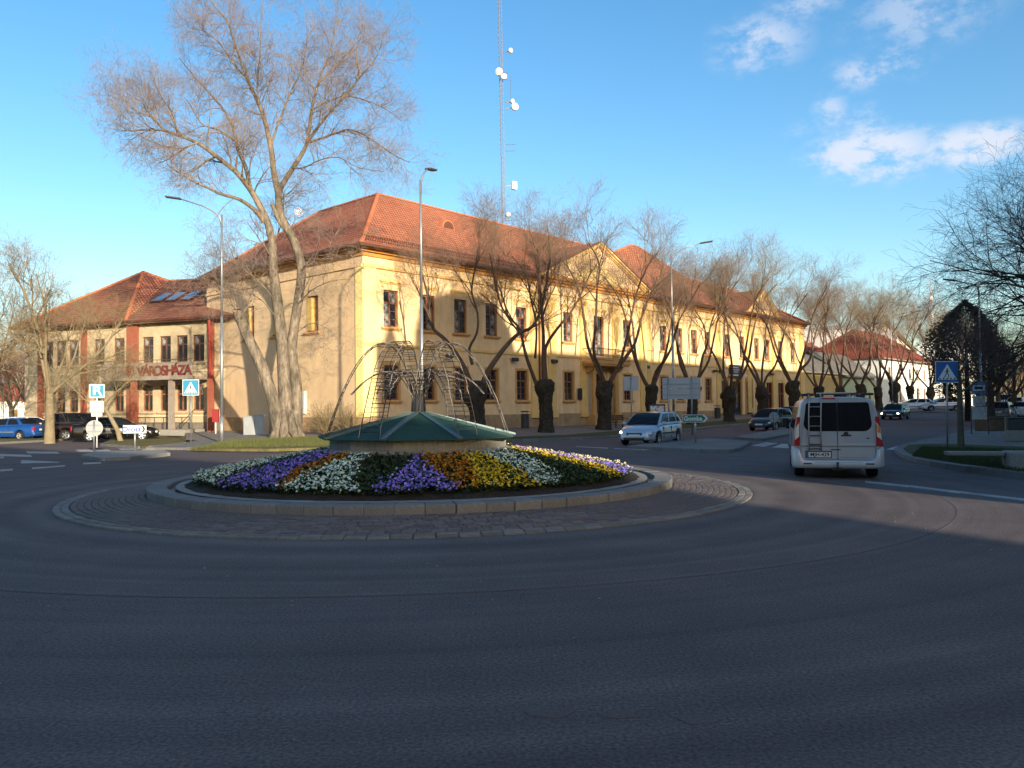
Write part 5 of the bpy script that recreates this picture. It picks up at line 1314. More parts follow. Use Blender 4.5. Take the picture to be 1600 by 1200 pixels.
g1_ = guide(-6.2, [([(742, 618), (728, 580), (712, 552), (695, 530), (679, 516), (672, 498), (668, 462), (660, 430)], .17, .05, 5, .55, -1),
                   ([(752, 614), (760, 585), (776, 560), (793, 538), (812, 520), (830, 512), (842, 492), (852, 455), (858, 410)], .19, .05, 8, .5, 1.5),
                   ([(738, 570), (733, 545), (745, 520), (746, 490), (737, 455), (742, 420), (748, 385)], .10, .035, 7, .5, -.5),
                   ([(812, 520), (796, 500), (780, 470), (772, 430), (765, 395)], .07, .03, 6, .3, .5)])
g2_ = guide(0, [([(850, 600), (849, 560), (849, 520), (846, 480), (843, 430), (840, 390)], .15, .05, 7, .45, 0),
                ([(838, 600), (826, 568), (820, 548), (812, 515), (800, 500), (783, 478), (775, 440)], .13, .04, 6, .5, -1),
                ([(853, 592), (852, 545), (872, 512), (892, 488), (910, 455), (925, 420)], .13, .04, 7, .45, 1),
                ([(846, 500), (856, 470), (870, 440), (876, 400)], .08, .03, 5, .4, 1),
                ([(836, 560), (838, 510), (830, 470), (822, 430), (800, 400)], .09, .03, 6, .4, 0)])
protoA = pollard(101, 3.2, guided=g1_); protoB = pollard(102, 3.4, guided=g2_)
protoC = pollard(103, 3.3); protoD = pollard(104, 3.5); protoE = pollard(105, 3.1, yellow=True); protoF = pollard(106, 3.3)
ord_ = ['first street tree from the big corner tree, with one limb sweeping left and one right', 'second street tree, thick dark stump by the litter bin left of the bench',
        'street tree standing right beside the wooden bench and the arched portal', 'street tree with a Y-shaped fork behind the small square sign back', 'street tree half hidden behind the big grey traffic board',
        'street tree with a wide ivy-covered fork in front of the shop entrance', 'street tree with a round knobbly head before the shop windows', 'street tree at the far end of the yellow building beside the van roof']
spots = [(protoA, -6.2), (protoB, 0), (protoC, 6.2), (protoD, 12.2), (protoF, 18.3), (protoE, 24.6), (protoC, 31.4), (protoD, 38.2), (protoF, 45), (protoE, 51.3), (protoC, 57.5), (protoE, 63.8), (protoD, 70), (protoF, 77), (protoE, 86), (protoC, 96), (protoE, 108)]
more_l = ['first pollarded tree beyond the yellow building, before the low yellow house', 'pollarded tree in front of the pale green house', 'pollarded tree where the green house meets the white corner house', 'pollarded tree at the near corner of the white house', 'pollarded tree beside the dark oncoming car along the white wall',
          'ninth visible stump along the white house wall', 'cut-back tree near the silver estate car', 'pollarded tree beyond the silver estate car', 'farthest pollarded tree of the row']
seen = set()
for i, (pr, k) in enumerate(spots):
    P0 = row_pos(k); o = pr if pr.name not in seen else copy_tree(pr); seen.add(pr.name)
    o.location = (P0.x, P0.y, H(P0.x, P0.y)); o.rotation_euler = (0, 0, 0) if i < 2 else (.045 * math.sin(i * 2.3), .05 * math.cos(i * 1.7), (i * 1.9) % 6.28); s = 1 if i < 2 else (1.0, .96, 1.04, .93, .98)[i % 5]; o.scale = (s, s, s)
    tag(o, (ord_ + more_l)[i], 'tree', 'pollarded trees along the street')
# ---- generic bare tree
def bare_tree(seed, loc, h, spread, label, twig=M_twig, bark=M_bark, r=.28, name='bare_tree', dens=1.0, up=.05, trunk_h=None, droop=0.0, lean=(0, 0), group=None, nl=6):
    rg = random.Random(seed); t = empty(name, loc, 0, label, 'tree', group); out = []
    th = trunk_h or h * .28
    P = dict(seg=[6, 6, 5, 4, 3], n=[int(6 * dens), int(6 * dens), int(6 * dens), int(4 * dens), 0], t0=[.25, .15, .12, .1, 0], ang=[42, 40, 42, 44, 45], len=[h * .5, spread * .62, spread * .36, spread * .2, spread * .11], rad=[r * .45, r * .2, r * .09, max(r * .04, .011), .008], wob=[.13, .2, .24, .27, .25], up=[up, up, up * .7, -droop, -droop * 1.5], taper=[.75, .75, .7, .6, .4], mat=[0, 0, 0, 1, 1])
    top = Vector((lean[0], lean[1], th))
    out.append(([Vector((0, 0, -.2)), Vector((lean[0] * .2, lean[1] * .2, th * .3)), Vector((lean[0] * .6, lean[1] * .6, th * .7)), top], [r * 1.25, r, r * .9, r * .8], 0))
    for i in range(nl):
        a = 2 * PI * i / nl + rg.uniform(-.3, .3); el = math.radians(rg.uniform(30, 72)); dr = Vector((math.cos(a) * math.cos(el), math.sin(a) * math.cos(el), math.sin(el)))
        L = (h - th) * (.55 + .45 * math.sin(el)) * .72; L = min(L, spread * 1.0 / max(math.cos(el), .35))
        branch(out, top - Vector((0, 0, rg.uniform(0, th * .3))), dr, L, r * rg.uniform(.32, .5), 0, P, rg)
    split_tree(name, out, t, [bark], [twig, twig], .03)
    return t
pt = lambda px, d, z=0.12: (lambda p: (p.x, p.y, z + S(p.y)))(D(px, 640, d))
bare_tree(31, pt(78, 46), 13.5, 5.0, 'pale yellowish bare tree in front of the left end of the beige wing', M_twigY, mat('pale_bark', (.25, .20, .125), .95, n1=3, col2=(.19, .155, .10), bump=.8, bscale=9, coord='Object'), .25, trunk_h=3.0, dens=1.05, nl=6)
bare_tree(32, pt(190, 45.5), 6.6, 3.6, 'small leaning bare tree growing beside the dark parked saloon', M_twigY, mat('pale_bark', (0, 0, 0)), .13, trunk_h=2.0, lean=(-1.3, .4), dens=.85)
bare_tree(33, pt(-25, 52), 12, 6.5, 'sunlit bare tree with dense pale twigs at the left edge of the photo', M_twigY, M_bark, .3, trunk_h=3)
bare_tree(34, pt(18, 74), 11, 6.0, 'reddish bare tree behind the blue car at the far left', mat('reddish_twigs', (.22, .12, .085), .95), M_bark, .25, trunk_h=2, up=.02)
bare_tree(35, pt(50, 84), 9, 6, 'low bushy bare tree between the blue car and the wing', mat('reddish_twigs', (0, 0, 0)), M_bark, .25, trunk_h=1.5, up=.02)
bare_tree(36, pt(-60, 68), 10, 6.5, 'tall pale bare tree just beyond the left edge behind the blue car', M_twigY, M_bark, .3)
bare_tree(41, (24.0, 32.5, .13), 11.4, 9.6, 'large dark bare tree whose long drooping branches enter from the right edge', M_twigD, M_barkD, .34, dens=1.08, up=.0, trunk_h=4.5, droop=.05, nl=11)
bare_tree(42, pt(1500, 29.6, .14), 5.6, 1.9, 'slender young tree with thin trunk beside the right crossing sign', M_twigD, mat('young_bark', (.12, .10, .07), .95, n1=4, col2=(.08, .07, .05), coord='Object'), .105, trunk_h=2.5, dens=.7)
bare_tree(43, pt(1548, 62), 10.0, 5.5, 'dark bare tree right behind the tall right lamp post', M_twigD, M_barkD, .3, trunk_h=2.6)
yt = [(1585, 75, 9.5), (1640, 66, 10), (1560, 100, 9.5), (1600, 115, 11), (1545, 135, 10), (1575, 150, 11), (1500, 160, 8), (1470, 170, 8)]
for i, (px, d, h) in enumerate(yt):
    bare_tree(50 + i, pt(px, d), h, h * .5, ['bare yellow-brown tree above the parked cars at the right edge', 'bare tree just past the right edge over the parked cars', 'yellowish bare tree behind the bus stop boards', 'tall yellowish bare tree far down the right side of the street',
      'far bare tree above the blue parked car', 'farthest tall yellowish tree at the end of the street', 'far low bare tree beyond the silver estate car', 'far low bare tree at the street end by the white wall'][i], M_twigY, M_limb, .28, trunk_h=2.2, dens=.85)
# ---- dark evergreen
def conifer(loc, h, r, label, seed=7):
    rg = random.Random(seed); t = empty('evergreen_tree', loc, 0, label, 'tree')
    b = MB(); b.tube([(0, 0, -.2), (0, 0, h * .45), (0, 0, h * .8)], [.26, .16, .04], 8); b.build('trunk', M_barkD, t, smooth=True)
    V = []; F = []; MI = []
    for i in range(15000):
        f = rg.random() ** .8; z = h * (.16 + .84 * f); rr = r * math.sin(PI * min(f * .92 + .1, 1)) ** .75 * .9; a = rg.uniform(0, 2 * PI); lob = .84 + .16 * math.sin(3 * a + f * 9) + .12 * math.sin(7 * a - f * 21) + .08 * math.sin(13 * a + f * 47); q = rr * lob * rg.uniform(.25, 1) ** .5
        c = Vector((q * math.cos(a), q * math.sin(a), z + rg.uniform(-.1, .1)))
        d = Vector((math.cos(a), math.sin(a), rg.uniform(-.3, .5))).normalized(); s = rg.uniform(.16, .38); sd = rnd_perp(d, rg) * s * .28
        n = len(V); V += [tuple(c - sd), tuple(c + d * s * .6 + sd * .2), tuple(c + d * s), tuple(c + sd)]; F.append((n, n + 1, n + 2, n + 3)); MI.append(0 if rg.random() < .7 else 1)
    link('crown', raw_mesh('conifer_crown', V, F, 4, [mat('needle_dark', (.032, .046, .022), .9), mat('needle_mid', (.055, .068, .03), .9)], MI), t)
    return t
conifer(pt(1512, 70), 10.2, 3.9, 'dark evergreen tree behind the right crossing sign')
# ---- small shrubs against the yellow side wall
def shrub(px, d, r, h, label, n=900, seed=0, m=M_twigY):
    rg = random.Random(seed); p = D(px, 640, d); t = empty('shrub', (p.x, p.y, H(p.x, p.y)), 0, label, 'shrub'); out = []
    for i in range(26):
        a = rg.uniform(0, 6.28); e = rg.uniform(.5, 1.4); dr = Vector((math.cos(a) * math.cos(e), math.sin(a) * math.cos(e), math.sin(e)))
        branch(out, Vector((rg.uniform(-.15, .15), rg.uniform(-.15, .15), 0)), dr, h * rg.uniform(.6, 1.1), .018, 0, dict(seg=[5, 4, 3], n=[7, 4, 0], t0=[.2, .2, 0], ang=[40, 45, 40], len=[h, h * .45, h * .22], rad=[.018, .009, .006], wob=[.15, .2, .2], up=[.02, .02, 0], taper=[.6, .5, .4], mat=[1, 1, 1]), rg)
    link('stems', tubes_mesh('shrub_stems', out, [M_twig, m], 3), t)
shrub(510, 46.3, 1, 1.9, 'leafless shrub by the yellow side wall left of the fountain lid', seed=1); shrub(545, 46.4, 1, 1.5, 'small leafless shrub close to the bright building corner', seed=2)
# hedge and far trees closing the view
def far_wood(name, pts, hmin, hmax, label, m, seed):
    rg = random.Random(seed); V = []; F = []
    for (x, y) in pts:
        h = rg.uniform(hmin, hmax); r = h * .42
        for k in range(420):
            a = rg.uniform(0, 6.28); e = rg.uniform(-1, 1.5); q = rg.random() ** .4; c = Vector((x + r * q * math.cos(a) * math.cos(e), y + r * q * math.sin(a) * math.cos(e), S(y) + h * .5 + h * .5 * q * math.sin(e)))
            d = Vector((rg.gauss(0, .5), rg.gauss(0, .5), 1)).normalized(); s = rg.uniform(.7, 1.5); sd = rnd_perp(d, rg) * .07; n = len(V); V += [tuple(c - sd), tuple(c + sd), tuple(c + d * s)]; F.append((n, n + 1, n + 2))
        n = len(V); V += [(x - .2, y, 0), (x + .2, y, 0), (x, y, h * .7)]; F.append((n, n + 1, n + 2))
    o = link(name, raw_mesh(name, V, F, 3, [m])); tag(o, label, 'trees', kind='stuff')
rr2 = random.Random(9)
far_wood('far_wood', [(rr2.uniform(-130, -58), rr2.uniform(110, 170)) for _ in range(70)], 7, 12, 'hazy mass of bare trees on the far left skyline', mat('far_twigs', (.17, .12, .095), .95), 3)
far_wood('far_wood', [(rr2.uniform(95, 260), rr2.uniform(210, 300)) for _ in range(80)], 8, 13, 'band of pale bare trees closing the street at the far right', mat('far_twigs_yellow', (.22, .165, .09), .95), 4)
# small far houses at the left edge
for i, (px, d, w, h, lab) in enumerate(((22, 128, 14, 4.5, 'low white house far off behind the blue car'), (50, 150, 11, 5, 'far pale house between the bare trees at the left'), (-20, 118, 10, 5, 'far house at the very left edge'))):
    p = D(px, 640, d); hs_ = empty('far_house', (p.x, p.y, 0), .2 * i, lab, 'building')
    b = MB(); b.box(-w / 2, w / 2, 0, 7, 0, h - 1.3); b.rpoly([(-w / 2, 0, h - 1.3), (-w / 2, 7, h - 1.3), (-w / 2, 3.5, h + 1)], (w, 0, 0)); b.build('wall', M_wwhite, hs_)
    roof_w([(-w / 2 - .3, -.4, h - 1.5), (w / 2 + .3, -.4, h - 1.5), (w / 2 + .3, 3.5, h + 1.1), (-w / 2 - .3, 3.5, h + 1.1)], hs_, M_redroof)
    for x in (-w / 3, 0, w / 3): bb = MB(); bb.box(x - .5, x + .5, -.05, -.002, 1, 2.3); bb.build('window', M_glass, hs_)
# ---------------------------------------------------------------- street furniture
def post_at(px, py, z=.13): p = G(px, py, z); return p
def lamp_post(loc, h, arms, label, face=0.0):
    t = empty('street_lamp', loc, face, label, 'street lamp', 'tall street lamps round the crossing')
    b = MB(); b.tube([(0, 0, 0), (0, 0, 1.3)], .10, 12); b.tube([(0, 0, 1.3), (0, 0, h * .55)], [.085, .07], 12); b.tube([(0, 0, h * .55), (0, 0, h)], [.062, .045], 12); b.build('pole', M_steel, t, smooth=True)
    b = MB(); b.box(-.16, .16, -.16, .16, -.02, .03); b.box(-.06, .06, -.09, -.07, .5, .95); b.build('base_plate', M_steel, t)
    for (dx, dz, L) in arms:
        # curved outreach arm along local x
        pts = [Vector((0, 0, h - .6)), Vector((.05 * dx, 0, h - .1)), Vector((dx * .45, 0, h + dz * .55)), Vector((dx, 0, h + dz))]
        a = MB(); a.tube([pts[0], pts[1], pts[1].lerp(pts[2], .5) + Vector((0, 0, .05)), pts[2], pts[3]], [.05, .045, .04, .035, .03], 8); ar = a.build('arm', M_steel, t, smooth=True)
        sg = 1 if dx > 0 else -1
        a = MB(); a.box(-.02, L, -.14, .14, -.03, .05, Matrix.Translation(pts[3]) @ Matrix.Rotation(-.12 if sg > 0 else PI + .12, 4, 'Y') @ (Matrix.Identity(4) if sg > 0 else Matrix.Rotation(PI, 4, 'X'))); a.build('lamp_head', M_dsteel, ar, bevel=.02)
    return t
p = D(660, 690, 35.6); lamp_post((p.x, p.y, .0), 11.75, [(.55, .62, .62)], 'tall slim lamp post rising behind the fountain in front of the yellow corner', math.radians(62))
p = D(346.5, 690, 41.5); lamp_post((p.x, p.y, .13), 11.6, [(-2.0, .75, .75)], 'lamp post with arm pointing left in front of the beige wing', math.radians(8))
p = D(1053, 670, 56); lamp_post((p.x, p.y, H(p.x, p.y)), 12.0, [(2.0, .7, .8)], 'lamp post with arm pointing right before the yellow front, behind the silver hatchback', math.radians(-10))
p = D(1535, 665, 58); lamp_post((p.x, p.y, .15), 9.9, [(-1.7, .35, .9)], 'lamp post with arm pointing left beside the bus stop boards', math.radians(5))
p = D(1395, 640, 96); lamp_post((p.x, p.y, S(p.y) + .1), 10.8, [(2.3, .8, .9)], 'far lamp post in front of the white corner house', math.radians(-10))
p = D(5, 650, 80); t = empty('park_lamp', (p.x, p.y, .1), 0, 'small white lamp post at the far left edge behind the blue car', 'street lamp')
b = MB(); b.tube([(0, 0, 0), (0, 0, 4.6)], .05, 8); b.build('pole', M_steel, t); b = MB(); b.box(-.35, .35, -.12, .12, 4.6, 4.75); b.build('lamp_head', M_swhite, t)

def plate(b, w, h, t=.012, y=0, r=0): b.box(-w / 2, w / 2, y - t, y, -h / 2, h / 2)
def ped_sign(loc, hp, s, label, face, mb=M_sblue, tilt=0):
    t = empty('crossing_sign', loc, face, label, 'traffic sign'); t.rotation_euler = (0, tilt, face)
    b = MB(); b.tube([(0, .04, 0), (0, .04, hp + s * .95)], .03, 10); b.build('pole', M_steel, t, smooth=True)
    c = hp + s / 2
    b = MB(); b.box(-s / 2, s / 2, -.012, 0, c - s / 2, c + s / 2); b.build('sign_plate', M_swhite, t, bevel=.004)
    b = MB(); e = s / 2 - s * .035; b.box(-e, e, -.016, -.013, c - e, c + e); b.build('sign_field', mb, t)
    b = MB(); h = s * .36; b.rpoly([(-s * .40, -.018, c - h), (s * .40, -.018, c - h), (0, -.018, c + h)], (0, -.002, 0)); b.build('sign_triangle', M_swhite, t)
    f = MB(); k = s * .9
    def limb(pts, r): 
        for a, d in zip(pts[:-1], pts[1:]):
            a = Vector((a[0] * k, -.0215, c + a[1] * k)); d = Vector((d[0] * k, -.0215, c + d[1] * k)); v = (d - a).normalized(); n = Vector((-v.z, 0, v.x)) * r * k
            f.rpoly([a + n, d + n, d - n, a - n], (0, -.001, 0))
    f.poly([(.032 * k * math.cos(q) + .0, -.022, c + .17 * k + .032 * k * math.sin(q)) for q in np.linspace(0, 2 * PI, 12, endpoint=False)])
    limb([(0, .13), (-.01, -.06)], .035); limb([(-.01, -.05), (-.09, -.17), (-.13, -.29)], .018); limb([(0, -.05), (.06, -.16), (.07, -.29)], .018); limb([(0, .1), (-.08, .02), (-.10, -.04)], .012); limb([(0, .1), (.07, .02), (.10, 0)], .012)
    f.build('walking_figure', M_black, t, fixn=False)
    f = MB()
    for i in range(5): x = (-.30 + i * .15) * s; f.box(x - .03 * s, x + .03 * s, -.0215, -.0195, c - h + .012 * s, c - h + .085 * s)
    f.build('crossing_stripes', M_black, t)
    return t
p = D(298, 695, 41.3); ped_sign((p.x, p.y, .1), 2.42, .80, 'blue pedestrian crossing sign on white pole in front of the beige wing', math.radians(8), M_steal)
p = D(1480.5, 700, 29.6); ped_sign((p.x, p.y, .14), 2.32, .78, 'dark blue pedestrian crossing sign on the grassy right corner', math.radians(-24), M_sblue, tilt=.02)
# parking sign with blank plate
p = D(151, 704, 39.8); t = empty('parking_sign', (p.x, p.y, .0), math.radians(14), 'blue parking sign with white plate below, by the dark parked saloon', 'traffic sign')
b = MB(); b.tube([(0, .04, 0), (0, .04, 3.05)], .035, 10); b.build('pole', M_swhite, t, smooth=True)
b = MB(); b.box(-.34, .34, -.012, 0, 2.42, 3.08); b.build('sign_plate', M_swhite, t, bevel=.01)
b = MB(); b.box(-.29, .29, -.016, -.013, 2.47, 3.03); b.build('sign_field', M_steal, t)
link('letter', text_mesh('P', .62, .002, M_swhite, font_bold=.025), t, (-.03, -.02, 2.77), (PI / 2, 0, 0))
b = MB(); b.rpoly([(.03, -.021, 2.76), (.11, -.021, 2.76), (.25, -.021, 2.52), (.15, -.021, 2.52)], (0, -.002, 0)); b.build('car_symbol', M_swhite, t)
b = MB(); b.box(-.30, .30, -.012, 0, 1.72, 2.27); b.build('lower_plate', M_swhite, t)
b = MB(); 
for (x0, x1, z0, z1) in ((-.25, .25, 1.77, 1.79), (-.25, .25, 2.20, 2.22), (-.25, -.23, 1.79, 2.20), (.23, .25, 1.79, 2.20)): b.box(x0, x1, -.016, -.0125, z0, z1)
b.build('plate_border', M_black, t)
b = MB(); b.box(-.24, .24, -.012, 0, 1.52, 1.68); b.build('small_plate', M_swhite, t)
# round keep-right discs seen from behind
for (px, py, d, r, hz, lab, z) in ((147, 709, 34.2, .335, .93, 'back of a round traffic sign on the left splitter island', .12), (1210, 676, 51, .33, .85, 'back of a round traffic sign on the island left of the van', .12)):
    p = D(px, py, d); t = empty('round_sign', (p.x, p.y, z), math.radians(10), lab, 'traffic sign')
    b = MB(); b.tube([(0, -.02, -.02), (0, -.02, hz + r * .9)], .035, 10); b.build('pole', M_steel, t, smooth=True)
    b = MB(); b.lathe([(0, 0), (r, 0), (r, .012), (0, .012)], 28, (0, 0, 0), Matrix.Translation((0, .03, hz)) @ Matrix.Rotation(PI / 2, 4, 'X')); b.build('sign_disc', M_signback, t)
    b = MB(); b.box(-r * .8, r * .8, -.015, .012, hz + .12, hz + .15); b.box(-r * .8, r * .8, -.015, .012, hz - .15, hz - .12); b.build('bracket', M_steel, t)
# small direction signs on the islands
def arrow_sign(loc, hp, w, h, m, mt, txt, label, face, point=True, tsize=.3, border=None, tx=0.0, align='CENTER'):
    t = empty('direction_sign', loc, face, label, 'direction sign')
    b = MB(); b.tube([(0, .03, -.02), (0, .03, hp + h * .8)], .038, 10); b.build('pole', M_steel, t, smooth=True)
    x0, x1 = -w * .5, w * .5; c = hp + h / 2; tip = h * .5
    def shape(k, y, th, mm, nm):
        b = MB(); q = [(x0 + k, c - h / 2 + k), (x1 - tip - k * .3, c - h / 2 + k), (x1 - k * 1.4, c), (x1 - tip - k * .3, c + h / 2 - k), (x0 + k, c + h / 2 - k)] if point else [(x0 + k, c - h / 2 + k), (x1 - k, c - h / 2 + k), (x1 - k, c + h / 2 - k), (x0 + k, c + h / 2 - k)]
        b.rpoly([(x, y, z) for x, z in q], (0, -th, 0)); return b.build(nm, mm, t)
    shape(0, 0, .012, border or m, 'sign_plate')
    if border: shape(.022, -.0125, .002, m, 'sign_field')
    if txt: link('lettering', text_mesh(txt, tsize, .001, mt, font_bold=.008), t, (tx, -.017, c - .01), (PI / 2, 0, 0))
    return t
p = D(1087, 695, 36); t = arrow_sign((p.x, p.y, .12), .88, 1.12, .34, M_sgreen, M_swhite, 'Gomba', 'green arrow-shaped direction sign reading Gomba on the right splitter island', math.radians(-6), True, .27, M_swhite, -.10)
b = MB(); q = t.location; x1 = .56; c = 1.05; b.rpoly([(x1 - .25, -.0165, c + .15), (x1 - .17, -.0165, c + .15), (x1 - .03, -.0165, c), (x1 - .17, -.0165, c - .15), (x1 - .25, -.0165, c - .15), (x1 - .11, -.0165, c)], (0, -.002, 0)); b.build('chevron', M_swhite, t)
b = MB(); b.tube([(0, .03, .75), (0, .03, .82)], .05, 10); b.build('collar', M_swhite, t)
p = D(210.5, 712, 32.5); t = arrow_sign((p.x, p.y, .12), .75, .86, .32, M_swhite, mat('blue_print', (.02, .06, .35), .5), 'Orosz', 'small white direction sign with blue lettering on the left splitter island', math.radians(12), False, .27, None, -.12)
b = MB(); x1 = .40; c = .91; b.rpoly([(x1 - .15, -.0165, c + .13), (x1 - .08, -.0165, c + .13), (x1 - .01, -.0165, c), (x1 - .08, -.0165, c - .13), (x1 - .15, -.0165, c - .13), (x1 - .08, -.0165, c)], (0, -.002, 0)); b.build('chevron', M_black, t)
# big traffic board from behind
p = D(1066, 690, 45); t = empty('traffic_board', (p.x, p.y, .12), math.radians(-12), 'large grey back of a two-panel traffic board on posts behind the silver hatchback', 'traffic sign')
for k in (0, 1):
    b = MB(); b.box(-1.02, 1.02, -.02, 0, 1.98 + k * .60, 2.565 + k * .60); b.build('panel', M_signback, t)
for x in (-.7, .55):
    b = MB(); b.tube([(x, -.06, 0), (x, -.06, 3.25)], .045, 8); b.build('post', M_steel, t, smooth=True)
b = MB(); b.box(-1.0, 1.0, -.05, -.02, 2.2, 2.24); b.box(-1.0, 1.0, -.05, -.02, 2.8, 2.84); b.build('rail', M_steel, t)
p = D(987, 680, 46.5); t = empty('square_sign', (p.x, p.y, .12), math.radians(-8), 'back of a small square traffic sign on a pole left of the silver hatchback', 'traffic sign')
b = MB(); b.tube([(0, -.02, 0), (0, -.02, 3.35)], .035, 8); b.build('pole', M_steel, t, smooth=True)
b = MB(); b.box(-.42, .42, .012, .024, 2.52, 3.32); b.build('sign_plate', M_signback, t, bevel=.01); b = MB(); b.box(-.2, .2, -.005, .011, 2.62, 2.66); b.box(-.2, .2, -.005, .011, 3.15, 3.19); b.build('bracket', M_steel, t)
# sandwich poster board by the wall
p = D(1027, 655, 57); t = empty('poster_stand', (p.x, p.y, H(p.x, p.y)), RZ - .6, 'freestanding poster board with dark frame between two street trees', 'poster board')
b = MB(); b.box(-.6, -.53, -.05, .05, 0, 1.75); b.box(.53, .6, -.05, .05, 0, 1.75); b.box(-.53, .53, -.05, .05, 1.65, 1.75); b.build('frame', M_dsteel, t)
b = MB(); b.box(-.53, .0, -.02, .02, .35, 1.65); b.box(.02, .53, -.02, .02, .35, 1.65); b.build('poster', mat('poster_sheet', (.62, .60, .58), .6, n1=5, col2=(.3, .1, .12), f0=.52, f1=.6), t)
# bench
def bench(loc, rz, label):
    t = empty('bench', loc, rz, label, 'bench', None); mw = mat('bench_wood', (.10, .045, .025), .7, n1=4, col2=(.07, .03, .02), coord='Object')
    for i in range(4): b = MB(); b.box(-.95, .95, -.42 + i * .12, -.33 + i * .12, .43, .465); b.build('seat_slat', mw, t)
    for i in range(3): b = MB(); b.box(-.95, .95, .085 + i * .02, .115 + i * .02, .56 + i * .13, .66 + i * .13); b.build('backrest_slat', mw, t)
    for x in (-.75, .75):
        b = MB(); b.box(x - .03, x + .03, -.40, -.34, 0, .43); b.box(x - .03, x + .03, .04, .10, 0, .43); b.box(x - .03, x + .03, .05, .085, .43, .95); b.box(x - .03, x + .03, -.4, .1, .40, .43); b.box(x - .03, x + .03, -.42, .05, .64, .67); b.box(x - .03, x + .03, -.42, -.38, .43, .64); b.build('leg', M_dsteel, t)
bq = loc2w(19.0, -4.6); bench((bq.x, bq.y, H(bq.x, bq.y)), RZ, 'dark slatted bench between two street trees in front of the portal')
# litter bins by the wall
for (u, w, lab) in ((12.3, -1.7, 'dark litter bin near the wall left of the second street tree'), (38.3, -2.4, 'dark litter bin against the plinth right of the big traffic board')):
    q = loc2w(u, w); t = empty('litter_bin', (q.x, q.y, H(q.x, q.y)), RZ, lab, 'litter bin', 'litter bins')
    b = MB(); b.lathe([(.24, .05), (.27, .1), (.27, .9), (.29, .92), (.29, 1.0)], 16); b.lathe([(0, .12), (.26, .12)], 16); b.build('bin_body', M_dsteel, t); b = MB(); b.lathe([(.3, 1.12), (.26, 1.2), (0, 1.22)], 16); b.tube([(-.2, 0, 1.0), (-.2, 0, 1.14)], .015, 5); b.tube([(.2, 0, 1.0), (.2, 0, 1.14)], .015, 5); b.build('bin_lid', M_dsteel, t)
# electric cabinets
p = D(396, 684, 49.5); t = empty('utility_cabinet', (p.x, p.y, H(p.x, p.y)), RZ + PI / 2 - .25, 'pale grey double utility cabinet standing left of the big tree', 'utility cabinet')
t.rotation_euler = (0, 0, math.radians(-24)); M_cab = mat('cabinet_grey', (.42, .44, .45), .6, n1=2, col2=(.36, .38, .39))
b = MB(); b.box(-.78, .06, 0, .5, -.1, 1.08); b.box(-.80, .08, -.03, .52, 1.08, 1.13); b.build('cabinet', M_cab, t, bevel=.01); b = MB(); b.box(.065, .72, .05, .55, -.1, 1.16); b.box(.062, .74, .02, .57, 1.16, 1.21); b.build('cabinet', M_cab, t, bevel=.01)
for (a, c, y, z) in ((-.74, -.38, -.012, 1.0), (-.35, .02, -.012, 1.0), (.10, .68, .038, 1.08)): b = MB(); b.box(a, c, y, y + .01, .12, z); b.build('cabinet_door', M_cab, t)
# meter box and pipes on the side wall
b = MB(); b.box(-.14, -.002, 5.55, 5.85, 1.5, 2.9); b.build('conduit_box', M_swhite, TH)
# bus stop boards, planter, bins and blocks on the right
p = D(1531, 668, 42); t = empty('bus_stop_sign', (p.x, p.y, .13), math.radians(-30), 'bus stop pole with blue and white boards in front of the dark tree', 'bus stop sign')
b = MB(); b.tube([(-.38, .03, 0), (-.38, .03, 2.75)], .03, 8); b.tube([(.38, .03, 0), (.38, .03, 2.75)], .03, 8); b.build('pole', M_dsteel, t)
b = MB(); b.box(-.34, .34, -.02, 0, 2.05, 2.7); b.build('stop_board', mat('stop_blue', (.05, .15, .30), .5), t); b = MB(); b.box(-.27, .27, -.026, -.0215, 2.22, 2.5); b.build('bus_field', M_swhite, t); b = MB(); b.box(-.19, .19, -.031, -.0275, 2.30, 2.44); b.box(-.15, -.09, -.031, -.0275, 2.265, 2.297); b.box(.09, .15, -.031, -.0275, 2.265, 2.297); b.build('bus_symbol', M_black, t)
b = MB(); b.box(-.28, .28, -.02, 0, 1.45, 1.95); b.build('timetable', mat('timetable', (.5, .5, .5), .6, n1=6, col2=(.3, .3, .32)), t); b = MB(); b.box(-.34, .34, -.02, 0, .75, 1.4); b.build('notice_board', mat('notice', (.42, .42, .40), .6), t)
p = D(1551, 668, 47); t = empty('brick_planter', (p.x, p.y, .13), .5, 'low brown planter box beside the right lamp post', 'planter')
b = MB(); b.box(-.75, .75, -.6, .6, 0, .7); b.box(-.8, .8, -.65, .65, .7, .8); b.build('box', mat('planter_brown', (.16, .11, .07), .9, n1=4, col2=(.11, .08, .05)), t, bevel=.02); b = MB(); b.box(-.68, .68, -.53, .53, .801, .82); b.build('soil', M_soil, t)
p = G(1588, 689, .13); t = empty('waste_bin', (p.x, p.y, .13), -.4, 'black waste bin on a concrete base at the right edge', 'litter bin')
b = MB(); b.box(-.35, .35, -.3, .3, 0, .45); b.build('bin_base', M_conc, t, bevel=.02); b = MB(); b.box(-.33, .33, -.28, .28, .45, .92); b.box(-.36, .36, -.31, .31, .922, .97); b.build('bin_body', M_dsteel, t, bevel=.02)
b = MB(); b.tube([(-.37, 0, 0), (-.37, 0, 1.0)], .03, 6); b.tube([(.37, 0, 0), (.37, 0, 1.0)], .03, 6); b.build('bin_frame', M_steel, t)
p = G(1612, 733, .13); t = empty('concrete_planter', (p.x + .1, p.y, .13), -.35, 'rough concrete block at the right edge of the grassy corner', 'concrete block')
b = MB(); b.box(-.62, 1.3, -.45, .45, 0, .42); b.build('block', M_conc, t, bevel=.03); b = MB(); b.box(-1.9, -.63, -.05, .35, .30, .40); b.build('ledge', M_conc, t, bevel=.02)
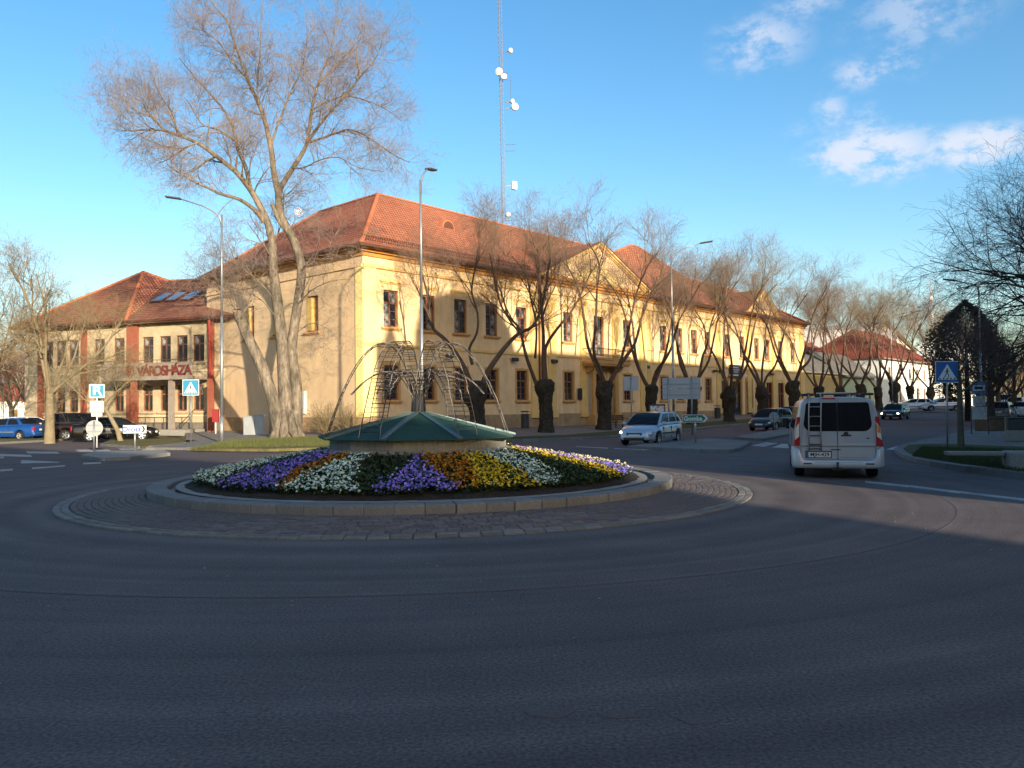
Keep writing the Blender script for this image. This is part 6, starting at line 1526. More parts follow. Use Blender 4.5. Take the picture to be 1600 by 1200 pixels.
# red and white crash post by the downpipe
p = D(337, 688, 53); t = empty('fire_box', (p.x, p.y, .1), 0, 'small dark red cabinet beside the red downpipe at the wing corner', 'cabinet')
b = MB(); b.box(-.2, .2, -.12, .12, .9, 1.75); b.build('box', mat('red_box', (.25, .02, .02), .5), t, bevel=.02); b = MB(); b.tube([(0, 0, 0), (0, 0, .9)], .04, 8); b.build('pole', M_swhite, t)
# ---------------------------------------------------------------- vehicles
def paint(name, col, rough=.32, metal=.35): return mat(name, col, rough, metal, coat=.6, spec=.5)
M_cglass = mat('car_glass', (.010, .012, .015), .08, spec=.12)
M_lampw = mat('headlamp', (.62, .64, .66), .12, .2, spec=.9)
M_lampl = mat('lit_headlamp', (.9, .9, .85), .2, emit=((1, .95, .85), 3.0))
M_lampr = mat('tail_lamp_red', (.32, .008, .010), .15, spec=.8)
M_lampo = mat('tail_lamp_orange', (.62, .22, .03), .2, spec=.8)
M_trim = mat('black_trim', (.02, .02, .022), .6)
M_plate = mat('number_plate', (.62, .62, .60), .5)
M_under = mat('underbody', (.008, .008, .008), .9)
def lerp_t(tab, x):
    if x <= tab[0][0]: return tab[0][1]
    for (a, va), (b, vb) in zip(tab[:-1], tab[1:]):
        if x <= b: return va + (vb - va) * (x - a) / (b - a)
    return tab[-1][1]
def wheel_mesh(r, w):
    b = MB(); pr = [(r * .60, -w / 2), (r * .9, -w / 2), (r * .98, -w * .38), (r, 0), (r * .98, w * .38), (r * .9, w / 2), (r * .60, w / 2)]
    b.lathe(pr, 26, M=Matrix.Rotation(PI / 2, 4, 'X')); return b.mesh('wheel', M_rubber, smooth=True)
def rim_mesh(r, w, n=5, m=M_rim):
    M = Matrix.Rotation(PI / 2, 4, 'X'); b = MB(); b.mi = 1; b.lathe([(0, w * .2), (r * .62, w * .2)], 22, M=M); b.lathe([(0, -w * .2), (r * .62, -w * .2)], 22, M=M); b.mi = 0
    for s in (-1, 1):
        b.lathe([(r * .63, s * w * .49), (r * .57, s * w * .46), (r * .55, s * w * .25)], 24, M=M); b.lathe([(0, s * w * .40), (r * .13, s * w * .40), (r * .15, s * w * .2)], 12, M=M)
        for i in range(n):
            a = 2 * PI * i / n; Mx = M @ Matrix.Rotation(a, 4, 'Z'); b.prism([(-r * .085, s * w * .30), (r * .085, s * w * .30), (r * .06, s * w * .40), (-r * .06, s * w * .40)], r * .1, r * .58, Mx)
    return b.mesh('rim', [m, M_trim])
WHC = {}
def add_wheels(t, xf, xr, hw, r, w=.2, rm=M_rim, n=5):
    key = (r, w, rm.name, n)
    if key not in WHC: WHC[key] = (wheel_mesh(r, w), rim_mesh(r, w, n, rm))
    for x in (xf, xr):
        for s in (-1, 1):
            o = link('wheel', WHC[key][0], t, (x, s * (hw - w / 2), r)); link('rim', WHC[key][1], o)
def car(name, loc, heading, label, body, P, cat='car', group=None, plate_txt=None, lit=False, rimm=M_rim, extras=()):
    """P: L,W,H, wheelbase positions xf,xr, r, deck[(x,z)], belt[(x,z)], cabin (xwb, xwt, xrt, xrb), plan[(x,k)]; x forward, centre at 0"""
    t = empty(name, loc, math.atan2(heading[1], heading[0]), label, cat, group)
    L, Wd, Hh, r = P['L'], P['W'], P['H'], P['r']; hw = Wd / 2; xf, xr = P['xf'], P['xr']; ra = r + .055; z0 = P.get('sill', .22)
    xs = sorted(set([round(v, 3) for v in np.linspace(-L / 2, L / 2, 25)] + [round(xw + ra * math.cos(a), 3) for xw in (xf, xr) for a in np.linspace(0, PI, 11)] + [-L / 2 + .03, -L / 2 + .1, L / 2 - .03, L / 2 - .1]))
    def arch(x):
        z = z0 + (.05 if abs(x) > L / 2 - .3 else 0)
        for xw in (xf, xr):
            if abs(x - xw) < ra: z = max(z, r + math.sqrt(max(ra * ra - (x - xw) ** 2, 0)))
        return z
    rings = []
    for x in xs:
        k = lerp_t(P['plan'], x); w = hw * k; zt = lerp_t(P['deck'], x); zb = arch(x); zs = zt - .08 * min(1, k)
        rings.append([(x, 0, zt + .025), (x, w * .55, zt + .018), (x, w * .84, zt - .005), (x, w * .955, zs - .03), (x, w * .99, zs - .15), (x, w, max(.5 * (zs - .15) + .5 * zb, zb + .02)), (x, w * .985, zb + .012), (x, w * .96, zb), (x, w * .80, zb + .0)])
    b = MB(); n = len(rings[0])
    for ring in rings: b.v += ring; 
    for ring in rings: b.v += [(p[0], -p[1], p[2]) for p in ring]
    nn = len(rings) * n
    for i in range(len(rings) - 1):
        for j in range(n - 1):
            q = (i * n + j, (i + 1) * n + j, (i + 1) * n + j + 1, i * n + j + 1); b.f.append(q); b.m.append(0); b.f.append(tuple(reversed([v + nn for v in q]))); b.m.append(0)
    for i in (0, len(rings) - 1):
        b.f.append(tuple(i * n + j for j in range(n)) + tuple(nn + i * n + j for j in reversed(range(n)))); b.m.append(0)
    b.build('body', body, t, smooth=True)
    u = MB(); u.box(-L / 2 + .12, L / 2 - .12, -hw * .80, hw * .80, z0 + .02, .55); u.build('underbody', M_under, t)
    # greenhouse
    xwb, xwt, xrt, xrb = P['cabin']; zb0 = lambda x: lerp_t(P['deck'], x) - .03; wb, wt = hw * .925, hw * P.get('tum', .72)
    def cabpt(s, u, v, off=0.0):       # s side, u 0 front..1 rear, v 0 belt..1 roof
        xb = xwb + (xrb - xwb) * u; xt = xwt + (xrt - xwt) * u; e = 1 - (1 - v) ** 1.25
        x = xb + (xt - xb) * v; zbb = zb0(xb); zr = Hh - .05 - .035 * (2 * u - 1) ** 2 - P.get('roofdrop', 0) * u; z = zbb + (zr - zbb) * e
        return Vector((x, s * (wb + (wt - wb) * v + off), z))
    NU, NV = 10, 5; b = MB()
    for s in (1, -1):
        for i in range(NU):
            for j in range(NV):
                q = [cabpt(s, i / NU, j / NV), cabpt(s, (i + 1) / NU, j / NV), cabpt(s, (i + 1) / NU, (j + 1) / NV), cabpt(s, i / NU, (j + 1) / NV)]
                b.poly(q if s < 0 else q[::-1])
    for u_ in (0, 1):
        for j in range(NV): b.quad(cabpt(1, u_, j / NV), cabpt(-1, u_, j / NV), cabpt(-1, u_, (j + 1) / NV), cabpt(1, u_, (j + 1) / NV))
    for i in range(NU):
        a, c = i / NU, (i + 1) / NU; p0, p1 = cabpt(1, a, 1), cabpt(1, c, 1)
        ca = lambda p: Vector((p.x, p.y * .55, p.z + .035)); mid = lambda p: Vector((p.x, 0, p.z + .045)); mr_ = lambda p: Vector((p.x, -p.y, p.z)); 
        for (f, g) in ((lambda p: p, ca), (ca, mid)):
            b.quad(f(p0), f(p1), g(p1), g(p0)); b.quad(mr_(g(p0)), mr_(g(p1)), mr_(f(p1)), mr_(f(p0)))
    bm = b.mesh('roof', body, smooth=False); bm2 = bmesh.new(); bm2.from_mesh(bm); bmesh.ops.remove_doubles(bm2, verts=bm2.verts, dist=.002); bmesh.ops.recalc_face_normals(bm2, faces=bm2.faces); bm2.to_mesh(bm); bm2.free()
    bm.polygons.foreach_set('use_smooth', [True] * len(bm.polygons)); link('cabin', bm, t)
    def pane(name, s, u0, u1, v0=.14, v1=.90, m=M_cglass, sl=0.0):
        g = MB()
        NN = 4
        for i in range(NN):
            a = u0 + (u1 - u0) * i / NN; c = u0 + (u1 - u0) * (i + 1) / NN
            g.poly([cabpt(s, a, v0, .008), cabpt(s, c, v0, .008), cabpt(s, c, .5, .010), cabpt(s, a, .5, .010)]); g.poly([cabpt(s, a, .5, .010), cabpt(s, c, .5, .010), cabpt(s, c, v1, .008), cabpt(s, a, v1, .008)])
        return g.build(name, m, t, smooth=False)
    for s in (1, -1):
        for (a, c) in P['wins']: pane('side_window', s, a, c)
    for (u_, nm, k) in ((0, 'windscreen', 1), (1, 'rear_window', -1)):
        g = MB(); v0, v1 = (.06, .93) if k > 0 else (.20 if P.get('boot') is None else .08, .9)
        A = [cabpt(s, u_, v) * 1.0 for s, v in ((1, v0), (-1, v0), (-1, v1), (1, v1))]
        c0 = sum(A, Vector()) / 4; nrm = (A[1] - A[0]).cross(A[3] - A[0]).normalized(); nrm = nrm if nrm.x * k > 0 else -nrm
        A = [c0 + (Vector((p.x, p.y * .93, p.z)) - c0) + nrm * .008 for p in A]
        NS = 6
        for q in range(NS):
            va, vb = v0 + (v1 - v0) * q / NS, v0 + (v1 - v0) * (q + 1) / NS; o_ = nrm * .014
            pa_, pb_ = cabpt(1, u_, va), cabpt(1, u_, vb); mk = lambda p, s_: Vector((p.x, s_ * p.y * .93, p.z)) + o_
            g.poly([mk(pa_, 1), mk(pa_, -1), mk(pb_, -1), mk(pb_, 1)])
        g.build(nm, M_cglass, t, fixn=False)
        if k > 0:
            w_ = MB(); w_.tube([A[0].lerp(A[1], .45) + nrm * .02, A[0].lerp(A[3], .35) + nrm * .02], .012, 4); w_.tube([A[0].lerp(A[1], .95) + nrm * .02, A[0].lerp(A[1], .55).lerp(A[3].lerp(A[2], .55), .38) + nrm * .02], .012, 4); w_.build('wiper', M_trim, t)
    # lights, grille, bumpers, plates, handles, mirrors
    kf = lerp_t(P['plan'], L / 2 - .12); zf = lerp_t(P['deck'], L / 2 - .12); kr = lerp_t(P['plan'], -L / 2 + .06); zr_ = lerp_t(P['deck'], -L / 2 + .06)
    for s in (1, -1):
        g = MB(); y = s * hw * kf * .80; zc = zf - .14
        g.lathe([(0, -.13), (.10, -.11), (.17, -.04), (.18, .02), (.1, .10), (0, .12)], 14, M=Matrix.Translation((L / 2 - .16, y, zc)) @ Matrix.Rotation(s * -.25, 4, 'Z') @ Matrix.Diagonal((.9, 1.25, .55, 1)) @ Matrix.Rotation(PI / 2, 4, 'Y')); g.build('headlight', M_lampl if lit else M_lampw, t, smooth=True)
        g = MB(); hgt = P.get('tl', .22)
        g.box(-L / 2 - .008, -L / 2 + .14, s * hw * kr * .99 - (.16 if s > 0 else 0) - .0, s * hw * kr * .99 + (.16 if s < 0 else 0), zr_ - .12 - hgt, zr_ - .10); g.build('tail_lamp', M_lampr, t, bevel=.02)
        g = MB(); mx = xwb - .32 * (xwb - xwt) - .06; g.box(mx - .05, mx + .07, s * hw * .98, s * (hw + .16), zb0(xwb) + .06, zb0(xwb) + .20) if s > 0 else g.box(mx - .05, mx + .07, -(hw + .16), -hw * .98, zb0(xwb) + .06, zb0(xwb) + .20); g.build('mirror', body, t, bevel=.03)
        for xh in P.get('handles', ()):
            g = MB(); zz = lerp_t(P['deck'], xh) - .17; g.box(xh - .09, xh + .09, s * (hw * .985) - .01, s * (hw * .985) + .012, zz, zz + .03); g.build('door_handle', body, t)
        for xd in P.get('doors', ()):
            g = MB(); zz = lerp_t(P['deck'], xd); 
            g.box(xd - .006, xd + .006, s * hw * .94 - .003, s * hw * 1.002 + (.003 * s), z0 + .08, zz - .12); g.build('door_gap', M_trim, t)
        g = MB(); a_, c_ = xr + ra + .04, xf - ra - .04; g.box(a_, c_, s * hw * 1.0 - .012, s * hw * 1.0 + .014, .50, .56); g.build('rub_strip', P.get('strip', M_trim), t)
    g = MB(); g.box(L / 2 - .10, L / 2 + .006, -hw * .42, hw * .42, zf - .22, zf - .10); g.build('grille', M_trim, t, bevel=.015)
    g = MB(); g.box(L / 2 - .12, L / 2 + .004, -hw * .55, hw * .55, .27, .36); g.build('lower_grille', M_trim, t)
    g = MB(); g.box(L / 2 - .05, L / 2 + .022, -.26, .26, .40, .51); pl = g.build('number_plate', M_plate, t)
    g = MB(); zp = P.get('rplate', .62); g.box(-L / 2 - .02, -L / 2 + .05, -.26, .26, zp, zp + .11); pl2 = g.build('number_plate', M_plate, t)
    g = MB(); g.box(-L / 2 - .03, -L / 2 + .15, -hw * kr * .93, hw * kr * .93, .33, .52); g.build('rear_bumper', P.get('bump', body), t, bevel=.03)
    add_wheels(t, xf, xr, hw - .02, r, P.get('tw', .2), rimm, P.get('spokes', 5))
    return t
HATCH = dict(L=4.25, W=1.75, H=1.49, r=.31, xf=1.28, xr=-1.30, deck=[(-2.125, .86), (-2.05, .98), (-1.2, .97), (.85, .93), (1.5, .84), (1.95, .72), (2.125, .58)], plan=[(-2.125, .80), (-2.05, .90), (-1.6, .98), (0, 1), (1.3, .98), (1.8, .91), (2.05, .78), (2.125, .68)],
             cabin=(1.25, .30, -1.62, -2.03), wins=[(.06, .40), (.44, .74), (.78, .93)], doors=(.72, -.30), handles=(-.12, -1.05), boot=True)
SEDAN = dict(L=4.65, W=1.8, H=1.45, r=.33, xf=1.42, xr=-1.32, deck=[(-2.325, .84), (-2.25, 1.02), (-1.4, 1.05), (.8, .95), (1.6, .88), (2.1, .76), (2.325, .58)], plan=[(-2.325, .80), (-2.2, .90), (-1.7, .98), (0, 1), (1.4, .98), (2.0, .90), (2.25, .78), (2.325, .68)],
             cabin=(1.2, .30, -1.0, -1.85), wins=[(.06, .42), (.46, .78), (.80, .88)], doors=(.65, -.40), handles=(-.2, -1.15), tum=.70)
SUV = dict(L=4.1, W=1.75, H=1.72, r=.35, xf=1.22, xr=-1.22, sill=.30, deck=[(-2.05, .98), (-1.98, 1.08), (1.0, 1.05), (1.6, .98), (1.95, .84), (2.05, .62)], plan=[(-2.05, .86), (-1.95, .94), (-1.5, .99), (0, 1), (1.3, .98), (1.8, .92), (2.05, .76)],
           cabin=(1.05, .35, -1.78, -1.98), wins=[(.05, .36), (.40, .66), (.70, .94)], doors=(.6, -.35), handles=(-.2, -1.0), tum=.78, boot=True, tl=.3, bump=M_trim)
ESTATE = dict(L=4.6, W=1.8, H=1.55, r=.33, xf=1.38, xr=-1.35, deck=[(-2.3, .88), (-2.22, 1.0), (.9, .95), (1.6, .87), (2.1, .74), (2.3, .58)], plan=[(-2.3, .82), (-2.2, .92), (-1.7, .98), (0, 1), (1.4, .98), (2.0, .90), (2.3, .70)],
              cabin=(1.2, .30, -1.95, -2.2), wins=[(.05, .34), (.37, .62), (.65, .92)], doors=(.65, -.35), handles=(-.15, -1.1), boot=True, tl=.3)
OLDSED = dict(L=4.3, W=1.66, H=1.42, r=.30, xf=1.30, xr=-1.15, deck=[(-2.15, .78), (-2.1, .95), (-1.3, .97), (.9, .92), (1.7, .87), (2.08, .80), (2.15, .6)], plan=[(-2.15, .9), (-2.05, .96), (-1.6, 1), (1.6, 1), (2.05, .95), (2.15, .88)],
              cabin=(1.0, .45, -.9, -1.35), wins=[(.05, .46), (.52, .90)], doors=(.62, -.35), handles=(-.2, -1.05), tum=.76, strip=M_steel)
P_silver = paint('silver_blue_paint', (.44, .50, .57), .3, .4); P_dkgreen = paint('dark_green_paint', (.012, .022, .022)); P_black = paint('black_paint', (.010, .009, .010), .2); P_brown = paint('dark_brown_paint', (.028, .016, .014), .25)
P_blue = paint('bright_blue_paint', (.008, .06, .25), .35, .1); P_white = paint('white_paint', (.62, .64, .65), .35, 0); P_grey = paint('grey_paint', (.15, .17, .18)); P_ltblue = paint('light_blue_paint', (.12, .26, .42)); P_navy = paint('navy_paint', (.015, .025, .07)); P_sil = paint('silver_paint', (.42, .43, .44), .3, .5)
def cpos(px, d, z=0): p = D(px, 640, d); return (p.x, p.y, S(p.y) + z)
t = car('silver_hatchback', cpos(1017, 37.6), (-.50, -.866), 'light silver-blue hatchback with one bright headlight approaching the roundabout', P_silver, HATCH)
# bright spot of one headlamp put in as a small glowing cone
g = MB(); g.lathe([(0, -.04), (.055, -.015), (.0, .02)], 12, M=Matrix.Translation((2.125 - .04, -.64, .60)) @ Matrix.Rotation(PI / 2, 4, 'Y')); g.build('headlamp_glow', M_lampl, t)
car('dark_estate_car', cpos(1204, 56.5), (-.60, -.80), 'dark green-black estate car with cream roof load behind the round sign back', P_dkgreen, ESTATE, extras=())
t = car('light_blue_car', cpos(1233, 67), (-.62, -.78), 'light blue car half hidden between the dark estate car and the van', P_ltblue, HATCH)
t = car('dark_suv', cpos(1399, 76), (-.62, -.78), 'black oncoming car with two lit headlights right of the van', P_black, HATCH, lit=True)
g = MB(); g.box(-1.5, .2, -.6, .6, 1.76, 1.80)
car('silver_estate_car', cpos(1471, 96, .12), (-.985, .17), 'silver estate car parked side-on along the white wall', P_sil, ESTATE)
car('white_car', cpos(1428, 98, .12), (-.9, .3), 'white car mostly hidden behind the dark oncoming car and a stump', P_white, HATCH)
car('grey_hatchback', cpos(1566, 72, .02), (.62, .78), 'dark grey car seen from behind in the parked row at the right edge', P_grey, dict(ESTATE, H=1.62))
car('navy_car', cpos(1541, 84, .02), (.60, .80), 'navy blue parked car between the bus stop boards and the dark grey car', P_navy, SEDAN)
car('white_parked_car', cpos(1602, 76, .02), (.62, .78), 'white parked car cut by the right edge of the photo', P_white, ESTATE)
car('silver_parked_car', cpos(1590, 96, .02), (.62, .78), 'silver car farther back above the dark grey parked car', P_sil, dict(ESTATE, H=1.7))
car('white_van', cpos(1575, 112, .02), (.62, .78), 'farthest white parked van in the row at the right edge', P_white, dict(SUV, H=1.95))
# left group
car('blue_saloon', cpos(22, 52.5), (-.93, .20), 'bright blue boxy old saloon car at the left edge', P_blue, OLDSED, rimm=mat('steel_rim_pale', (.45, .43, .40), .5, .3))
car('white_hatchback', cpos(52, 60), (.80, .55), 'white car behind the blue saloon at the left', P_white, HATCH)
t = car('black_offroader', cpos(128, 51.8), (.70, .72), 'dark brown off-roader with a spare wheel on its tailgate', P_brown, SUV)
o = link('spare_wheel', WHC[[k for k in WHC if k[0] == .35][0]][0], t, (-2.16, -.15, .95), (0, 0, PI / 2)); g = MB(); g.lathe([(0, .11), (.30, .11), (.33, .06)], 20, M=Matrix.Rotation(-PI / 2, 4, 'X')); g.build('spare_wheel_cover', P_brown, o)
car('black_saloon', cpos(182, 48.6), (.93, .37), 'glossy black saloon parked at the grass behind the parking sign', P_black, SEDAN)

# ---- the silver van in front --------------------------------------------------------------
vp = D(1309, 700, 18.75); hd = math.radians(90 - 17.0)
van = empty('silver_van', (vp.x, vp.y, 0), hd, 'silver passenger van with rear ladder and roof rack leaving the roundabout', 'van')
M_van = mat('van_silver', (.42, .47, .52), .28, .4, coat=.5, n2=(3, .03), coord='Object')
M_van2 = mat('van_bumper_silver', (.46, .49, .52), .42, .25)
M_seam = mat('seam', (.03, .03, .032), .8)
VL = 4.9; HWV = .935; RV = .33; XFV, XRV = 3.98, .92   # x=0 at the rear face, forwards positive
sec = [(.30, .90), (.36, .925), (.62, .945), (.95, .945), (1.08, .935), (1.30, .895), (1.62, .835), (1.74, .80), (1.81, .745), (1.852, .66), (1.872, .50), (1.885, .25), (1.888, 0)]
def vtop(x): return lerp_t([(0, 1.90), (3.05, 1.90), (3.35, 1.82), (4.1, 1.20), (4.35, 1.08), (4.75, .92), (4.9, .70)], x)
def vplan(x): return lerp_t([(0, .965), (.05, .985), (.25, 1), (3.4, 1), (4.3, .96), (4.7, .86), (4.9, .72)], x)
ra = RV + .06
def vbot(x):
    z = .30
    for xw in (XFV, XRV):
        if abs(x - xw) < ra: z = max(z, RV + math.sqrt(ra * ra - (x - xw) ** 2))
    return z
xs = sorted(set([0, .02, .06, .12, .25, .45] + list(np.linspace(.6, 4.9, 22).round(3)) + [round(xw + ra * math.cos(a), 3) for xw in (XFV, XRV) for a in np.linspace(0, PI, 13)]))
b = MB(); n = len(sec); rings = []
for x in xs:
    zt = vtop(x); k = vplan(x); zb = vbot(x); sc_ = (zt - .95) / (1.888 - .95) if True else 1; ring = []
    e = max(0, .06 - x) / .06 * .025
    for i, (z, w) in enumerate(sec):
        zz = z if z <= .95 else .95 + (z - .95) * min(sc_, 1.0)
        zz = max(zz, zb + .012 * min(i, 3)) if z < .96 else zz
        if zt < .95: zz = min(zz, zt - .02 + .02 * i / n)
        ring.append((x, (w - e) * k, zz - e * (z > 1.7)))
    rings.append(ring)
for r_ in rings: b.v += r_
for r_ in rings: b.v += [(p[0], -p[1], p[2]) for p in r_]
nn = len(rings) * n
for i in range(len(rings) - 1):
    for j in range(n - 1):
        q = (i * n + j, (i + 1) * n + j, (i + 1) * n + j + 1, i * n + j + 1); b.f.append(q); b.m.append(0); b.f.append(tuple(v + nn for v in reversed(q))); b.m.append(0)
b.f.append(tuple(j for j in range(n)) + tuple(nn + j for j in reversed(range(n)))); b.m.append(0)
i = len(rings) - 1; b.f.append(tuple(i * n + j for j in range(n)) + tuple(nn + i * n + j for j in reversed(range(n)))); b.m.append(0)
me = b.mesh('body', M_van, smooth=True); bmx = bmesh.new(); bmx.from_mesh(me); bmesh.ops.remove_doubles(bmx, verts=bmx.verts, dist=.0005); bmesh.ops.recalc_face_normals(bmx, faces=bmx.faces)
for f in bmx.faces:
    if len(f.verts) > 8: f.smooth = False
bmx.to_mesh(me); bmx.free(); link('body', me, van)
b = MB(); b.box(.3, 4.6, -.74, .74, .28, .6); b.build('underbody', M_under, van)
def rrect(x, y0, y1, z0, z1, r, n=6, ytop=None):
    """rounded rectangle in the yz plane at x; ytop narrows the top edge"""
    ytop = ytop or (y0, y1); pts = []
    for (cy, cz, a0) in ((y1 - r, z0 + r, -PI / 2), (ytop[1] - r, z1 - r, 0), (ytop[0] + r, z1 - r, PI / 2), (y0 + r, z0 + r, PI)):
        for i in range(n + 1):
            a = a0 + PI / 2 * i / n; pts.append(Vector((x, cy + r * math.cos(a), cz + r * math.sin(a))))
    return pts
# the rear face is split in two side-hinged doors
for s in (1, -1):
    y0, y1 = (.004, .80) if s > 0 else (-.80, -.004)
    yt = (.004, .70) if s > 0 else (-.70, -.004)
    b = MB(); b.rpoly(rrect(-.028, y0, y1, .45, 1.80, .05, 4, yt), (.026, 0, 0)); dr = b.build('rear_door', M_van, van, bevel=.006)
    b = MB(); wy0, wy1 = (.009, .725) if s > 0 else (-.725, -.009); wt = (.009, .675) if s > 0 else (-.675, -.009)
    pts = rrect(-.030, wy0, wy1, 1.10, 1.755, .02, 3, wt)
    # large radius on the outer lower corner
    R = .17; P_ = []
    ysg = wy1 if s > 0 else wy0; yi = wy0 if s > 0 else wy1; yto = wt[1] if s > 0 else wt[0]
    seq = [(yi, 1.10)] + [(ysg - s * R + s * R * math.cos(a), 1.10 + R + R * math.sin(a)) for a in np.linspace(-PI / 2, 0, 8)] + [(yto - s * .07 + s * .07 * math.cos(a), 1.685 + .07 * math.sin(a)) for a in np.linspace(.15, PI / 2, 6)] + [(yi, 1.755)]
    P_ = [Vector((-.0305, y, z)) for y, z in seq]
    b.rpoly(P_, (-.006, 0, 0)); b.build('rear_window', M_cglass, dr)
    b = MB(); b.box(-.040, -.0285, min(y0, y1) + .01, max(y0, y1) - .005, .775, .815); b.build('door_moulding', M_van2, dr, bevel=.004)
    b = MB(); b.box(-.032, -.0285, min(y0, y1) + .01, max(y0, y1) - .01, .735, .772); b.build('moulding_shade_strip', mat('van_shadow_grey', (.20, .21, .22), .5), dr)  # dark strip painting the shade below the door moulding
    # hinges
    for z in (.66, 1.25): b = MB(); yy = s * .80; b.box(-.034, -.01, min(yy, yy + s * .03), max(yy, yy + s * .03), z, z + .07); b.build('hinge', M_van, dr)
    # tail lamps, tall with curved outline: red top, clear/orange middle, red bottom
    def lamp(z0, z1, yo0, yo1, m, nm, par, dx=0):
        g = MB(); A = [Vector((-.035 - dx, s * yo0[0], z0)), Vector((-.035 - dx, s * yo0[1], z0)), Vector((-.035 - dx, s * yo1[1], z1)), Vector((-.035 - dx, s * yo1[0], z1))]
        g.rpoly(A, (.16, 0, 0)); return g.build(nm, m, par, bevel=.012)
    tl = lamp(.76, 1.43, (.815, .955), (.80, .875), M_lampr, 'tail_lamp', van)
    g = MB(); g.rpoly([(-.040, s * .825, .98), (-.040, s * .925, .90), (-.040, s * .90, 1.18), (-.040, s * .822, 1.30)], (-.006, 0, 0)); g.build('reversing_lens', mat('clear_lens', (.62, .58, .55), .15, spec=.9), tl)
    g = MB(); g.rpoly([(-.0475, s * .835, 1.08), (-.0475, s * .905, 1.05), (-.0475, s * .890, 1.20), (-.0475, s * .835, 1.24)], (-.004, 0, 0)); g.build('indicator_lens', M_lampo if s < 0 else mat('clear_lens', (0, 0, 0)), tl)
b = MB(); b.box(-.034, -.029, -.0035, .0035, .45, 1.80); b.build('door_gap', M_seam, van)
b = MB(); b.box(-.052, -.029, -.29, -.07, .985, 1.02); b.build('door_handle', M_trim, van, bevel=.008)
b = MB(); b.lathe([(0, 0), (.055, 0), (.05, .012), (0, .016)], 14, M=Matrix.Translation((-.03, -.18, 1.035)) @ Matrix.Rotation(-PI / 2, 4, 'Y')); b.build('emblem', M_trim, van)
b = MB(); b.box(-.0325, -.029, -.68, -.60, .925, .940); b.box(-.0325, -.029, -.66, -.62, .945, .957); b.build('badge', M_trim, van)
# bumper: one moulded piece wrapping the corners
b = MB(); prof = [(.0, .25), (-.12, .265), (-.145, .33), (-.14, .47), (-.10, .50), (.0, .51)]
path = [(.95 - ra + .0 - .0, .955, .0), (.18, .962, 0), (.04, .93, 0), (-.02, .84, 0), (-.03, .55, 0), (-.035, 0, 0)]
def bump_ring(x, y, nx, ny, top):
    out_ = []
    for d_, z in prof:
        k = -d_; zz = z if z < .4 else z + top
        out_.append((x + nx * k * .75, y + ny * k * .42, zz))
    return out_
st = [(.50, .935, 0, 1, .23), (.25, .94, 0, 1, .23), (.10, .925, -.5, .9, .23), (.02, .87, -.9, .5, .22), (.0, .815, -1, .2, .18), (.0, .78, -1, 0, .0), (-.003, .70, -1, 0, -.06), (-.003, 0, -1, 0, -.06)]
rg_ = [bump_ring(*q) for q in st] + [[(x, -y, z) for x, y, z in bump_ring(*q)] for q in reversed(st[:-1])]
for r_ in rg_: b.v += r_
k = len(prof)
for i in range(len(rg_) - 1):
    for j in range(k): b.f.append((i * k + j, (i + 1) * k + j, (i + 1) * k + (j + 1) % k, i * k + (j + 1) % k)); b.m.append(0)
bp = b.build('rear_bumper', M_van2, van, smooth=True)
for s in (1, -1):
    b = MB(); b.box(-.115, -.104, s * .66 - .09, s * .66 + .09, .345, .38); b.build('reflector', M_trim, bp, bevel=.008)
b = MB(); b.box(-.112, -.104, -.50, .5, .395, .400); b.build('bumper_crease', M_seam, bp)
b = MB(); b.tube([(-.02, .02, .27), (-.14, .02, .27), (-.17, .02, .31), (-.17, .02, .36)], .018, 8); b.lathe([(0, -.03), (.022, -.02), (.03, 0), (.022, .02), (0, .03)], 10, (-.17, .02, .38)); b.box(-.1, -.04, -.12, .14, .22, .27); b.build('tow_hook', M_trim, van)
# number plate
b = MB(); b.box(-.045, -.0295, .13, .70, .485, .65); pr_ = b.build('plate_holder', M_trim, van, bevel=.004)
b = MB(); b.box(-.050, -.0455, .152, .678, .505, .625); b.build('number_plate', M_plate, pr_)
b = MB(); b.box(-.0515, -.0505, .635, .676, .507, .623); b.build('plate_band', M_sblue, pr_)
link('lettering', text_mesh('MJH-429', .115, .0008, M_black, font_bold=.0025), pr_, (-.0525, .392, .565), (PI / 2, 0, -PI / 2))
b = MB(); b.box(-.0335, -.029, -.66, -.06, .5, .505); b.build('panel_line', M_seam, van)
b = MB(); b.rpoly(rrect(-.034, -.06, .15, .665, .69, .008, 3), (.004, 0, 0)); b.build('plate_lamp', M_trim, pr_)
# high brake light
b = MB(); b.box(-.02, .03, -.02 + .06, .32, 1.835, 1.862); b.build('brake_lamp', M_lampr, van)
# ladder on the left door
lad = MB(); M_lad = mat('ladder_tube', (.30, .30, .31), .3, .7)
for y in (.36, .62): lad.tube([(-.02, y, .66), (-.085, y, .70), (-.09, y, 1.1), (-.09, y - .01, 1.55), (-.07, y - .02, 1.80), (.02, y - .02, 1.93), (.2, y - .02, 1.95)], .0155, 8)
ld = lad.build('ladder', M_lad, van, smooth=True)
for z in (.70, .80, 1.0, 1.22, 1.44, 1.66):
    b = MB(); b.tube([(-.088, .36, z), (-.088, .62, z)], .013, 6); b.build('rung', M_dsteel if z < 1.1 else M_lad, ld)
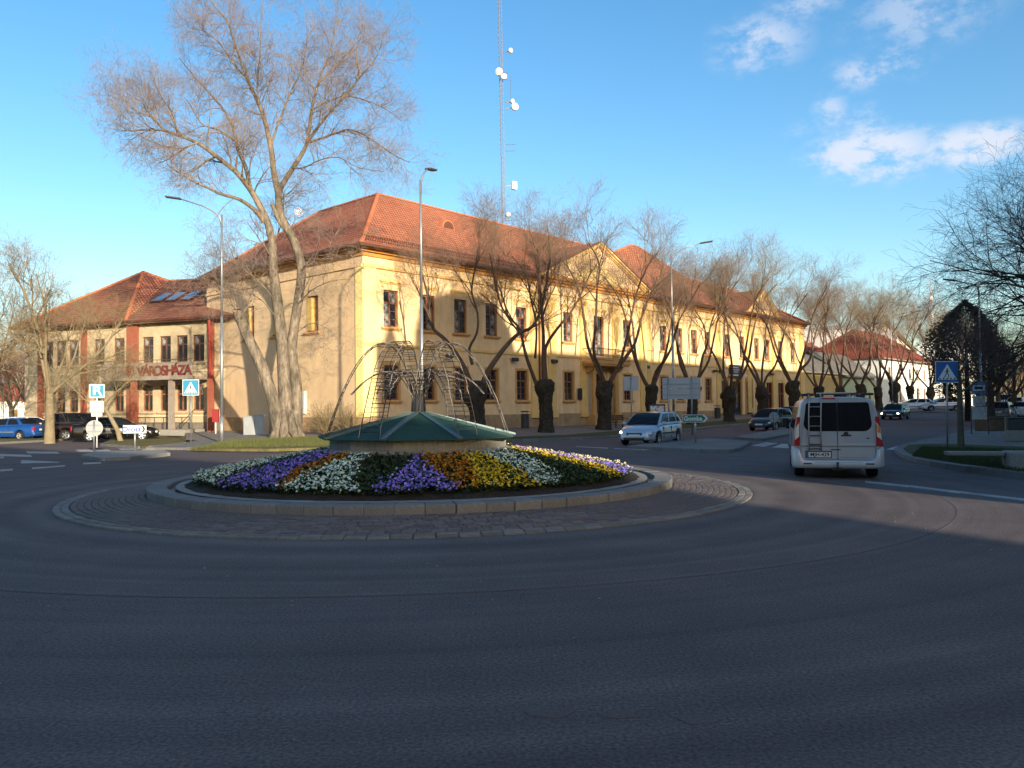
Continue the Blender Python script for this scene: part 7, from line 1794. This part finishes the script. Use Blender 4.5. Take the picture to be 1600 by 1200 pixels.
# roof rack
rk = MB()
for y in (-.60, .60): rk.tube([(.12, y, 1.90), (.18, y, 1.955), (3.0, y, 1.955), (3.1, y, 1.90)], .018, 8)
rk_o = rk.build('roof_rack', M_trim, van)
b = MB(); b.box(.18, .30, -.30, .42, 1.965, 1.99); b.build('cross_bar', mat('alu_bar', (.6, .6, .6), .3, .6), rk_o)
for x in (1.2, 2.3): b = MB(); b.box(x, x + .09, -.66, .66, 1.955, 1.985); b.build('cross_bar', M_trim, rk_o)
for s in (1, -1): b = MB(); b.box(.10, .55, s * .60 - (.12 if s > 0 else .20), s * .60 + (.20 if s > 0 else .12) - .04, 1.915, 1.965); b.build('bar_foot', M_trim, rk_o, bevel=.015)
# side windows, mirrors, lamps in front
for s in (1, -1):
    def sp(x, z): 
        w = np.interp(z, [a for a, _ in sec[:9]], [c for _, c in sec[:9]]); return Vector((x, s * (w * vplan(x) + .006), z))
    for (x0, x1) in ((.35, 1.65), (1.78, 2.75), (2.87, 3.45)):
        g = MB(); zt = 1.66 if x1 < 3 else 1.62; g.poly([sp(x0, 1.14), sp(x1 + (.35 if x1 > 3 else 0), 1.14), sp(x1, zt), sp(x0, zt)]); g.build('side_window', M_cglass, van, fixn=False)
    g = MB(); g.box(3.55, 3.68, *(sorted((s * .95, s * 1.13))), 1.10, 1.36); g.build('mirror', M_trim, van, bevel=.03)
    g = MB(); g.box(4.55, 4.80, *(sorted((s * .50, s * .80))), .78, .95); g.build('headlight', M_lampw, van, bevel=.03)
    g = MB(); g.box(.6, 4.3, *(sorted((s * .935, s * .955))), .56, .66); g.build('rub_strip', M_trim, van) 
    g = MB(); g.tube([sp(1.70, .40), sp(1.70, .95), sp(1.72, 1.75)], .005, 4); g.build('door_gap', M_seam, van)
g = MB(); g.poly([(3.42, .70, 1.74), (4.12, .80, 1.22), (4.12, -.80, 1.22), (3.42, -.70, 1.74)]); g.build('windscreen', M_cglass, van)
add_wheels(van, XFV, XRV, .92, RV, .22)
# mudflap / exhaust
b = MB(); b.tube([(.4, -.5, .26), (-.05, -.5, .25)], .03, 8); b.build('exhaust', M_steel, van)
